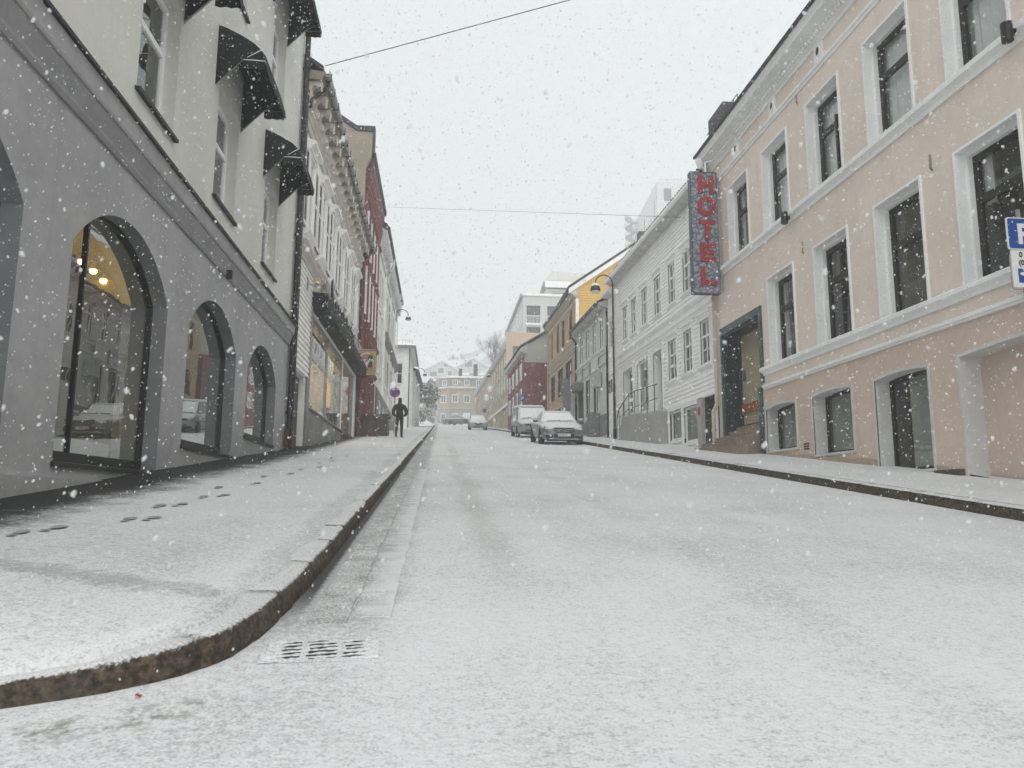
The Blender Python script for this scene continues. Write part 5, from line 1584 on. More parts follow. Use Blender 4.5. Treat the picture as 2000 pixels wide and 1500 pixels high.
# ------------------------------------------------------------------ parking sign
pk = root('parking_sign', 'blue parking sign with a white time plate on a grey post at the picture edge', 'traffic sign', (8.45, 9.9, 1.25))
PX = 8.22
mb = MB(); mb.tube([(PX + .26, 9.97, 1.15), (PX + .26, 9.97, 5.3)], .03, 10); mb.build('post', 'gutter', pk)
def rrect(x0, x1, z0, z1, r, n=5):
    out = []
    for (cx_, cz_, a0) in ((x1 - r, z0 + r, -90), (x1 - r, z1 - r, 0), (x0 + r, z1 - r, 90), (x0 + r, z0 + r, 180)):
        out += [(cx_ + r * math.cos(R(a0 + 90 * i / n)), cz_ + r * math.sin(R(a0 + 90 * i / n))) for i in range(n + 1)]
    return out
mb = MB(); mb.extr(rrect(PX, PX + .52, 4.66, 5.15, .035), 9.9, 9.92, 'xz'); mb.build('white_border', 'signwhite2', pk)
mb = MB(); mb.extr(rrect(PX + .018, PX + .502, 4.678, 5.132, .025), 9.893, 9.899, 'xz'); mb.build('blue_field', 'blue', pk)
text('P', .42, Matrix(((1, 0, 0, PX + .145), (0, 0, -1, 9.889), (0, 1, 0, 4.755), (0, 0, 0, 1))), 'signwhite2', pk, 'letter', .003, .014, .98)
mb = MB(); mb.extr(rrect(PX + .03, PX + .49, 4.09, 4.65, .02), 9.9, 9.92, 'xz'); mb.build('time_plate', 'signwhite2', pk)
mb = MB(); mb.tube([(p[0], 9.915, p[1]) for p in rrect(PX + .015, PX + .505, 4.06, 4.60, .04)], .008, 6, closed=True); mb.build('wire_frame', 'gutter', pk)
sm = lambda x, z: Matrix(((1, 0, 0, x), (0, 0, -1, 9.896), (0, 1, 0, z), (0, 0, 0, 1)))
text('0', .11, sm(PX + .15, 4.545), 'black', pk, 'numeral', .002, .003)
text('(0', .11, sm(PX + .135, 4.425), 'black', pk, 'numeral', .002, .003)
mb = MB(); mb.box(PX + .115, PX + .30, 9.894, 9.899, 4.16, 4.37); mb.build('blue_symbol_field', 'blue', pk)
mb = MB(); mb.add([(PX + .18, 9.891, 4.37), (PX + .205, 9.891, 4.37), (PX + .193, 9.891, 4.33)], [(0, 1, 2)])
mb.add([(PX + .193 + .055 * math.cos(i * .524), 9.891, 4.292 + .028 * math.sin(i * .524)) for i in range(12)], [tuple(range(12))])
mb.build('disc_symbol', 'signwhite2', pk)
text('P', .05, sm(PX + .175, 4.19), 'signwhite2', pk, 'small_letter', .001, .002)

# ------------------------------------------------------------------ right: long white boarded house
HF = street(8.8, 23.2, -.021, -1)
hh_ = root('white_boarded_house', 'long white boarded house beside the hotel with six upper windows and a railed stoop', 'building', (8.7, 29, 3))
H0, H1 = 23.2, 36.0
up = [(33.55, 34.45), (32.05, 32.95), (30.40, 31.32), (28.58, 29.50), (26.84, 27.70), (25.16, 26.06), (23.75, 24.55)]
lo = [(26.92, 27.92), (25.28, 26.18), (23.62, 24.52)]
ups = [(a, b, 8.46, 10.02) for a, b in up]; los = [(a, b, 5.52, 7.03) for a, b in lo]
drs = [(32.85, 34.45, 4.92, 6.96), (30.45, 32.15, 4.75, 6.96), (28.65, 29.80, 4.55, 6.94)]
bas = [(26.55, 27.95, 3.22, 4.33), (24.85, 26.4, 3.04, 4.30)]
bdoor = (23.45, 24.35, 2.55, 4.40)
allh = ups + los + drs + bas + [bdoor]
mb = MB(HF); mb.sheet([(H0, 2.3), (H1, 3.6), (H1, 11.7), (H0, 11.7)], [rect(*w) for w in allh], 0)
mb.build('wall', 'white', hh_)
bh = [(a - .12, b + .12, c - .14, d + .18) for a, b, c, d in ups + los] + [(a - .14, b + .14, c - .5, d + .14) for a, b, c, d in drs] + [(23.3, 28.2, 2, 4.5)]
siding(HF, hh_, H0 + .1, H1 - .12, 4.5, 7.32, .150, bh, 'white', base=lambda u: gz(u) + .3)
siding(HF, hh_, H0 + .1, H1 - .12, 7.95, 11.5, .150, bh, 'white')
for (a, b, c, d) in ups:
    blind = 'curtain' if a > 29.6 else ('curtain', .35)
    window(HF, hh_, a, b, c, d, d=.03, fm='white', cols=2, rows=(.31, .64), fw=.06, mw=.03, curtain=blind, bd=.4, tmul=2.2)
    casing(HF, hh_, a, b, c, d, .09, .045, 'white', hood=.06, sill=.10)
for (a, b, c, d) in los:
    window(HF, hh_, a, b, c, d, d=.03, fm='white', cols=2, rows=(.31, .64), fw=.06, mw=.03, curtain=('curtain', .7), bd=.4, tmul=2.2)
    casing(HF, hh_, a, b, c, d, .09, .045, 'white', hood=.06, sill=.10)
for i, (a, b, c, d) in enumerate(drs):
    mb = MB(HF); mb.rim(rect(a, b, c, d), .03, -.35); mb.build('door_reveal', 'white', hh_)
    casing(HF, hh_, a, b, c, d, .10, .05, 'white', hood=.05, skipbot=True)
    if i == 1:
        window(HF, hh_, a, b, c, d, d=.08, fm='white', cols=1, rows=(), fw=.07, back='room', bd=.6)
    else:
        mb = MB(HF); mb.box(a, b, -.36, -.30, c, d); o = mb.build('door', 'doorgrey' if i == 0 else 'tealdark', hh_)
        mb = MB(HF)
        for q in (0, 1):
            mb.box(a + .12 + q * (b - a) / 2, a + (b - a) / 2 - .06 + q * (b - a) / 2, -.30, -.285, c + .15, c + .8); mb.box(a + .12 + q * (b - a) / 2, a + (b - a) / 2 - .06 + q * (b - a) / 2, -.30, -.285, c + .95, d - .15)
        mb.build('door_panel', 'doorgrey' if i == 0 else 'tealdark', o)
for (a, b, c, d) in bas:
    window(HF, hh_, a, b, c, d, d=.06, fm='white', cols=1, rows=(), fw=.08, curtain='sage', back='room', bd=.8)
    casing(HF, hh_, a, b, c, d, .11, .05, 'white')
mb = MB(HF); mb.box(*bdoor[:2], -.45, -.40, bdoor[2], bdoor[3]); mb.rim(rect(*bdoor), .0, -.4); mb.build('basement_door', 'stone', hh_)
mb = MB(HF); mb.box(24.36, 24.74, .002, .12, 2.4, 4.42); mb.build('concrete_pier', 'concrete', hh_)
mb = MB(HF); mb.box(24.44, 24.62, .122, .14, 3.85, 4.1); mb.build('red_notice', 'signred', hh_)
mb = MB(HF); mb.along([(.002, 7.30), (.05, 7.30), (.07, 7.40), (.12, 7.46), (.12, 7.52), (.03, 7.54), (.03, 7.72), (.09, 7.76), (.14, 7.84), (.14, 7.90), (.002, 7.95)], H0, H1); mb.build('string_course', 'white', hh_)
mb = MB(HF); mb.along([(.002, 4.42), (.05, 4.42), (.05, 4.50), (.002, 4.52)], H0 + .1, 28.3); mb.build('base_rail', 'white', hh_)
mb = MB(HF); mb.box(H0, H0 + .1, .002, .05, 2.4, 11.5); mb.box(H1 - .12, H1, .002, .05, 3.8, 11.5); mb.build('corner_board', 'white', hh_)
mb = MB(HF); mb.along([(-.2, 11.48), (.40, 11.66), (.42, 11.72), (-.2, 12.1)], H0 - .05, H1 + .1); mb.build('soffit', 'soffit', hh_)
mb = MB(HF); mb.along([(.42, 11.64), (.47, 11.66), (.50, 11.76), (.46, 11.86), (.40, 11.86), (.40, 11.72)], H0 - .05, H1 + .1); mb.build('gutter', 'trim', hh_)
mb = MB(HF)
k = 0
u = H0
while u < H1:
    mb.tube([(u, .44, 11.90), (u + .001, -.3, 12.2)], .055, 6); u += .22
mb.build('roof_tile_ends', 'roof', hh_, kind='stuff')
mass(HF, hh_, H0, H1, 2.3, 11.7, 9, 'white'); endcaps(HF, hh_, H0, H1, 4, 11.7, 'white')
gable_roof(HF, hh_, H0, H1, .38, 11.80, 9, 3.6, 'roof')
mb = MB(HF); mb.tube([(35.9, .4, 11.6), (35.85, .3, 11.3), (35.8, .10, 11.0), (35.8, .09, 4.1)], .05, 8); mb.build('downpipe', 'trim', hh_)
# stoop and railing
stp = root('concrete_stoop', 'grey concrete stoop below the doors of the white boarded house', 'stoop', (8.3, 30.5, 3.2))
mb = MB(HF)
n = 8
tops = [(28.2, 4.42), (29.9, 4.50), (30.4, 4.62), (32.3, 4.66), (33.4, 4.70), (33.6, 4.4), (34.0, 4.05)]
vs = []
for (u, z) in tops:
    vs += [(u, .42, gz(u) - .1), (u, .42, z), (u, .002, z), (u, .002, gz(u) - .1)]
fs = []
for i in range(len(tops) - 1):
    a = 4 * i; b = a + 4
    fs += [(a, b, b + 1, a + 1), (a + 1, b + 1, b + 2, a + 2)]
fs += [(0, 1, 2, 3), tuple(4 * (len(tops) - 1) + q for q in (3, 2, 1, 0))]
mb.add(vs, fs); mb.build('block', 'concrete', stp)
hr = root('handrail', 'black wrought iron handrail with scrolls on the concrete stoop', 'handrail', (8.3, 31.5, 4.6))
mb = MB(HF)
mb.tube([(28.3, .38, 5.46), (31.2, .38, 5.62), (32.3, .38, 5.62), (34.0, .38, 5.15), (34.4, .38, 4.75)], .022, 6)
mb.tube([(28.3, .38, 4.92), (31.2, .38, 4.95), (32.3, .38, 4.98), (34.0, .38, 4.75)], .016, 6)
mb.build('rail', 'black', hr)
for u in (28.6, 29.6, 30.4, 31.4, 32.3, 33.2, 34.0, 34.4):
    z0 = float(np.interp(u, [t[0] for t in tops] + [34.4], [t[1] for t in tops] + [3.9])); z1 = float(np.interp(u, [28.3, 31.2, 32.3, 34.0, 34.4], [5.46, 5.62, 5.62, 5.15, 4.75]))
    mb = MB(HF); mb.tube([(u, .38, z0 - .02), (u, .38, z1)], .016, 6); mb.build('baluster', 'black', hr)
for (u, z) in ((31.85, 5.43), (31.85, 5.17)):
    mb = MB(HF); mb.tube([(u + .13 * (1 - t / 16) * math.cos(t * .8), .38, z + .13 * (1 - t / 16) * math.sin(t * .8)) for t in range(14)], .012, 5); mb.build('scroll', 'black', hr)
# narrow annex of the white house
an = root('white_annex', 'narrow white boarded annex behind the lamp post', 'building', (8.5, 36.6, 4))
AF = street(8.5, 36, -.024, -1)
mb = MB(AF); mb.box(36.05, 37.25, -8, -.3, 3.4, 11.2); mb.sheet(rect(36.05, 37.25, 3.5, 11.2), [rect(36.35, 37.0, 8.6, 10.0)], -.02); mb.build('wall', 'white', an)
siding(AF, an, 36.1, 37.2, 4.2, 11.2, .16, [(36.25, 37.1, 8.5, 10.1), (36.2, 37.15, 4, 7.2)], 'white')
window(AF, an, 36.35, 37.0, 8.6, 10.0, d=.03, fm='white', cols=2, rows=(.6,), back=None, gm='dglass', fw=.05, mw=.03)
mb = MB(AF); mb.box(36.25, 37.1, .0, .05, 4.25, 7.1); o = mb.build('door', 'white', an)
for (a, b, c, d) in ((36.3, 36.63, 6.3, 6.95), (36.72, 37.05, 6.3, 6.95)):
    mb = MB(AF); mb.box(a, b, .052, .06, c, d); mb.build('pane', 'dglass', o)
for k in range(4):
    mb = MB(AF); mb.box(36.32, 37.03, .052, .065, 4.4 + k * .46, 4.75 + k * .46); mb.build('door_panel', 'white', o)
mb = MB(AF); mb.along([(-.3, 11.2), (.35, 11.3), (.35, 11.42), (-8, 13)], 35.9, 37.3); mb.build('roof', 'trim', an)
# ------------------------------------------------------------------ right: grey timber shop house
QF = street(8.4, 36, -.0262, -1)
gh_ = root('grey_timber_house', 'pale grey timber shop house with four upper windows under a deep eave', 'building', (8.2, 41, 4.6))
G0, G1 = 37.35, 44.5
gw = [(42.46, 43.47), (40.94, 41.93), (39.23, 40.23), (37.55, 38.53)]
gws = [(a, b, 8.87, 10.5) for a, b in gw]
gsh = [(40.75, 42.0, 5.62, 7.65), (38.95, 40.12, 5.62, 7.62)]
gdo = (42.75, 44.15, 4.75, 7.5)
mb = MB(QF); mb.sheet([(G0, 3.8), (G1, 4.5), (G1, 11.3), (G0, 11.3)], [rect(*w) for w in gws + gsh + [gdo]], 0); mb.build('wall', 'greywood', gh_)
siding(QF, gh_, G0 + .05, G1 - .05, 8.75, 10.8, .15, [(a - .12, b + .12, c - .1, d + .2) for a, b, c, d in gws], 'greywood')
for (a, b, c, d) in gws:
    window(QF, gh_, a, b, c, d, d=.04, fm='white', cols=2, rows=(.68,), fw=.09, mw=.05, curtain='curtain', back='dark', bd=.35, tmul=1.8)
    casing(QF, gh_, a, b, c, d, .10, .05, 'greywood')
for (a, b, c, d) in gsh:
    window(QF, gh_, a, b, c, d, d=.10, fm='greywood', cols=1, rows=(), fw=.08, back='room', bd=.9, curtain=('sage', .0))
    casing(QF, gh_, a, b, c, d, .13, .07, 'greywood', hood=.08)
mb = MB(QF); mb.box(gdo[0], gdo[1], -.5, -.45, 4.7, 7.5); mb.rim(rect(*gdo), 0, -.45); mb.build('door', 'doorgrey', gh_)
mb = MB(QF); mb.along([(.002, 8.45), (.06, 8.45), (.08, 8.58), (.14, 8.64), (.14, 8.70), (.002, 8.76)], G0, G1); mb.along([(.002, 7.95), (.08, 7.95), (.10, 8.05), (.002, 8.12)], G0, G1); mb.build('string_course', 'greywood', gh_)
mb = MB(QF); mb.box(42.7, 44.3, .05, .45, 7.3, 7.75); mb.build('shop_blind_box', 'doorgrey', gh_)
mb = MB(QF); mb.box(38.8, 40.3, .08, .12, 7.85, 8.6); mb.build('fascia_board', 'greywood', gh_)
mb = MB(QF); mb.box(38.2, 39.0, .05, .4, 6.85, 7.6); mb.build('projecting_sign', 'sage', gh_)
for u in (42.4, 40.4):
    mb = MB(QF); mb.box(u - .05, u + .05, .1, .16, 7.8, 8.5); mb.build('hanging_bracket', 'doorgrey', gh_)
mb = MB(QF); mb.box(G0, G1, .002, .05, 4.3, 5.35); mb.build('plinth', 'greyplinth', gh_)
mb = MB(QF); mb.box(38.7, 39.6, .05, .5, 4.2, 5.55); mb.build('meter_box', 'doorgrey', gh_)
mb = MB(QF); mb.along([(-.2, 10.78), (.34, 10.98), (.38, 11.10), (-.2, 11.5)], G0, G1 + .1); mb.build('soffit', 'soffit', gh_)
mb = MB(QF)
for k in range(15): mb.box(G0 + .2 + k * .48, G0 + .3 + k * .48, .02, .33, 10.80, 10.93)
mb.build('rafter_ends', 'soffit', gh_, kind='stuff')
mb = MB(QF); mb.along([(.38, 11.0), (.46, 11.02), (.47, 11.16), (.36, 11.2)], G0, G1 + .1); mb.build('gutter', 'roof', gh_)
mass(QF, gh_, G0, G1, 3.8, 11.2, 9, 'greywood'); gable_roof(QF, gh_, G0, G1, .35, 11.06, 9, 2.6)
mb = MB(QF); mb.tube([(44.45, .42, 10.98), (44.42, .3, 10.7), (44.4, .10, 10.4), (44.4, .09, 4.9)], .055, 8); mb.build('downpipe', 'pipe', gh_)

# ------------------------------------------------------------------ right: ochre house with a yellow gable end
oh = root('ochre_house', 'orange ochre boarded house with maroon windows and a yellow gable end', 'building', (8.0, 49, 5.3))
O0, O1 = 44.75, 54.5
ow = [(52.6, 53.5), (50.2, 51.05), (48.15, 49.15), (45.6, 46.65)]
ows = [(a, b, 11.0, 12.95) for a, b in ow]
olo = [(51.6, 53.5, 7.85, 9.7), (48.7, 50.7, 7.85, 9.72), (45.7, 47.9, 7.85, 9.75)]
mb = MB(QF); mb.sheet([(O0, 4.6), (O1, 5.6), (O1, 13.9), (O0, 13.9)], [rect(*w) for w in ows + olo], 0); mb.build('wall', 'ochre', oh)
siding(QF, oh, O0 + .15, O1 - .1, 10.75, 13.0, .16, [(a - .12, b + .12, c - .1, d + .2) for a, b, c, d in ows], 'ochre')
siding(QF, oh, O0 + .15, O1 - .1, 7.2, 10.0, .16, [(a - .14, b + .14, c - .1, d + .2) for a, b, c, d in olo], 'ochre')
for (a, b, c, d) in ows:
    window(QF, oh, a, b, c, d, d=.05, fm='maroon', cols=2, rows=(.33, .67), fw=.09, mw=.05, curtain='curtain', back='dark', bd=.3)
    casing(QF, oh, a, b, c, d, .10, .05, 'ochretrim')
for (a, b, c, d) in olo:
    window(QF, oh, a, b, c, d, d=.05, fm='maroon', cols=3, rows=(.62,), fw=.10, mw=.10, back='dark', bd=.4)
    casing(QF, oh, a, b, c, d, .13, .06, 'ochretrim')
for w in (10.02, 10.45):
    mb = MB(QF); mb.along([(.002, w), (.06, w), (.09, w + .12), (.15, w + .18), (.15, w + .24), (.002, w + .3)], O0, O1); mb.build('string_course', 'ochretrim', oh)
mb = MB(QF)
for (a, b) in ((52.2, 52.5), (49.2, 49.6), (46.9, 47.8)): mb.box(a, b, .002, .06, 5.4, 7.3)
mb.box(O0, O1, .002, .08, 7.1, 7.25); mb.build('shopfront_post', 'ochretrim', oh)
mb = MB(QF); mb.box(O0 + .2, O1 - .2, .0, .04, 5.7, 7.1); mb.build('shopfront', 'dglass', oh)
mb = MB(QF); mb.along([(-.2, 13.35), (.05, 13.35), (.30, 13.55), (.34, 13.75), (-.2, 14.0)], O0 - .2, O1 + .1); mb.along([(.002, 12.98), (.06, 13.0), (.1, 13.2), (.002, 13.3)], O0, O1); mb.build('eaves', 'ochretrim', oh)
mb = MB(QF); mb.along([(.34, 13.66), (.44, 13.68), (.44, 13.86), (-.2, 14.1), (-.2, 14.01), (.33, 13.78)], O0 - .2, O1 + .1); mb.build('gutter', 'roof', oh)
mass(QF, oh, O0 + .3, O1, 4.6, 13.8, 8, 'ochre')
YF = Fac((0, 44.72, 0), (1, 0, 0), (0, -1, 0))
ex0 = 8.18
pitch = .69
rx = ex0 + 5.2
mb = MB(YF); mb.sheet([(ex0, 4.6), (ex0 + 10.4, 4.6), (ex0 + 10.4, 13.9), (rx, 13.9 + 5.2 * pitch), (ex0, 13.9)], [], 0); mb.build('gable_wall', 'yellow', oh)
w = 10.6
me = unit_board('yellow')
while w < 13.9 + 5.2 * pitch - .2:
    a = ex0 + .18 if w < 13.8 else ex0 + (w - 13.75) / pitch + .22
    b = ex0 + 10.4 - (a - ex0)
    inst(me, 'board', oh, YF.P(b, 0, w), math.pi, (b - a, 1.0, .16)); w += .16
mb = MB(YF); mb.box(ex0 - .02, ex0 + .17, .002, .06, 10.6, 13.8); mb.build('corner_board', 'white', oh)
mb = MB(YF)
for s in (0, 1):
    q = (lambda x: x) if s == 0 else (lambda x: 2 * rx - x)
    vs = [(q(ex0 - .45), .01, 13.55), (q(rx), .01, 13.95 + 5.2 * pitch - .02), (q(rx), .01, 13.95 + 5.2 * pitch + .30), (q(ex0 - .45), .01, 13.87)]
    vs += [(p[0], .20, p[2]) for p in vs]
    mb.add(vs, [(0, 1, 2, 3), (4, 7, 6, 5), (0, 4, 5, 1), (3, 2, 6, 7), (0, 3, 7, 4), (1, 5, 6, 2)])
mb.build('barge_board', 'white', oh)
mb = MB(YF)
for s in (0, 1):
    q = (lambda x: x) if s == 0 else (lambda x: 2 * rx - x)
    vs = [(q(ex0 - .5), .25, 13.88), (q(rx), .25, 14.27 + 5.2 * pitch), (q(rx), .25, 14.40 + 5.2 * pitch), (q(ex0 - .5), .25, 14.01)]
    vs += [(p[0], -9.9, p[2]) for p in vs]
    mb.add(vs, [(0, 1, 2, 3), (4, 7, 6, 5), (0, 4, 5, 1), (3, 2, 6, 7), (0, 3, 7, 4), (1, 5, 6, 2)])
mb.build('roof', 'roof', oh)
mb = MB(YF); mb.box(rx - .3, rx + .3, -3.6, -3.0, 17.2, 18.9); mb.build('chimney', 'stone', oh)
mb = MB(QF); mb.tube([(54.4, .40, 13.6), (54.4, .10, 13.1), (54.4, .09, 5.8)], .05, 8); mb.build('downpipe', 'ochretrim', oh)

# ------------------------------------------------------------------ right: wine red building with a sage gable
wr = root('wine_red_building', 'wine red rendered building with a plain sage grey gable above it', 'building', (7, 60, 6.5))
mb = MB(); mb.extr([(6.38, 5.6), (16, 5.6), (16, 11.48), (6.38, 11.48)], 57, 57.4, 'xz'); mb.build('end_wall', 'wine', wr)
mb = MB(); mb.extr([(6.38, 11.48), (16, 11.48), (16, 18.6), (6.38, 12.75)], 57.02, 57.4, 'xz'); mb.build('gable', 'sage', wr)
WFac = street(6.38, 57, -.03, -1)
mb = MB(WFac); mb.sheet([(57, 5.5), (67.5, 6.6), (67.5, 12.4), (57, 12.4)], [], 0); mb.build('street_wall', 'wine', wr)
for k in range(4):
    for a in (8.3, 10.3):
        mb = MB(WFac); mb.box(58.2 + k * 2.4, 59.2 + k * 2.4, .004, .06, a, a + 1.3); f = mb.build('window', 'trim', wr)
        mb = MB(WFac); mb.box(58.32 + k * 2.4, 59.08 + k * 2.4, .062, .07, a + .12, a + 1.18); mb.build('pane', 'bgglass', f)
mb = MB(WFac); mb.along([(-.2, 12.1), (.28, 12.25), (.32, 12.55), (-.2, 12.9)], 56.8, 67.6); mb.build('eaves', 'sage', wr)
mb = MB(); mb.add([(6.0, 56.8, 12.62), (16.2, 56.8, 18.85), (16.2, 67.6, 18.85), (5.7, 67.6, 12.62), (6.0, 56.8, 12.76), (16.2, 56.8, 18.99), (16.2, 67.6, 18.99), (5.7, 67.6, 12.76)],
                       [(0, 3, 2, 1), (4, 5, 6, 7), (0, 1, 5, 4), (1, 2, 6, 5), (2, 3, 7, 6), (3, 0, 4, 7)]); mb.build('roof', 'roof', wr)

# ------------------------------------------------------------------ right: long beige building
bb = root('long_beige_building', 'long beige rendered block running down to the road end', 'building', (6.3, 80, 8))
BF = street(6.62, 68, -.038, -1)
mb = MB(BF); mb.box(68, 108, -9, 0, 6.4, 15.9); mb.build('wall', 'beige', bb)
for k in range(18):
    u = 68.6 + k * 2.2
    mb = MB(BF); mb.box(u - .18, u + .12, .002, .14, gz(u), 15.4); mb.build('pilaster', 'ochretrim', bb)
    for a in (9.4, 11.6, 13.6):
        if a < gz(u) + 1.6: continue
        mb = MB(BF); mb.box(u + .45, u + 1.55, .002, .07, a, a + 1.45); f = mb.build('window', 'trim', bb)
        mb = MB(BF); mb.box(u + .55, u + 1.45, .072, .08, a + .1, a + 1.35); mb.build('pane', 'bgglass', f)
mb = MB(BF); mb.along([(-.2, 15.6), (.2, 15.65), (.35, 15.9), (.35, 16.1), (-9, 16.3), (-9, 15.9)], 67.9, 108); mb.build('roof', 'pgrey', bb)
mb = MB(); mb.box(5.9, 12, 67.6, 67.98, 14.9, 16.2); mb.box(5.9, 6.5, 67.6, 67.98, 12.4, 14.9); mb.build('peach_end_panel', 'peach', bb)
mb = MB(); mb.box(6.5, 12, 67.7, 67.95, 12.4, 14.9); f = mb.build('end_window', 'bgglass', bb)
mb = MB(); mb.box(6.5, 12, 67.55, 67.68, 12.9, 13.9); mb.build('balcony_front', 'pgrey', f)
mb = MB(BF); mb.along([(.0, gz(68) + 1.0), (.35, gz(68) + 1.1), (.35, gz(68) + 1.35), (0, gz(68) + 1.4)], 67.5, 68); mb.add([(68, .3, gz(68) + 2.6), (92, .3, gz(92) + .5), (92, .3, gz(92) + .7), (68, .3, gz(68) + 2.85), (68, .2, gz(68) + 2.6), (92, .2, gz(92) + .5), (92, .2, gz(92) + .7), (68, .2, gz(68) + 2.85)],
                                [(0, 1, 2, 3), (4, 7, 6, 5), (3, 2, 6, 7), (0, 4, 5, 1)]); mb.build('sloping_ledge', 'trim', bb)
gooseneck('wall_street_lamp', 'snow capped gooseneck lamp on the long beige building', (6.0, 80, 14.0), .9, .5, (-1, 0, 0), 'gooseneck wall lamps')

# ------------------------------------------------------------------ right, behind: grey apartment block
ap = root('grey_apartment_block', 'pale grey apartment block with railed balconies behind the orange house', 'building', (16, 112, 14))
A0 = 11.5
mb = MB(); mb.box(A0, 24, 105.6, 131, 9, 30.0); mb.build('body', 'pgrey', ap)
AFc = Fac((0, 105, 0), (1, 0, 0), (0, -1, 0))
hs_ = []
for i in range(3):
    for w in (27.0, 23.9, 20.8, 17.7):
        hs_.append(rect(A0 + .55 + i * 3.0, A0 + 2.55 + i * 3.0, w - 1.0, w + 1.6))
mb = MB(AFc); mb.sheet(rect(A0, 24, 9, 30), hs_, 0)
for h in hs_: mb.rim(h, 0, -.55)
mb.build('front_wall', 'pgrey', ap)
mb = MB(AFc); mb.box(A0 - .1, 24, -.6, .25, 30.0, 30.35); mb.build('roof_edge', 'trim', ap)
for h in hs_:
    mb = MB(AFc); mb.box(h[0][0], h[1][0], -.59, -.55, h[0][1], h[2][1]); f = mb.build('balcony', 'dglass', ap)
    mb = MB(AFc); z = h[0][1]
    mb.box(h[0][0] - .15, h[1][0] + .15, .002, .2, z - .25, z)
    mb.box(h[0][0], h[1][0], .05, .09, z + 1.05, z + 1.12)
    for q in range(11):
        x = h[0][0] + (h[1][0] - h[0][0]) * q / 10
        mb.box(x - .025, x + .025, .05, .09, z, z + 1.05)
    mb.build('railing', 'trim', f)
LF = Fac((A0, 0, 0), (0, 1, 0), (-1, 0, 0))
for k in range(5):
    for w in (17.0, 20.1, 23.2, 26.3):
        mb = MB(LF); mb.box(106.5 + k * 5, 109.8 + k * 5, .002, .08, w, w + 2.0); f = mb.build('window', 'trim', ap)
        mb = MB(LF); mb.box(106.7 + k * 5, 109.6 + k * 5, .082, .09, w + .15, w + 1.85); mb.build('pane', 'bgglass', f)
mb = MB(LF); mb.box(105, 131, -.1, .35, 29.8, 30.3); mb.build('side_roof_edge', 'gutter', ap)
ph = root('penthouse', 'beige penthouse with a railed terrace on the grey apartment block', 'building', (19, 120, 30.3))
mb = MB(); mb.box(16.6, 26, 117, 128, 30.3, 34.6); mb.build('wall', 'wallfar', ph)
mb = MB(); mb.add([(16.0, 116, 35.5), (26.5, 116, 34.6), (26.5, 129, 34.6), (16.6, 129, 35.5), (17.6, 118, 37.9), (26.5, 118, 37.4), (26.5, 129, 37.4), (17.8, 129, 37.9)],
                       [(0, 3, 2, 1), (4, 5, 6, 7), (0, 1, 5, 4), (1, 2, 6, 5), (2, 3, 7, 6), (3, 0, 4, 7)]); mb.build('roof', 'beige', ph)
mb = MB(); mb.box(16.2, 26, 115.4, 115.5, 34.4, 35.4)
mb.build('terrace_front', 'trim', ph)
mb = MB()
for k in range(24): mb.box(15.4 + k * .42, 15.46 + k * .42, 110, 110.06, 30.4, 31.6)
mb.box(15.3, 25, 110, 110.06, 31.6, 31.68); mb.build('railing', 'trim', ph)
for k in range(3):
    mb = MB(); mb.box(17.4 + k * 2.8, 19.4 + k * 2.8, 116.9, 116.99, 31.0, 33.9); mb.build('window', 'bgglass', ph)

# ------------------------------------------------------------------ right, far: tall block with an outside spiral stair
tb = root('tall_far_building', 'tall pale block fading into the snowfall above the white house', 'building', (60, 190, 40))
mb = MB(); mb.add([(54.2, 180, 20), (80, 180, 20), (80, 215, 20), (56.5, 215, 20), (54.2, 180, 82), (80, 180, 82), (80, 215, 82), (56.5, 215, 82)],
                       [(0, 3, 2, 1), (4, 5, 6, 7), (0, 1, 5, 4), (1, 2, 6, 5), (2, 3, 7, 6), (3, 0, 4, 7)]); mb.build('wall', 'wallfar', tb)
for (x0, x1, z0, z1) in ((56.0, 57.9, 76.9, 80.2), (60.5, 62.4, 76.9, 80.2), (56, 57.9, 71, 74.2)):
    mb = MB(); mb.box(x0, x1, 179.9, 179.99, z0, z1); mb.build('window', 'dglass', tb)
TS = Fac((54.2 - 180 * .0657, 0, 0), (.0657, 1, 0), (-1, 0, 0))
for k in range(7):
    mb = MB(TS); mb.box(183 + k * 4.2, 183.8 + k * 4.2, .01, .1, 62, 78 - (k % 3) * 3); mb.build('slit_window', 'bgglass', tb)
mb = MB()
for k in range(8): mb.tube([(55.5 + k * 2, 182, 82), (55.5 + k * 2, 182, 83.6)], .05, 4)
mb.tube([(55.5, 182, 83.6), (69.5, 182, 83.6)], .06, 4); mb.build('roof_rail', 'gutter', tb)
sp = root('spiral_stair', 'spiral fire stair on the far tall block', 'staircase', (52.5, 206, 50))
scx, scy = 54.2, 206.0
mb = MB(); mb.tube([(scx, scy, 25), (scx, scy, 82)], .22, 8); mb.build('newel', 'gutter', sp)
mb = MB()
for k in range(220):
    a = k * .36; z = 46 + k * .165
    c0, s0, c1, s1 = math.cos(a), math.sin(a), math.cos(a + .33), math.sin(a + .33)
    mb.add([(scx, scy, z), (scx + 1.9 * c0, scy + 1.9 * s0, z), (scx + 1.9 * c1, scy + 1.9 * s1, z), (scx, scy, z + .12), (scx + 1.9 * c0, scy + 1.9 * s0, z + .12), (scx + 1.9 * c1, scy + 1.9 * s1, z + .12)],
           [(0, 2, 1), (3, 4, 5), (0, 1, 4, 3), (1, 2, 5, 4), (2, 0, 3, 5)])
mb.build('treads', 'gutter', sp, kind='stuff')
mb = MB()
for off in (.55, 1.1): mb.tube([(scx + 1.9 * math.cos(k * .18), scy + 1.9 * math.sin(k * .18), 46 + k * .0825 + off) for k in range(440)], .045, 4)
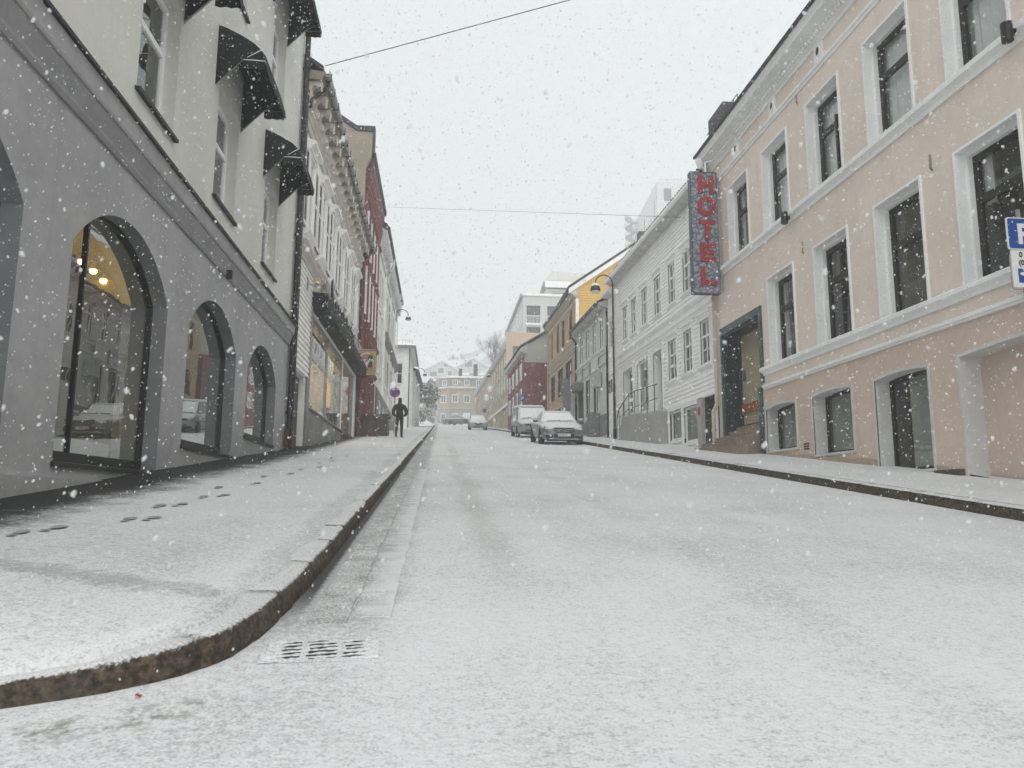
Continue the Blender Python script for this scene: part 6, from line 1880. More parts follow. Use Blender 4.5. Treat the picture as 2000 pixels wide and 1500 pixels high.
for k in range(220): mb.tube([(scx + 1.9 * math.cos(k * .36), scy + 1.9 * math.sin(k * .36), 46 + k * .165), (scx + 1.9 * math.cos(k * .36), scy + 1.9 * math.sin(k * .36), 47.1 + k * .165)], .03, 3)
mb.build('banister', 'gutter', sp)
mb = MB()
for k in range(13): mb.box(scx + .2, scx + 3.0, scy - .6, scy + .6, 47 + k * 2.8, 47.2 + k * 2.8)
mb.build('landing', 'gutter', sp)

# ------------------------------------------------------------------ corner building at the end of the road
eb = root('corner_building', 'ochre and grey three storey corner building closing the road', 'building', (4, 138, 13.9))
EF = Fac((0, 135, 0), (1, 0, 0), (0, -1, 0))
E2 = Fac((1.62, 135, 0), (-.86, .51, 0), (-.51, -.86, 0))
def efac(F, u0, u1, wins, door=None):
    mb = MB(F); mb.box(u0, u1, -.3, 0, 13.0, 17.15); mb.build('ground_floor_wall', 'concrete_pale', eb)
    mb = MB(F); mb.box(u0, u1, -.3, 0, 17.151, 20.8); mb.build('middle_wall', 'ochre_pale', eb)
    mb = MB(F); mb.box(u0, u1, -.6, -.3, 20.801, 22.7); mb.build('attic_wall', 'ochre_dull', eb)
    mb = MB(F); mb.along([(.002, 17.0), (.10, 17.05), (.10, 17.2), (.002, 17.25)], u0, u1); mb.build('string_course', 'beige', eb)
    mb = MB(F); mb.along([(-.35, 20.6), (.15, 20.7), (.40, 20.85), (.40, 20.98), (-.35, 21.2)], u0, u1); mb.build('cornice', 'snow', eb)
    mb = MB(F); mb.along([(.0, 20.45), (.15, 20.5), (.3, 20.7), (0, 20.75)], u0, u1); mb.build('eaves_moulding', 'beige', eb)
    for c in wins:
        for (a, b, hw, v) in ((21.35, 22.4, .46, -.3), (18.15, 19.65, .56, 0), (14.6, 16.3, .5, 0)):
            if door is not None and a < 15 and abs(c - door) < .2: continue
            mb = MB(F)
            t = .14
            mb.box(c - hw, c - hw + t, v + .002, v + .08, a, b); mb.box(c + hw - t, c + hw, v + .002, v + .08, a, b); mb.box(c - hw + t, c + hw - t, v + .002, v + .08, b - t, b); mb.box(c - hw + t, c + hw - t, v + .002, v + .08, a, a + t); mb.box(c - .05, c + .05, v + .002, v + .08, a + t, b - t)
            f = mb.build('window', 'white', eb)
            mb = MB(F); mb.box(c - hw + t, c - .05, v + .004, v + .03, a + t, b - t); mb.build('pane', 'bgglass', f)
            mb = MB(F); mb.box(c + .05, c + hw - t, v + .004, v + .03, a + t, b - t); mb.build('pane', 'bgglass', f)
M['concrete_pale'] = paint('pale_grey_ground_floor', (.40, .40, .38), .8, .06, .5, .1)
M['ochre_pale'] = paint('muted_ochre_wall', (.43, .375, .29), .8, .06, .5, .1)
M['ochre_dull'] = paint('dull_ochre_attic', (.37, .34, .275), .8, .06, .5, .1)
efac(EF, 1.62, 11, [2.62, 4.72, 6.85, 9.0], 4.72)
efac(E2, 0, 2.45, [1.2])
mb = MB(EF); mb.box(4.1, 5.35, .002, .15, 13.6, 16.35); o = mb.build('door_surround', 'white', eb)
mb = MB(EF); mb.box(4.35, 5.1, .152, .2, 13.7, 15.9); mb.build('door', 'trim', o)
mb = MB(EF); mb.box(4.55, 4.9, .202, .22, 14.8, 15.5); mb.build('door_pane', 'bgglass', o)
mb = MB(); mb.extr([(1.85, 135.75), (10.9, 135.75), (10.9, 147), (-.3, 147), (-.1, 136.95)], 13, 22.65, 'xy'); mb.build('body', 'ochre_dull', eb)
mb = MB(); mb.add([(1.62, 134.8, 22.7), (11.2, 134.8, 22.7), (11.2, 147, 22.7), (-1.0, 147, 22.7), (-.8, 136.1, 22.7), (2.6, 138.5, 23.7), (11.2, 138.5, 23.7), (11.2, 144, 23.7), (1.6, 144, 23.7)],
                       [(0, 1, 6, 5), (4, 0, 5, 8), (3, 4, 8), (2, 3, 8, 7), (5, 6, 7, 8), (4, 3, 2, 1, 0)]); mb.build('roof', 'snow', eb)
mb = MB(EF); mb.tube([(1.66, .1, 22.6), (1.66, .1, 13.6)], .05, 6); mb.build('downpipe', 'beige', eb)
for (x, h, wd) in ((3.6, 1.0, .3), (6.4, 1.9, .36)):
    mb = MB(); mb.box(x - wd, x + wd, 138, 138.7, 23.2, 23.9 + h); o = mb.build('chimney', 'stone', eb)
    mb = MB(); mb.box(x - wd * .7, x + wd * .7, 138.05, 138.65, 23.9 + h, 24.1 + h); mb.build('snow_cap', 'snow', o)
# dark shrubs, a low box and a small sign in front
def clump(name, lab, c, r, n, leaf, m='leaf', cat='shrub', grp=None, trunk=True, seed=1):
    rr = random.Random(seed)
    t = root(name, lab, cat, (c[0], c[1], c[2] - r[2]), grp)
    mb = MB()
    for i in range(n):
        while True:
            p = Vector((rr.uniform(-1, 1), rr.uniform(-1, 1), rr.uniform(-1, 1)))
            if .25 < p.length < 1: break
        k = 1 + .22 * math.sin(p.x * 5 + seed) * math.cos(p.z * 4)
        q = Vector((c[0] + p.x * r[0] * k, c[1] + p.y * r[1] * k, c[2] + p.z * r[2] * k))
        a = Vector((rr.uniform(-1, 1), rr.uniform(-1, 1), rr.uniform(-1, 1))).normalized() * leaf * rr.uniform(.6, 1.3)
        b = a.orthogonal().normalized() * leaf * rr.uniform(.4, .8)
        mb.add([q - a, q + b, q + a, q - b], [(0, 1, 2, 3)])
    mb.build('foliage', m, t)
    if trunk:
        mb = MB()
        for k in range(5):
            an = k * 1.3
            mb.tube([(c[0], c[1], c[2] - r[2] * 1.05), (c[0] + .25 * r[0] * math.cos(an), c[1] + .25 * r[1] * math.sin(an), c[2] - r[2] * .3), (c[0] + .6 * r[0] * math.cos(an), c[1] + .6 * r[1] * math.sin(an), c[2] + r[2] * .4)], [.07 * r[2], .045 * r[2], .015 * r[2]], 5)
        mb.build('trunk', 'bark', t)
    return t
M['leafsnow'] = paint('snow_dusted_foliage', (.055, .058, .05), .85, .3, 1, 0)
clump('round_tree', 'large dark round bushy tree at the mouth of the side street', (-1.75, 105, 15.6), (1.65, 1.6, 1.9), 1500, .17, 'leafsnow', 'tree', seed=3)
clump('shrub', 'dark shrub below the round bushy tree', (-2.5, 108, 13.0), (1.5, 1.2, 1.0), 500, .15, 'leafsnow', 'shrub', seed=5)
clump('shrub', 'small dark shrub before the chamfered corner of the ochre building', (1.0, 133.2, 14.6), (.9, .6, .7), 350, .13, 'leafsnow', 'shrub', seed=8)
r_ = root('blue_street_sign', 'small blue sign on a post at the ochre corner building', 'sign', (-.7, 133, 13.8))
mb = MB(); mb.tube([(-.7, 133, 13.6), (-.7, 133, 17.4)], .05, 6); mb.build('post', 'gutter', r_)
mb = MB(); mb.box(-.88, -.52, 132.93, 132.97, 16.6, 17.5); mb.build('panel', 'blue', r_)
mb = MB(); mb.box(-2.2, -.9, 131, 131.6, 13.4, 15.0)
tag(mb.build('electric_cabinet', 'doorgrey'), 'grey cabinet standing beside the ochre corner building', 'cabinet')
mb = MB(); mb.box(2.0, 3.3, 133.0, 133.3, 13.5, 15.0)
tag(mb.build('white_screen', 'trim'), 'pale low panel standing before the ochre corner building', 'panel')
r_ = root('retaining_wall', 'grey retaining wall on the slope behind the round bushy tree', 'wall', (-2, 150, 17))
mb = MB(); mb.box(-7, -.8, 148, 150, 13, 21.6); mb.build('wall', 'concrete_pale', r_)
mb = MB(); mb.box(-7, -.8, 147.9, 150.1, 21.6, 21.8); mb.build('coping', 'snow', r_)

# ------------------------------------------------------------------ houses on the hillside
def hill_house(lab, x0, x1, y, zb, ze, h, depth, axis, wins, m='wallfar', chim=()):
    r = root('hillside_house', lab, 'house', ((x0 + x1) / 2, y, zb), 'houses on the snowy hillside')
    F = Fac((0, y, 0), (1, 0, 0), (0, -1, 0)); c = (x0 + x1) / 2
    if axis == 'g':      # gable towards the street
        mb = MB(); mb.extr([(x0, zb - 4), (x1, zb - 4), (x1, ze), (c, ze + h), (x0, ze)], y, y + depth, 'xz'); mb.build('wall', m, r)
        mb = MB()
        for s in (-1, 1):
            xe = c + s * ((x1 - x0) / 2 + .6); dz = .6 * h / ((x1 - x0) / 2)
            vs = [(xe, y - .6, ze - dz), (c, y - .6, ze + h), (c, y - .6, ze + h + .4), (xe, y - .6, ze - dz + .4)]
            vs += [(p[0], y + depth, p[2]) for p in vs]
            mb.add(vs, [(0, 1, 2, 3), (4, 7, 6, 5), (0, 4, 5, 1), (3, 2, 6, 7), (0, 3, 7, 4), (1, 5, 6, 2)])
        mb.build('roof', 'snow', r)
    else:
        mb = MB(); mb.box(x0, x1, y, y + depth, zb - 4, ze); mb.build('wall', m, r)
        mb = MB(); q = depth / 2
        mb.add([(x0 - .6, y - .6, ze - .2), (x1 + .6, y - .6, ze - .2), (x1 + .6, y + q, ze + h), (x0 - .6, y + q, ze + h), (x0 - .6, y + depth, ze - .2), (x1 + .6, y + depth, ze - .2)],
               [(0, 1, 2, 3), (3, 2, 5, 4), (0, 3, 4), (1, 5, 2), (0, 4, 5, 1)])
        mb.build('roof', 'snow', r)
    for (u, w, a, b) in wins:
        mb = MB(F); mb.box(u - a / 2, u + a / 2, .01, .12, w, w + b); f = mb.build('window', 'white', r)
        mb = MB(F); mb.box(u - a / 2 + .15, u + a / 2 - .15, .122, .14, w + .15, w + b - .15); mb.build('pane', 'bgglass', f)
    for (u, z) in chim:
        mb = MB(); mb.box(u - .7, u + .7, y + depth * .45, y + depth * .45 + 1.4, z - 3, z); mb.build('chimney', 'stone', r)
    return r
def hx(px, y): return at(px, 750, y).x
def hz(py, y): return at(900, py, y).z
Yh = 150
hill_house('white gabled house low on the hill beside the round bushy tree', hx(838, 158), hx(868, 158), 158, hz(800, 158), hz(762, 158), 1.9, 9, 'g', [(hx(844.5, 158), hz(776, 158), 1.3, 1.6)], 'wallfar')
Yh = 235
hill_house('wide gabled hillside house left of the two, with a shallow snowy roof', hx(826, Yh), hx(898, Yh), Yh, hz(737, Yh), hz(726, Yh), hz(707, Yh) - hz(726, Yh), 14, 'g', [(hx(846, Yh), hz(737, Yh), 2.6, 1.8), (hx(861, Yh), hz(731, Yh), 2, 2), (hx(878, Yh), hz(734, Yh), 1.6, 1.6), (hx(870, Yh), hz(718, Yh), 1.6, 1.6)], 'wallfar', [(hx(861, Yh), hz(703, Yh))])
Yh = 262
hill_house('white gabled hillside house with twin attic windows above the corner roof', hx(890, Yh), hx(958, Yh), Yh, hz(735, Yh), hz(719, Yh), hz(700, Yh) - hz(719, Yh), 16, 'g', [(hx(911, Yh), hz(717, Yh), 1.9, 2.6), (hx(917.5, Yh), hz(717, Yh), 1.9, 2.6), (hx(899, Yh), hz(730, Yh), 1.8, 2), (hx(930, Yh), hz(730, Yh), 1.8, 2)], 'wallfar')
Yh = 325
hill_house('largest and highest hillside house with a long snowy roof', hx(905, Yh), hx(1010, Yh), Yh, hz(708, Yh), hz(694, Yh), hz(673, Yh) - hz(694, Yh), 18, 'g', [(hx(935, Yh), hz(705, Yh), 3, 3.5), (hx(950, Yh), hz(705, Yh), 3, 3.5), (hx(949, Yh), hz(690, Yh), 2, 2.4), (hx(961, Yh), hz(690, Yh), 2, 2.4)], 'wallfar', [(hx(936, Yh), hz(674, Yh)), (hx(949, Yh), hz(672, Yh))])
Yh = 330
hill_house('steep little gabled tower house at the top left of the hill', hx(877, Yh), hx(892, Yh), Yh, hz(707, Yh), hz(699, Yh), hz(691, Yh) - hz(699, Yh), 8, 'g', [(hx(884, Yh), hz(704, Yh), 1.6, 2)], 'wallfar', [(hx(902, Yh), hz(688, Yh))])
Yh = 210
hill_house('low hillside house with a broad snowy roof right behind the corner building', hx(908, Yh), hx(975, Yh), Yh, hz(737, Yh), hz(731, Yh), 1.4, 12, 'e', [(hx(920, Yh), hz(736, Yh), 1.6, 1.2)], 'wallfar')
Yh = 290
hill_house('faint low hillside house far left under the hill crest', hx(800, Yh), hx(838, Yh), Yh, hz(722, Yh), hz(714, Yh), 3.5, 12, 'e', [(hx(812, Yh), hz(721, Yh), 1.6, 1.5), (hx(826, Yh), hz(721, Yh), 1.6, 1.5)], 'wallfar')

# ------------------------------------------------------------------ bare trees
def bare_tree(lab, base, H, seed, spread=.55, levels=6):
    rr = random.Random(seed)
    t = root('bare_tree', lab, 'tree', base)
    mt, mc = MB(), MB()
    def grow(p, d, L, r, lv):
        pts = [p]; q = p; dd = d
        for i in range(3):
            dd = (dd + Vector((rr.uniform(-1, 1), rr.uniform(-1, 1), rr.uniform(-.3, .8))) * .14).normalized()
            q = q + dd * (L / 3); pts.append(q)
        tgt = mt if lv >= levels - 1 else mc
        tgt.tube(pts, [r, r * .88, r * .78, r * .66], 5 if lv > 3 else 3)
        if lv == 0: return
        for i in range(3 if lv > 2 else 3):
            a = Vector((rr.uniform(-1, 1), rr.uniform(-1, 1), rr.uniform(-.1, .9))).normalized()
            nd = (dd * (1 - spread * .6) + a * spread).normalized()
            grow(pts[rr.choice((2, 3))], nd, L * rr.uniform(.62, .82), r * .60, lv - 1)
    grow(Vector(base), Vector((0, 0, 1)), H * .28, H * .0125, levels)
    mt.build('trunk', 'bark', t); mc.build('crown', 'bark', t)
bare_tree('bare leafless tree rising behind the long beige building', (12.3, 130, 16), 17.5, 4, .5, 7)
bare_tree('faint bare treetop above the yellow gable', (26.5, 150, 26), 22, 9, levels=5)
# ------------------------------------------------------------------ vehicles
M['silver'] = paint('grey_blue_car_paint', (.19, .215, .22), .3, .06, 5, 0, spec=.6, metal=.35, cling=(.18, .46))
M['vanpaint'] = paint('silver_van_paint', (.28, .295, .295), .35, .05, 4, 0, spec=.5, metal=.25, cling=(.18, .46))
M['lightcar'] = paint('light_grey_car_paint', (.34, .35, .35), .35, .05, 4, 0, spec=.5, cling=(.2, .5))
M['darkcar'] = paint('dark_grey_car_paint', (.11, .115, .115), .35, .05, 4, 0, spec=.5, cling=(.2, .5))
M['tyre'] = plain('black_tyre', (.018, .018, .018), .85)
M['rim'] = plain('grey_alloy', (.22, .22, .23), .4, .5, .6)
M['chrome'] = plain('chrome', (.55, .56, .57), .2, .6, .9)
M['carblack'] = plain('black_car_plastic', (.012, .012, .013), .5)
M['headlamp'] = plain('clear_headlamp', (.33, .35, .36), .12, .7, .2)
M['taillamp'] = plain('red_tail_lamp', (.16, .012, .012), .3, .5)
M['carglass'] = plain('frosted_car_glass', (.20, .22, .22), .25, .5)
def loft(mb, secs, cap=True):
    n = len(secs[0]); b = []
    vs = [p for s_ in secs for p in s_]
    fs = [(i * n + k, i * n + (k + 1) % n, (i + 1) * n + (k + 1) % n, (i + 1) * n + k) for i in range(len(secs) - 1) for k in range(n)]
    if cap: fs += [tuple(range(n))[::-1], tuple((len(secs) - 1) * n + k for k in range(n))]
    mb.add(vs, fs)
def car(name, label, loc, yaw, pm, spec, group='cars parked along the street', rear=False):
    r = root(name, label, 'car' if name != 'parked_van' else 'van', loc, group, (math.atan(SLOPE) if abs(yaw) < .6 else 0, 0, yaw), local=True)
    mb = MB()
    def sec(y, w, zb, zt):
        zm = zb + (zt - zb) * .5
        half = [(w * .80, zb), (w * .96, zb + .08), (w, zm), (w * .985, zt - .13), (w * .93, zt - .035), (w * .62, zt + .012), (w * .25, zt + .03)]
        return [(x, y, z) for x, z in half] + [(-x, y, z) for x, z in half[::-1]]
    loft(mb, [sec(*s_) for s_ in spec['body']])
    mb.build('body', pm, r, smooth=True, local=True)
    def loop(g):
        y0, y1, wf, wr, z = g
        k = .08
        return [(-wf, y0 + k, z), (-wf + k, y0, z), (0, y0 - .05, z), (wf - k, y0, z), (wf, y0 + k, z), (wr, y1 - k, z), (wr - k, y1, z), (0, y1 + .03, z), (-wr + k, y1, z), (-wr, y1 - k, z)]
    mb = MB(); loft(mb, [loop(g) for g in spec['cab']]); mb.build('cabin', pm, r, smooth=False, local=True)
    g0, g1 = spec['cab'][0], spec['cab'][1]
    def lerp(a, b, t): return a + (b - a) * t
    def gp(t, sx, front):      # a point of the glasshouse skin
        z = lerp(g0[4], g1[4], t)
        if front: return (sx * (lerp(g0[2], g1[2], t) - .10), lerp(g0[0], g1[0], t) - .012 - (.05 if sx == 0 else 0), z + .008)
        return (sx * (lerp(g0[3], g1[3], t) - .10), lerp(g0[1], g1[1], t) + .012 + (.03 if sx == 0 else 0), z + .008)
    for front, nm in ((True, 'windscreen'), (False, 'rear_window')):
        mb = MB(); a, b = .06, .93
        mb.add([gp(a, -1, front), gp(a, 0, front), gp(a, 1, front), gp(b, 1, front), gp(b, 0, front), gp(b, -1, front)], [(0, 1, 4, 5), (1, 2, 3, 4)])
        mb.build(nm, 'snow' if front != rear else 'carglass', r, local=True)
        mb = MB(); mb.add([gp(.935, -1, front), gp(.935, 0, front), gp(.935, 1, front), gp(.975, 1, front), gp(.975, 0, front), gp(.975, -1, front)], [(0, 1, 4, 5), (1, 2, 3, 4)])
        mb.build('window_seal', 'carblack', r, local=True)
    for sx in (-1, 1):
        yy = [g0[0] + .22] + spec['pillars'] + [g0[1] - .2]
        for i in range(len(yy) - 1):
            mb = MB(); q = []
            for t in (.12, .90):
                for y in (yy[i] + .03, yy[i + 1] - .03):
                    f = (y - g0[0]) / (g0[1] - g0[0])
                    yl = lerp(lerp(g0[0], g1[0], t) + .10, lerp(g0[1], g1[1], t) - .10, f) if t > .5 else y
                    wd = lerp(lerp(g0[2], g1[2], t), lerp(g0[3], g1[3], t), f)
                    q.append((sx * (wd + .008), yl, lerp(g0[4], g1[4], t)))
            mb.add([q[0], q[1], q[3], q[2]], [(0, 1, 2, 3)]); mb.build('side_window', 'carglass', r, local=True)
    W = spec['w']
    for sx in (-1, 1):
        for y in spec['axles']:
            mb = MB(); mb.lathe([(.36, 0), (.36, .012 * 1)], (sx * (W + .0) - .006, y, .345), 20, 'x'); mb.build('wheel_well_dark', 'carblack', r, local=True)  # black disc on the flank stands in for the wheel well's darkness
            mb = MB(); mb.lathe([(.20, -.105), (.30, -.105), (.318, -.07), (.318, .07), (.30, .105), (.20, .105)], (sx * (W - .085), y, .318), 20, 'x'); wh_ = mb.build('wheel', 'tyre', r, local=True)
            mb = MB()
            xo = sx * (W + .012)
            mb.lathe([(.03, 0), (.07, 0)], (xo, y, .318), 10, 'x', False)
            for k in range(5):
                a = k * 1.2566 + .3
                c, s_ = math.cos(a), math.sin(a)
                mb.add([(xo, y + c * .05 - s_ * .03, .318 + s_ * .05 + c * .03), (xo, y + c * .05 + s_ * .03, .318 + s_ * .05 - c * .03), (xo, y + c * .20 + s_ * .025, .318 + s_ * .20 - c * .025), (xo, y + c * .20 - s_ * .025, .318 + s_ * .20 + c * .025)], [(0, 1, 2, 3)])
            mb.lathe([(.195, 0), (.225, 0)], (xo, y, .318), 20, 'x', False)
            mb.build('rim', 'rim', wh_, local=True)
        yM = g0[0] + .38
        mb = MB(); mb.lathe([(.01, -.10), (.07, -.08), (.095, -.02), (.095, .04), (.06, .09), (.01, .10)], (sx * (W + .10), yM, g0[4] + .07), 10, 'x')
        mb.box(min(sx * (W - .06), sx * (W + .06)), max(sx * (W - .06), sx * (W + .06)), yM - .03, yM + .03, g0[4] + .02, g0[4] + .05); mb.build('mirror', pm, r, smooth=True, local=True)
        mb = MB(); mb.box(min(sx * (W + .02), sx * (W + .18)), max(sx * (W + .02), sx * (W + .18)), yM - .07, yM + .06, g0[4] + .15, g0[4] + .19); mb.build('mirror_snow', 'snow', r, local=True)
    for q in spec['parts']:
        mb = MB()
        nm, mm, geo = q
        for g in geo:
            if g[0] == 'box': mb.box(*g[1:])
            elif g[0] == 'poly': mb.add(g[1], [tuple(range(len(g[1])))])
            elif g[0] == 'extr': mb.extr(g[1], g[2], g[3], 'xz')
            elif g[0] == 'tube': mb.tube(g[1], g[2], 6)
        mb.build(nm, mm, r, local=True)
    return r
F_ = -2.37
star = []
def mirrorbox(x0, x1, *rest): return [('box', x0, x1, *rest), ('box', -x1, -x0, *rest)]
def hl(x0, x1, y0, y1, za, zb, zc, zd):
    out = []
    for s_ in (-1, 1):
        p = [(s_ * x0, y0, za), (s_ * x1, y1, zb), (s_ * x1, y1, zd), (s_ * x0, y0, zc)]
        q = [(a, b + .12, c) for a, b, c in p]
        out.append(('poly', p)); out.append(('poly', [p[3], p[2], q[2], q[3]])); out.append(('poly', [p[0], p[1], q[1], q[0]])); out.append(('poly', [p[1], p[2], q[2], q[1]]))
    return out
grille = [(-.44, .705), (.44, .705), (.40, .56), (.30, .50), (-.30, .50), (-.40, .56)]
ring = ('tube', [(.082 * math.cos(i * .5236), F_ - .055, .60 + .082 * math.sin(i * .5236)) for i in range(13)], .008)
starl = [('tube', [(0, F_ - .055, .60), (.075 * math.sin(a), F_ - .055, .60 + .075 * math.cos(a))], .012) for a in (0, 2.094, 4.189)]
sedan = dict(w=.905, axles=(-1.42, 1.42), pillars=[.32],
    body=[(-2.36, .58, .28, .66), (-2.33, .70, .24, .70), (-2.24, .80, .20, .74), (-2.05, .87, .18, .785), (-1.6, .905, .18, .86), (-1.0, .905, .18, .93), (-.4, .905, .18, .95), (1.2, .905, .18, .97), (1.8, .89, .2, .985), (2.2, .82, .26, .96), (2.33, .72, .3, .80)],
    cab=[(-1.02, 1.85, .80, .74, .93), (-.18, .98, .60, .56, 1.39), (-.02, .82, .52, .48, 1.435)],
    parts=[('grille', 'carblack', [('extr', grille, F_ - .03, F_ + .06)]),
           ('grille_bar', 'chrome', [('box', -.42, -.10, F_ - .045, F_ - .031, .625, .65), ('box', .10, .42, F_ - .045, F_ - .031, .625, .65), ('box', -.37, -.10, F_ - .045, F_ - .031, .552, .575), ('box', .10, .37, F_ - .045, F_ - .031, .552, .575), ('box', -.46, .46, F_ - .04, F_ + .04, .706, .722), ('box', -.29, .29, F_ - .04, F_ + .02, .482, .499)]),
           ('star_emblem', 'chrome', [ring] + starl),
           ('headlight', 'headlamp', hl(.46, .83, F_ + .0, F_ + .22, .56, .64, .68, .76)),
           ('headlight_lower_edge', 'carblack', hl(.45, .84, F_ - .004, F_ + .218, .54, .62, .565, .645)),
           ('front_intake', 'carblack', mirrorbox(.46, .76, F_ - .005, F_ + .3, .27, .41) + [('box', -.42, .42, F_ - .02, F_ + .1, .30, .46), ('box', -.7, .7, F_ + .0, F_ + .2, .155, .22)]),
           ('intake_trim', 'chrome', [('tube', [(s_ * .80, F_ + .06, .44), (s_ * .50, F_ - .02, .40), (s_ * .44, F_ - .02, .30), (s_ * .60, F_ - .005, .245), (s_ * .82, F_ + .08, .25)], .012) for s_ in (-1, 1)] + [('tube', [(-.60, F_ - .015, .245), (0, F_ - .03, .235), (.60, F_ - .015, .245)], .014)]),
           ('number_plate', 'signwhite2', [('box', -.26, .26, F_ - .045, F_ - .022, .355, .465)]),
           ('wiper', 'carblack', [('tube', [(-.55, -1.02, .985), (.05, -.96, 1.01)], .012), ('tube', [(.0, -1.02, .985), (.6, -.96, 1.01)], .012)])])
c1 = car('parked_car', 'snow covered grey blue saloon nearest on the right kerb, facing downhill', (5.15, 33.45, gz(33.45)), 0.0, 'silver', sedan)
text('EK 09101', .10, Matrix(((1, 0, 0, -.225), (0, 0, -1, F_ - .047), (0, 1, 0, .375), (0, 0, 0, 1))), 'carblack', c1, 'plate_lettering', .001, .001, .92)
VF = -2.36
van = dict(w=.92, axles=(-1.45, 1.45), pillars=[-.75, .55],
    body=[(-2.36, .70, .34, .80), (-2.31, .80, .28, .86), (-2.2, .87, .22, .93), (-1.7, .92, .2, 1.08), (-1.2, .92, .2, 1.12), (1.9, .92, .2, 1.12), (2.25, .90, .25, 1.10), (2.35, .85, .32, 1.05)],
    cab=[(-1.78, 2.32, .86, .88, 1.06), (-1.02, 2.25, .76, .80, 1.78), (-.80, 2.15, .66, .70, 1.90)],
    parts=[('grille', 'carblack', [('box', -.52, .52, VF - .02, VF + .08, .70, .79)]),
           ('grille_badge', 'carblack', [('extr', [(-.13, .83), (.13, .83), (.08, .70), (-.08, .70)], VF - .035, VF + .02)]),
           ('headlight', 'headlamp', hl(.53, .86, VF, VF + .13, .68, .70, .80, .82)),
           ('bumper', 'vanpaint', [('box', -.80, .80, VF - .07, VF + .1, .36, .58)] + mirrorbox(.80, .90, VF + .02, VF + .3, .36, .58)),
           ('bumper_slot', 'carblack', [('box', -.5, .5, VF - .075, VF - .06, .40, .47), ('box', -.75, .75, VF - .03, VF + .2, .22, .35)]),
           ('number_plate', 'carblack', [('box', -.26, .26, VF - .085, VF - .071, .60, .69)]),
           ('wiper', 'carblack', [('tube', [(-.7, -1.83, 1.11), (-.1, -1.76, 1.16)], .014), ('tube', [(.0, -1.83, 1.11), (.62, -1.76, 1.16)], .014)]),
           ('side_moulding', 'carblack', mirrorbox(.915, .93, -2.0, 2.1, .60, .66)),
           ('roof_edge', 'carblack', [('tube', [(-.73, -.98, 1.795), (0, -1.03, 1.80), (.73, -.98, 1.795)], .016)])])
car('parked_van', 'silver van with snow on its windscreen parked behind the saloon', (5.38, 45.3, gz(45.3)), 0.0, 'vanpaint', van)
hatch = dict(w=.85, axles=(-1.2, 1.25), pillars=[.2],
    body=[(-1.95, .62, .3, .66), (-1.9, .74, .25, .72), (-1.7, .83, .2, .80), (-1.1, .85, .18, .92), (-.6, .85, .18, .95), (1.2, .85, .18, .97), (1.75, .83, .2, .96), (1.9, .78, .28, .90), (1.95, .7, .3, .7)],
    cab=[(-1.0, 1.82, .76, .75, .93), (-.25, 1.35, .60, .60, 1.40), (-.05, 1.25, .54, .54, 1.46)],
    parts=[('headlight', 'headlamp', hl(.42, .78, -1.98, -1.8, .58, .62, .70, .76)),
           ('grille', 'carblack', [('box', -.4, .4, -1.985, -1.9, .58, .66), ('box', -.55, .55, -1.98, -1.8, .26, .36)]),
           ('number_plate', 'carblack', [('box', -.26, .26, -2.0, -1.96, .46, .56)]),
           ('tail_light', 'taillamp', hl(.55, .80, 1.96, 1.86, .62, .62, .86, .86))])
car('parked_car', 'small light grey hatchback with a snowy roof farther up the road', (3.66, 73.6, gz(73.6)), 0.0, 'lightcar', hatch)
car('parked_car', 'dark grey car turned side on in front of the ochre corner building', (3.1, 116, gz(116) + .2), 1.15, 'darkcar', dict(hatch), 'cars parked along the street')

# ------------------------------------------------------------------ the walking man
def skin_body(name, verts, edges, m, parent, sub=2, rt=0):
    me = bpy.data.meshes.new(name)
    me.from_pydata([v[:3] for v in verts], edges, [])
    o = bpy.data.objects.new(name, me); col.objects.link(o)
    sk = o.modifiers.new('skin', 'SKIN'); sk.use_smooth_shade = True
    sb = o.modifiers.new('subd', 'SUBSURF'); sb.levels = sub; sb.render_levels = sub
    for i, v in enumerate(verts):
        d = me.skin_vertices[0].data[i]
        d.radius = (v[3], v[4] if len(v) > 4 else v[3]); d.use_root = (i == rt)
    bpy.context.view_layer.update()
    me2 = bpy.data.meshes.new_from_object(o.evaluated_get(bpy.context.evaluated_depsgraph_get()))
    bpy.data.objects.remove(o)
    me2.materials.clear(); me2.materials.append(M[m]); me2.shade_smooth()
    o = bpy.data.objects.new(name, me2); col.objects.link(o); o.parent = parent
    return o
M['jacket'] = paint('black_padded_jacket', (.010, .010, .012), .7, .3, 8, .5, 18, snow=False)
M['trouser'] = paint('black_trousers', (.011, .011, .013), .85, .2, 6, .3, 40, snow=False)
M['hat'] = paint('black_beanie_greenish', (.010, .013, .012), .9, .3, 20, .5, 80, snow=False)
M['skin'] = plain('skin', (.42, .26, .19), .6)
M['boot'] = plain('black_boots', (.012, .011, .010), .5)
px_, py_ = -1.83, 34.7
pzz = gz(py_) + .13
pr = root('person', 'man in black jacket and dark trousers walking uphill, hands in pockets', 'person', (px_, py_, pzz), None, (0, 0, 0), local=True)
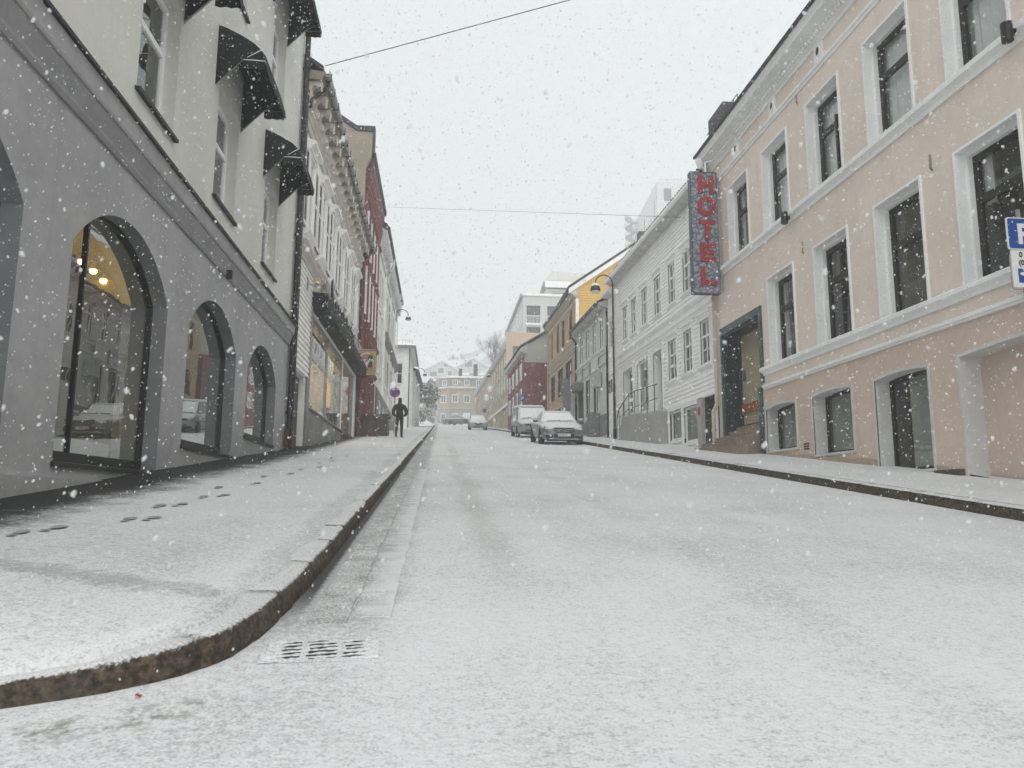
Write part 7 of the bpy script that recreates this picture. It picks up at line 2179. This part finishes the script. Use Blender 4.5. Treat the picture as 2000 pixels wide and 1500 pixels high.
# walking away: +y is ahead; left foot trailing
V = [(0, 0, .96, .15, .115), (0, .01, 1.12, .165, .12), (0, .02, 1.30, .19, .125), (0, .02, 1.45, .16, .11), (0, .03, 1.53, .07, .07), (0, .05, 1.62, .085, .10), (0, .055, 1.72, .085, .10), (0, .05, 1.79, .05, .06),
     (-.20, .02, 1.44, .085, .085), (-.27, -.02, 1.22, .075, .075), (-.285, .06, 1.07, .064, .064), (-.17, .12, .98, .055, .055),
     (.20, .02, 1.44, .085, .085), (.27, -.02, 1.22, .075, .075), (.285, .06, 1.07, .064, .064), (.17, .12, .98, .055, .055),
     (-.10, 0, .88, .105, .11), (-.115, -.03, .52, .068, .075), (-.13, -.22, .14, .05, .055), (-.135, -.20, .05, .045, .05), (-.14, -.07, .035, .042, .035),
     (.095, .01, .88, .105, .11), (.10, .08, .50, .068, .075), (.105, .06, .10, .05, .055), (.105, .06, .045, .045, .05), (.11, .20, .035, .042, .035)]
Ed = [(0, 1), (1, 2), (2, 3), (3, 4), (4, 5), (5, 6), (6, 7), (3, 8), (8, 9), (9, 10), (10, 11), (3, 12), (12, 13), (13, 14), (14, 15), (0, 16), (16, 17), (17, 18), (18, 19), (19, 20), (0, 21), (21, 22), (22, 23), (23, 24), (24, 25)]
skin_body('body', V, Ed, 'trouser', pr)
J = [(0, 0, .90, .17, .125), (0, .01, 1.04, .178, .135), (0, .015, 1.16, .19, .14), (0, .02, 1.31, .195, .14), (0, .02, 1.44, .19, .135), (0, .03, 1.53, .105, .105), (0, .03, 1.58, .085, .09),
     (-.20, .02, 1.43, .105, .105), (-.30, -.03, 1.21, .082, .082), (-.285, .05, 1.05, .072, .072), (-.19, .11, .985, .068, .068),
     (.20, .02, 1.43, .105, .105), (.30, -.03, 1.21, .082, .082), (.285, .05, 1.05, .072, .072), (.19, .11, .985, .068, .068)]
JE = [(0, 1), (1, 2), (2, 3), (3, 4), (4, 5), (5, 6), (4, 7), (7, 8), (8, 9), (9, 10), (4, 11), (11, 12), (12, 13), (13, 14)]
skin_body('jacket', J, JE, 'jacket', pr)
skin_body('beanie', [(0, .05, 1.655, .098, .112), (0, .05, 1.73, .100, .112), (0, .045, 1.80, .078, .085), (0, .04, 1.83, .03, .03)], [(0, 1), (1, 2), (2, 3)], 'hat', pr)
skin_body('hood', [(0, -.03, 1.50, .12, .08), (0, -.02, 1.57, .115, .075), (0, .0, 1.63, .09, .05)], [(0, 1), (1, 2)], 'jacket', pr)
for sx, y, z in ((-1, -.14, .045), (1, .13, .045)):
    skin_body('boot', [(sx * .12, y - .09, .055, .052, .05), (sx * .122, y + .02, .05, .05, .045), (sx * .125, y + .13, .04, .045, .035)], [(0, 1), (1, 2)], 'boot', pr)
skin_body('face', [(0, .135, 1.645, .055, .04), (0, .145, 1.69, .055, .04), (0, .15, 1.665, .02, .03)], [(0, 1), (1, 2)], 'skin', pr, 1)

# ------------------------------------------------------------------ street lamp posts on the right
def lamp_post(lab, base, H, arc, side=-1):
    r = root('street_lamp', lab, 'street lamp', base, 'street lamp posts on the hotel side', local=True)
    rad = arc / 2
    top = H - rad
    mb = MB(); mb.tube([(0, 0, 0), (0, 0, .5), (0, 0, .52), (0, 0, 2.6), (0, 0, 2.62), (0, 0, top)], [.085, .08, .062, .058, .048, .042], 10)
    mb.build('post', 'black', r, local=True)
    mb = MB(); mb.tube([(0, 0, top - .02)] + [(side * (rad - rad * math.cos(math.pi * i / 10)), 0, top + rad * math.sin(math.pi * i / 10)) for i in range(11)] + [(side * arc, 0, top - .12)], .03, 8); mb.build('arm', 'black', r, local=True)
    e = (side * arc, 0, top - .05)
    mb = MB(); mb.lathe([(.03, .04), (.05, .0), (.07, -.02), (.19, -.10), (.235, -.2), (.245, -.34), (.225, -.345)], e, 18); mb.build('lamp_hood', 'black', r, local=True)
    mb = MB(); mb.lathe([(.22, -.345), (.20, -.40), (.12, -.44), (.02, -.45)], e, 16); mb.build('lamp_glass', 'trim', r, local=True)
    mb = MB(); mb.lathe([(.21, -.10), (.19, -.03), (.12, .03), (.05, .05), (.02, .06)], e, 14); mb.build('snow_cap', 'snow', r, local=True)
    return r
lamp_post('tall black gooseneck lamp post in front of the white annex', (8.1, 34.5, 3.82), 7.85, .84)
lamp_post('more distant gooseneck lamp post before the wine red wall', (6.98, 58.8, 6.3), 7.05, .62)

# ------------------------------------------------------------------ sail shaped flag
fl = root('feather_flag', 'grey feather shaped advertising flag on a pole before the orange house', 'flag', (7.35, 43.2, 4.7), local=True)
mb = MB(); mb.lathe([(.03, .0), (.25, .01), (.25, .05), (.03, .06)], (.1, 0, 0), 12); mb.tube([(.1, 0, 0), (.12, 0, 1.2), (.2, 0, 2.6), (.12, 0, 3.25), (-.12, 0, 3.42), (-.34, 0, 3.2)], [.02, .018, .014, .011, .01, .009], 6); mb.build('pole', 'black', fl, local=True)
pts = [(.11, .55), (.19, 1.6), (.21, 2.6), (.13, 3.22), (-.11, 3.38), (-.33, 3.17), (-.36, 2.6), (-.22, 1.7), (.0, .75)]
mb = MB(); mb.extr(pts, -.012, .012, 'xz'); mb.build('cloth', 'doorgrey', fl, local=True)
mb = MB(); mb.box(-.62, .3, .03, .05, 2.35, 2.39); mb.box(-.62, .3, .03, .05, 1.95, 1.98); mb.build('crossbar', 'gutter', fl, local=True)
r_ = root('blue_parking_sign', 'small blue parking sign by the wine red wall above the van', 'traffic sign', (6.15, 56, 6.0))
mb = MB(); mb.tube([(6.15, 56, 5.9), (6.15, 56, 8.85)], .03, 6); mb.build('post', 'gutter', r_)
mb = MB(); mb.box(5.97, 6.33, 55.95, 55.97, 8.3, 8.78); mb.build('panel', 'blue', r_)
text('P', .36, Matrix(((1, 0, 0, 6.03), (0, 0, -1, 55.94), (0, 1, 0, 8.41), (0, 0, 0, 1))), 'signwhite2', r_, 'letter', .003, .01)
r_ = root('round_traffic_sign', 'small round blue sign on the long beige building', 'traffic sign', (5.45, 90, 9.4))
mb = MB(); mb.tube([(5.3, 90, 9.3), (5.3, 90, 11.9)], .03, 6); mb.build('post', 'gutter', r_)
mb = MB(); mb.lathe([(.01, 0), (.26, 0), (.26, .02), (.01, .02)], (5.3, 89.95, 11.55), 20, 'y'); mb.build('disc', 'blue', r_)

# ------------------------------------------------------------------ wires over the street
def wire(lab, a, b, sag, r):
    a, b = Vector(a), Vector(b)
    mb = MB(); mb.tube([a.lerp(b, i / 24) + Vector((0, 0, -sag * 4 * (i / 24) * (1 - i / 24))) for i in range(25)], r, 5)
    tag(mb.build('overhead_wire', 'black'), lab, 'wire', 'wires over the street')
wA = Vector((-3.42, 20.15, 13.05)); wB = at(1105, 2, 17.6)
wire('nearer dark wire from the bracketed cornice across the sky', wA, wA + (wB - wA) * 2.18, .0, .012)
wA = at(750, 404, 44); wB = at(1345, 425, 25.5)
wire('faint thin wire crossing low over the street to the white house', wA, wB, .0, .008)

# ------------------------------------------------------------------ gully grate, litter
gr = root('drain_grate', 'snow clogged iron drain grate in the road by the kerb corner', 'drain grate', (-.46, 3.44, gz(3.44)), None, (math.atan(SLOPE), 0, .1), local=True)
def flat_bar(pts, rd, z):
    mb = MB(); mb.tube(pts, rd, 8)
    mb.v = [(p[0], p[1], z + (p[2] - z) * .32) for p in mb.v]
    return mb
mb = MB(); mb.box(-.24, .20, -.13, .13, .0005, .003); mb.build('pit', 'joint', gr, local=True)
fr_ = MB()
rr = random.Random(5)
for (x0, y0, x1, y1) in ((-.27, -.135, .23, -.135), (-.27, .135, .23, .135), (-.25, -.14, -.25, .14), (.21, -.14, .21, .14)):
    n_ = 14
    pts = [(x0 + (x1 - x0) * i / n_ + rr.uniform(-.004, .004), y0 + (y1 - y0) * i / n_ + rr.uniform(-.004, .004), .003) for i in range(n_ + 1)]
    b_ = flat_bar(pts, [.020 + rr.uniform(-.006, .008) for _ in pts], .001)
    b_.v = [(p[0], p[1], .001 + (p[2] - .001) * .35) for p in b_.v]
    fr_.add(b_.v, b_.f)
fr_.build('frame', 'road', gr, local=True)
for k in range(7):
    y0 = -.155 + k * .050
    rr = random.Random(k)
    pts = []; rd = []
    for i in range(26):
        x = -.25 + .46 * i / 25
        y = y0 + .16 * (x + .02) + rr.uniform(-.004, .004)
        if abs(y) > .135: continue
        pts.append((x, y, .004))
        e = max(0, abs(i - 12.5) - 8)
        rd.append(.0105 + rr.uniform(-.004, .006) + e * .005)
    if len(pts) > 3:
        flat_bar(pts, rd, .004).build('bar', 'road', gr, local=True)
mb = MB()
for x in (-.10, .05):
    b_ = flat_bar([(x, -.12, .004), (x + .012, 0, .004), (x, .11, .004)], [.010, .018, .012], .004); mb.add(b_.v, b_.f)
mb.build('cross_rib', 'road', gr, local=True)
rr = random.Random(3); mb = MB()
bx, by, bz = -1.03, 2.90, gz(2.9)
vs = [(bx + rr.uniform(-.02, .02), by + rr.uniform(-.015, .015), bz + rr.uniform(.002, .022)) for _ in range(10)]
mb.add(vs, [(0, 1, 2), (2, 3, 4), (4, 5, 6), (6, 7, 8), (8, 9, 0), (1, 4, 7)])
tag(mb.build('litter_scrap', 'signred'), 'tiny crumpled red scrap on the snow below the kerb', 'litter')

# ------------------------------------------------------------------ falling snow: one drifting mass of flakes
def flakes():
    P = []; Sz = []
    def lay(n, y0, y1, k, zt, s0, s1):
        y = rng.uniform(y0, y1, n); hw = 1.6 + .95 * y
        x = np.clip(rng.uniform(-1, 1, n) * hw, -4.2, 8.9)
        x = np.where((x <= -3.75) | (x >= 8.6), rng.uniform(-3.7, 8.5, n) * np.minimum(1, hw / 8), x)
        z = SLOPE * y + .15 + rng.uniform(0, 1, n) * np.minimum(zt, 1.2 + .95 * y)
        P.append(np.stack([x, y, z], 1)); Sz.append(np.exp(rng.uniform(np.log(s0), np.log(s1), n)))
    lay(7500, .9, 4.0, 1, 6, .0014, .0046)
    lay(130, .38, .95, 1, 2, .0012, .0030)
    lay(21000, 3.5, 9, 1, 10, .0020, .0066)
    lay(21000, 8, 19, 1, 14, .0028, .0080)
    lay(9000, 18, 45, 1, 18, .004, .0095)
    p = np.concatenate(P); s = np.concatenate(Sz); n = len(p)
    g = (1 + 5 ** .5) / 2
    base = np.array([(-1, g, 0), (1, g, 0), (-1, -g, 0), (1, -g, 0), (0, -1, g), (0, 1, g), (0, -1, -g), (0, 1, -g), (g, 0, -1), (g, 0, 1), (-g, 0, -1), (-g, 0, 1)], float) / (1 + g * g) ** .5
    tri = np.array([(0, 11, 5), (0, 5, 1), (0, 1, 7), (0, 7, 10), (0, 10, 11), (1, 5, 9), (5, 11, 4), (11, 10, 2), (10, 7, 6), (7, 1, 8), (3, 9, 4), (3, 4, 2), (3, 2, 6), (3, 6, 8), (3, 8, 9), (4, 9, 5), (2, 4, 11), (6, 2, 10), (8, 6, 7), (9, 8, 1)])
    v = base[None] * rng.uniform(.65, 1.2, (n, 12, 1)) * s[:, None, None]
    v[:, :, 2] *= rng.uniform(.9, 1.7, (n, 1))
    ax = rng.normal(0, .22, (n, 2))
    v[:, :, 0] += v[:, :, 2] * (ax[:, :1] + .12); v[:, :, 1] += v[:, :, 2] * ax[:, 1:]
    v += p[:, None, :]
    f = tri[None] + (np.arange(n) * 12)[:, None, None]
    me = bpy.data.meshes.new('falling_snow')
    me.vertices.add(n * 12); me.vertices.foreach_set('co', v.reshape(-1))
    nf = n * 20
    me.loops.add(nf * 3); me.loops.foreach_set('vertex_index', f.reshape(-1).astype(np.int32))
    me.polygons.add(nf); me.polygons.foreach_set('loop_start', np.arange(0, nf * 3, 3, dtype=np.int32))
    me.polygons.foreach_set('loop_total', np.full(nf, 3, dtype=np.int32))
    me.update(); me.validate()
    m = NT('snowflake')
    d = m.n('ShaderNodeBsdfDiffuse'); inp(d.inputs['Color'], (.9, .91, .92))
    t = m.n('ShaderNodeBsdfTranslucent'); inp(t.inputs['Color'], (.9, .91, .92))
    mx = m.n('ShaderNodeMixShader'); mx.inputs[0].default_value = .6
    m.t.links.new(d.outputs[0], mx.inputs[1]); m.t.links.new(t.outputs[0], mx.inputs[2])
    tp = m.n('ShaderNodeBsdfTransparent')
    m2 = m.n('ShaderNodeMixShader'); m2.inputs[0].default_value = .42
    m.t.links.new(mx.outputs[0], m2.inputs[1]); m.t.links.new(tp.outputs[0], m2.inputs[2])
    m.t.links.new(m2.outputs[0], m.out.inputs['Surface'])
    me.materials.append(m.m)
    me.shade_smooth()
    o = bpy.data.objects.new('falling_snow', me); col.objects.link(o)
    o['kind'] = 'stuff'; o['label'] = 'snowflakes falling through the whole street'
flakes()

# ------------------------------------------------------------------ haze of the snowfall
mb = MB(); mb.box(-440, 540, -60, 840, -9, 142)
hz_ = mb.build('haze', 'snow', None, kind='stuff')
m = NT('snowfall_haze')
pv = m.n('ShaderNodeVolumePrincipled')
inp(pv.inputs['Color'], (.93, .95, .96)); pv.inputs['Density'].default_value = .0030; pv.inputs['Anisotropy'].default_value = .0
m.t.links.new(pv.outputs[0], m.out.inputs['Volume'])
hz_.data.materials.clear(); hz_.data.materials.append(m.m)
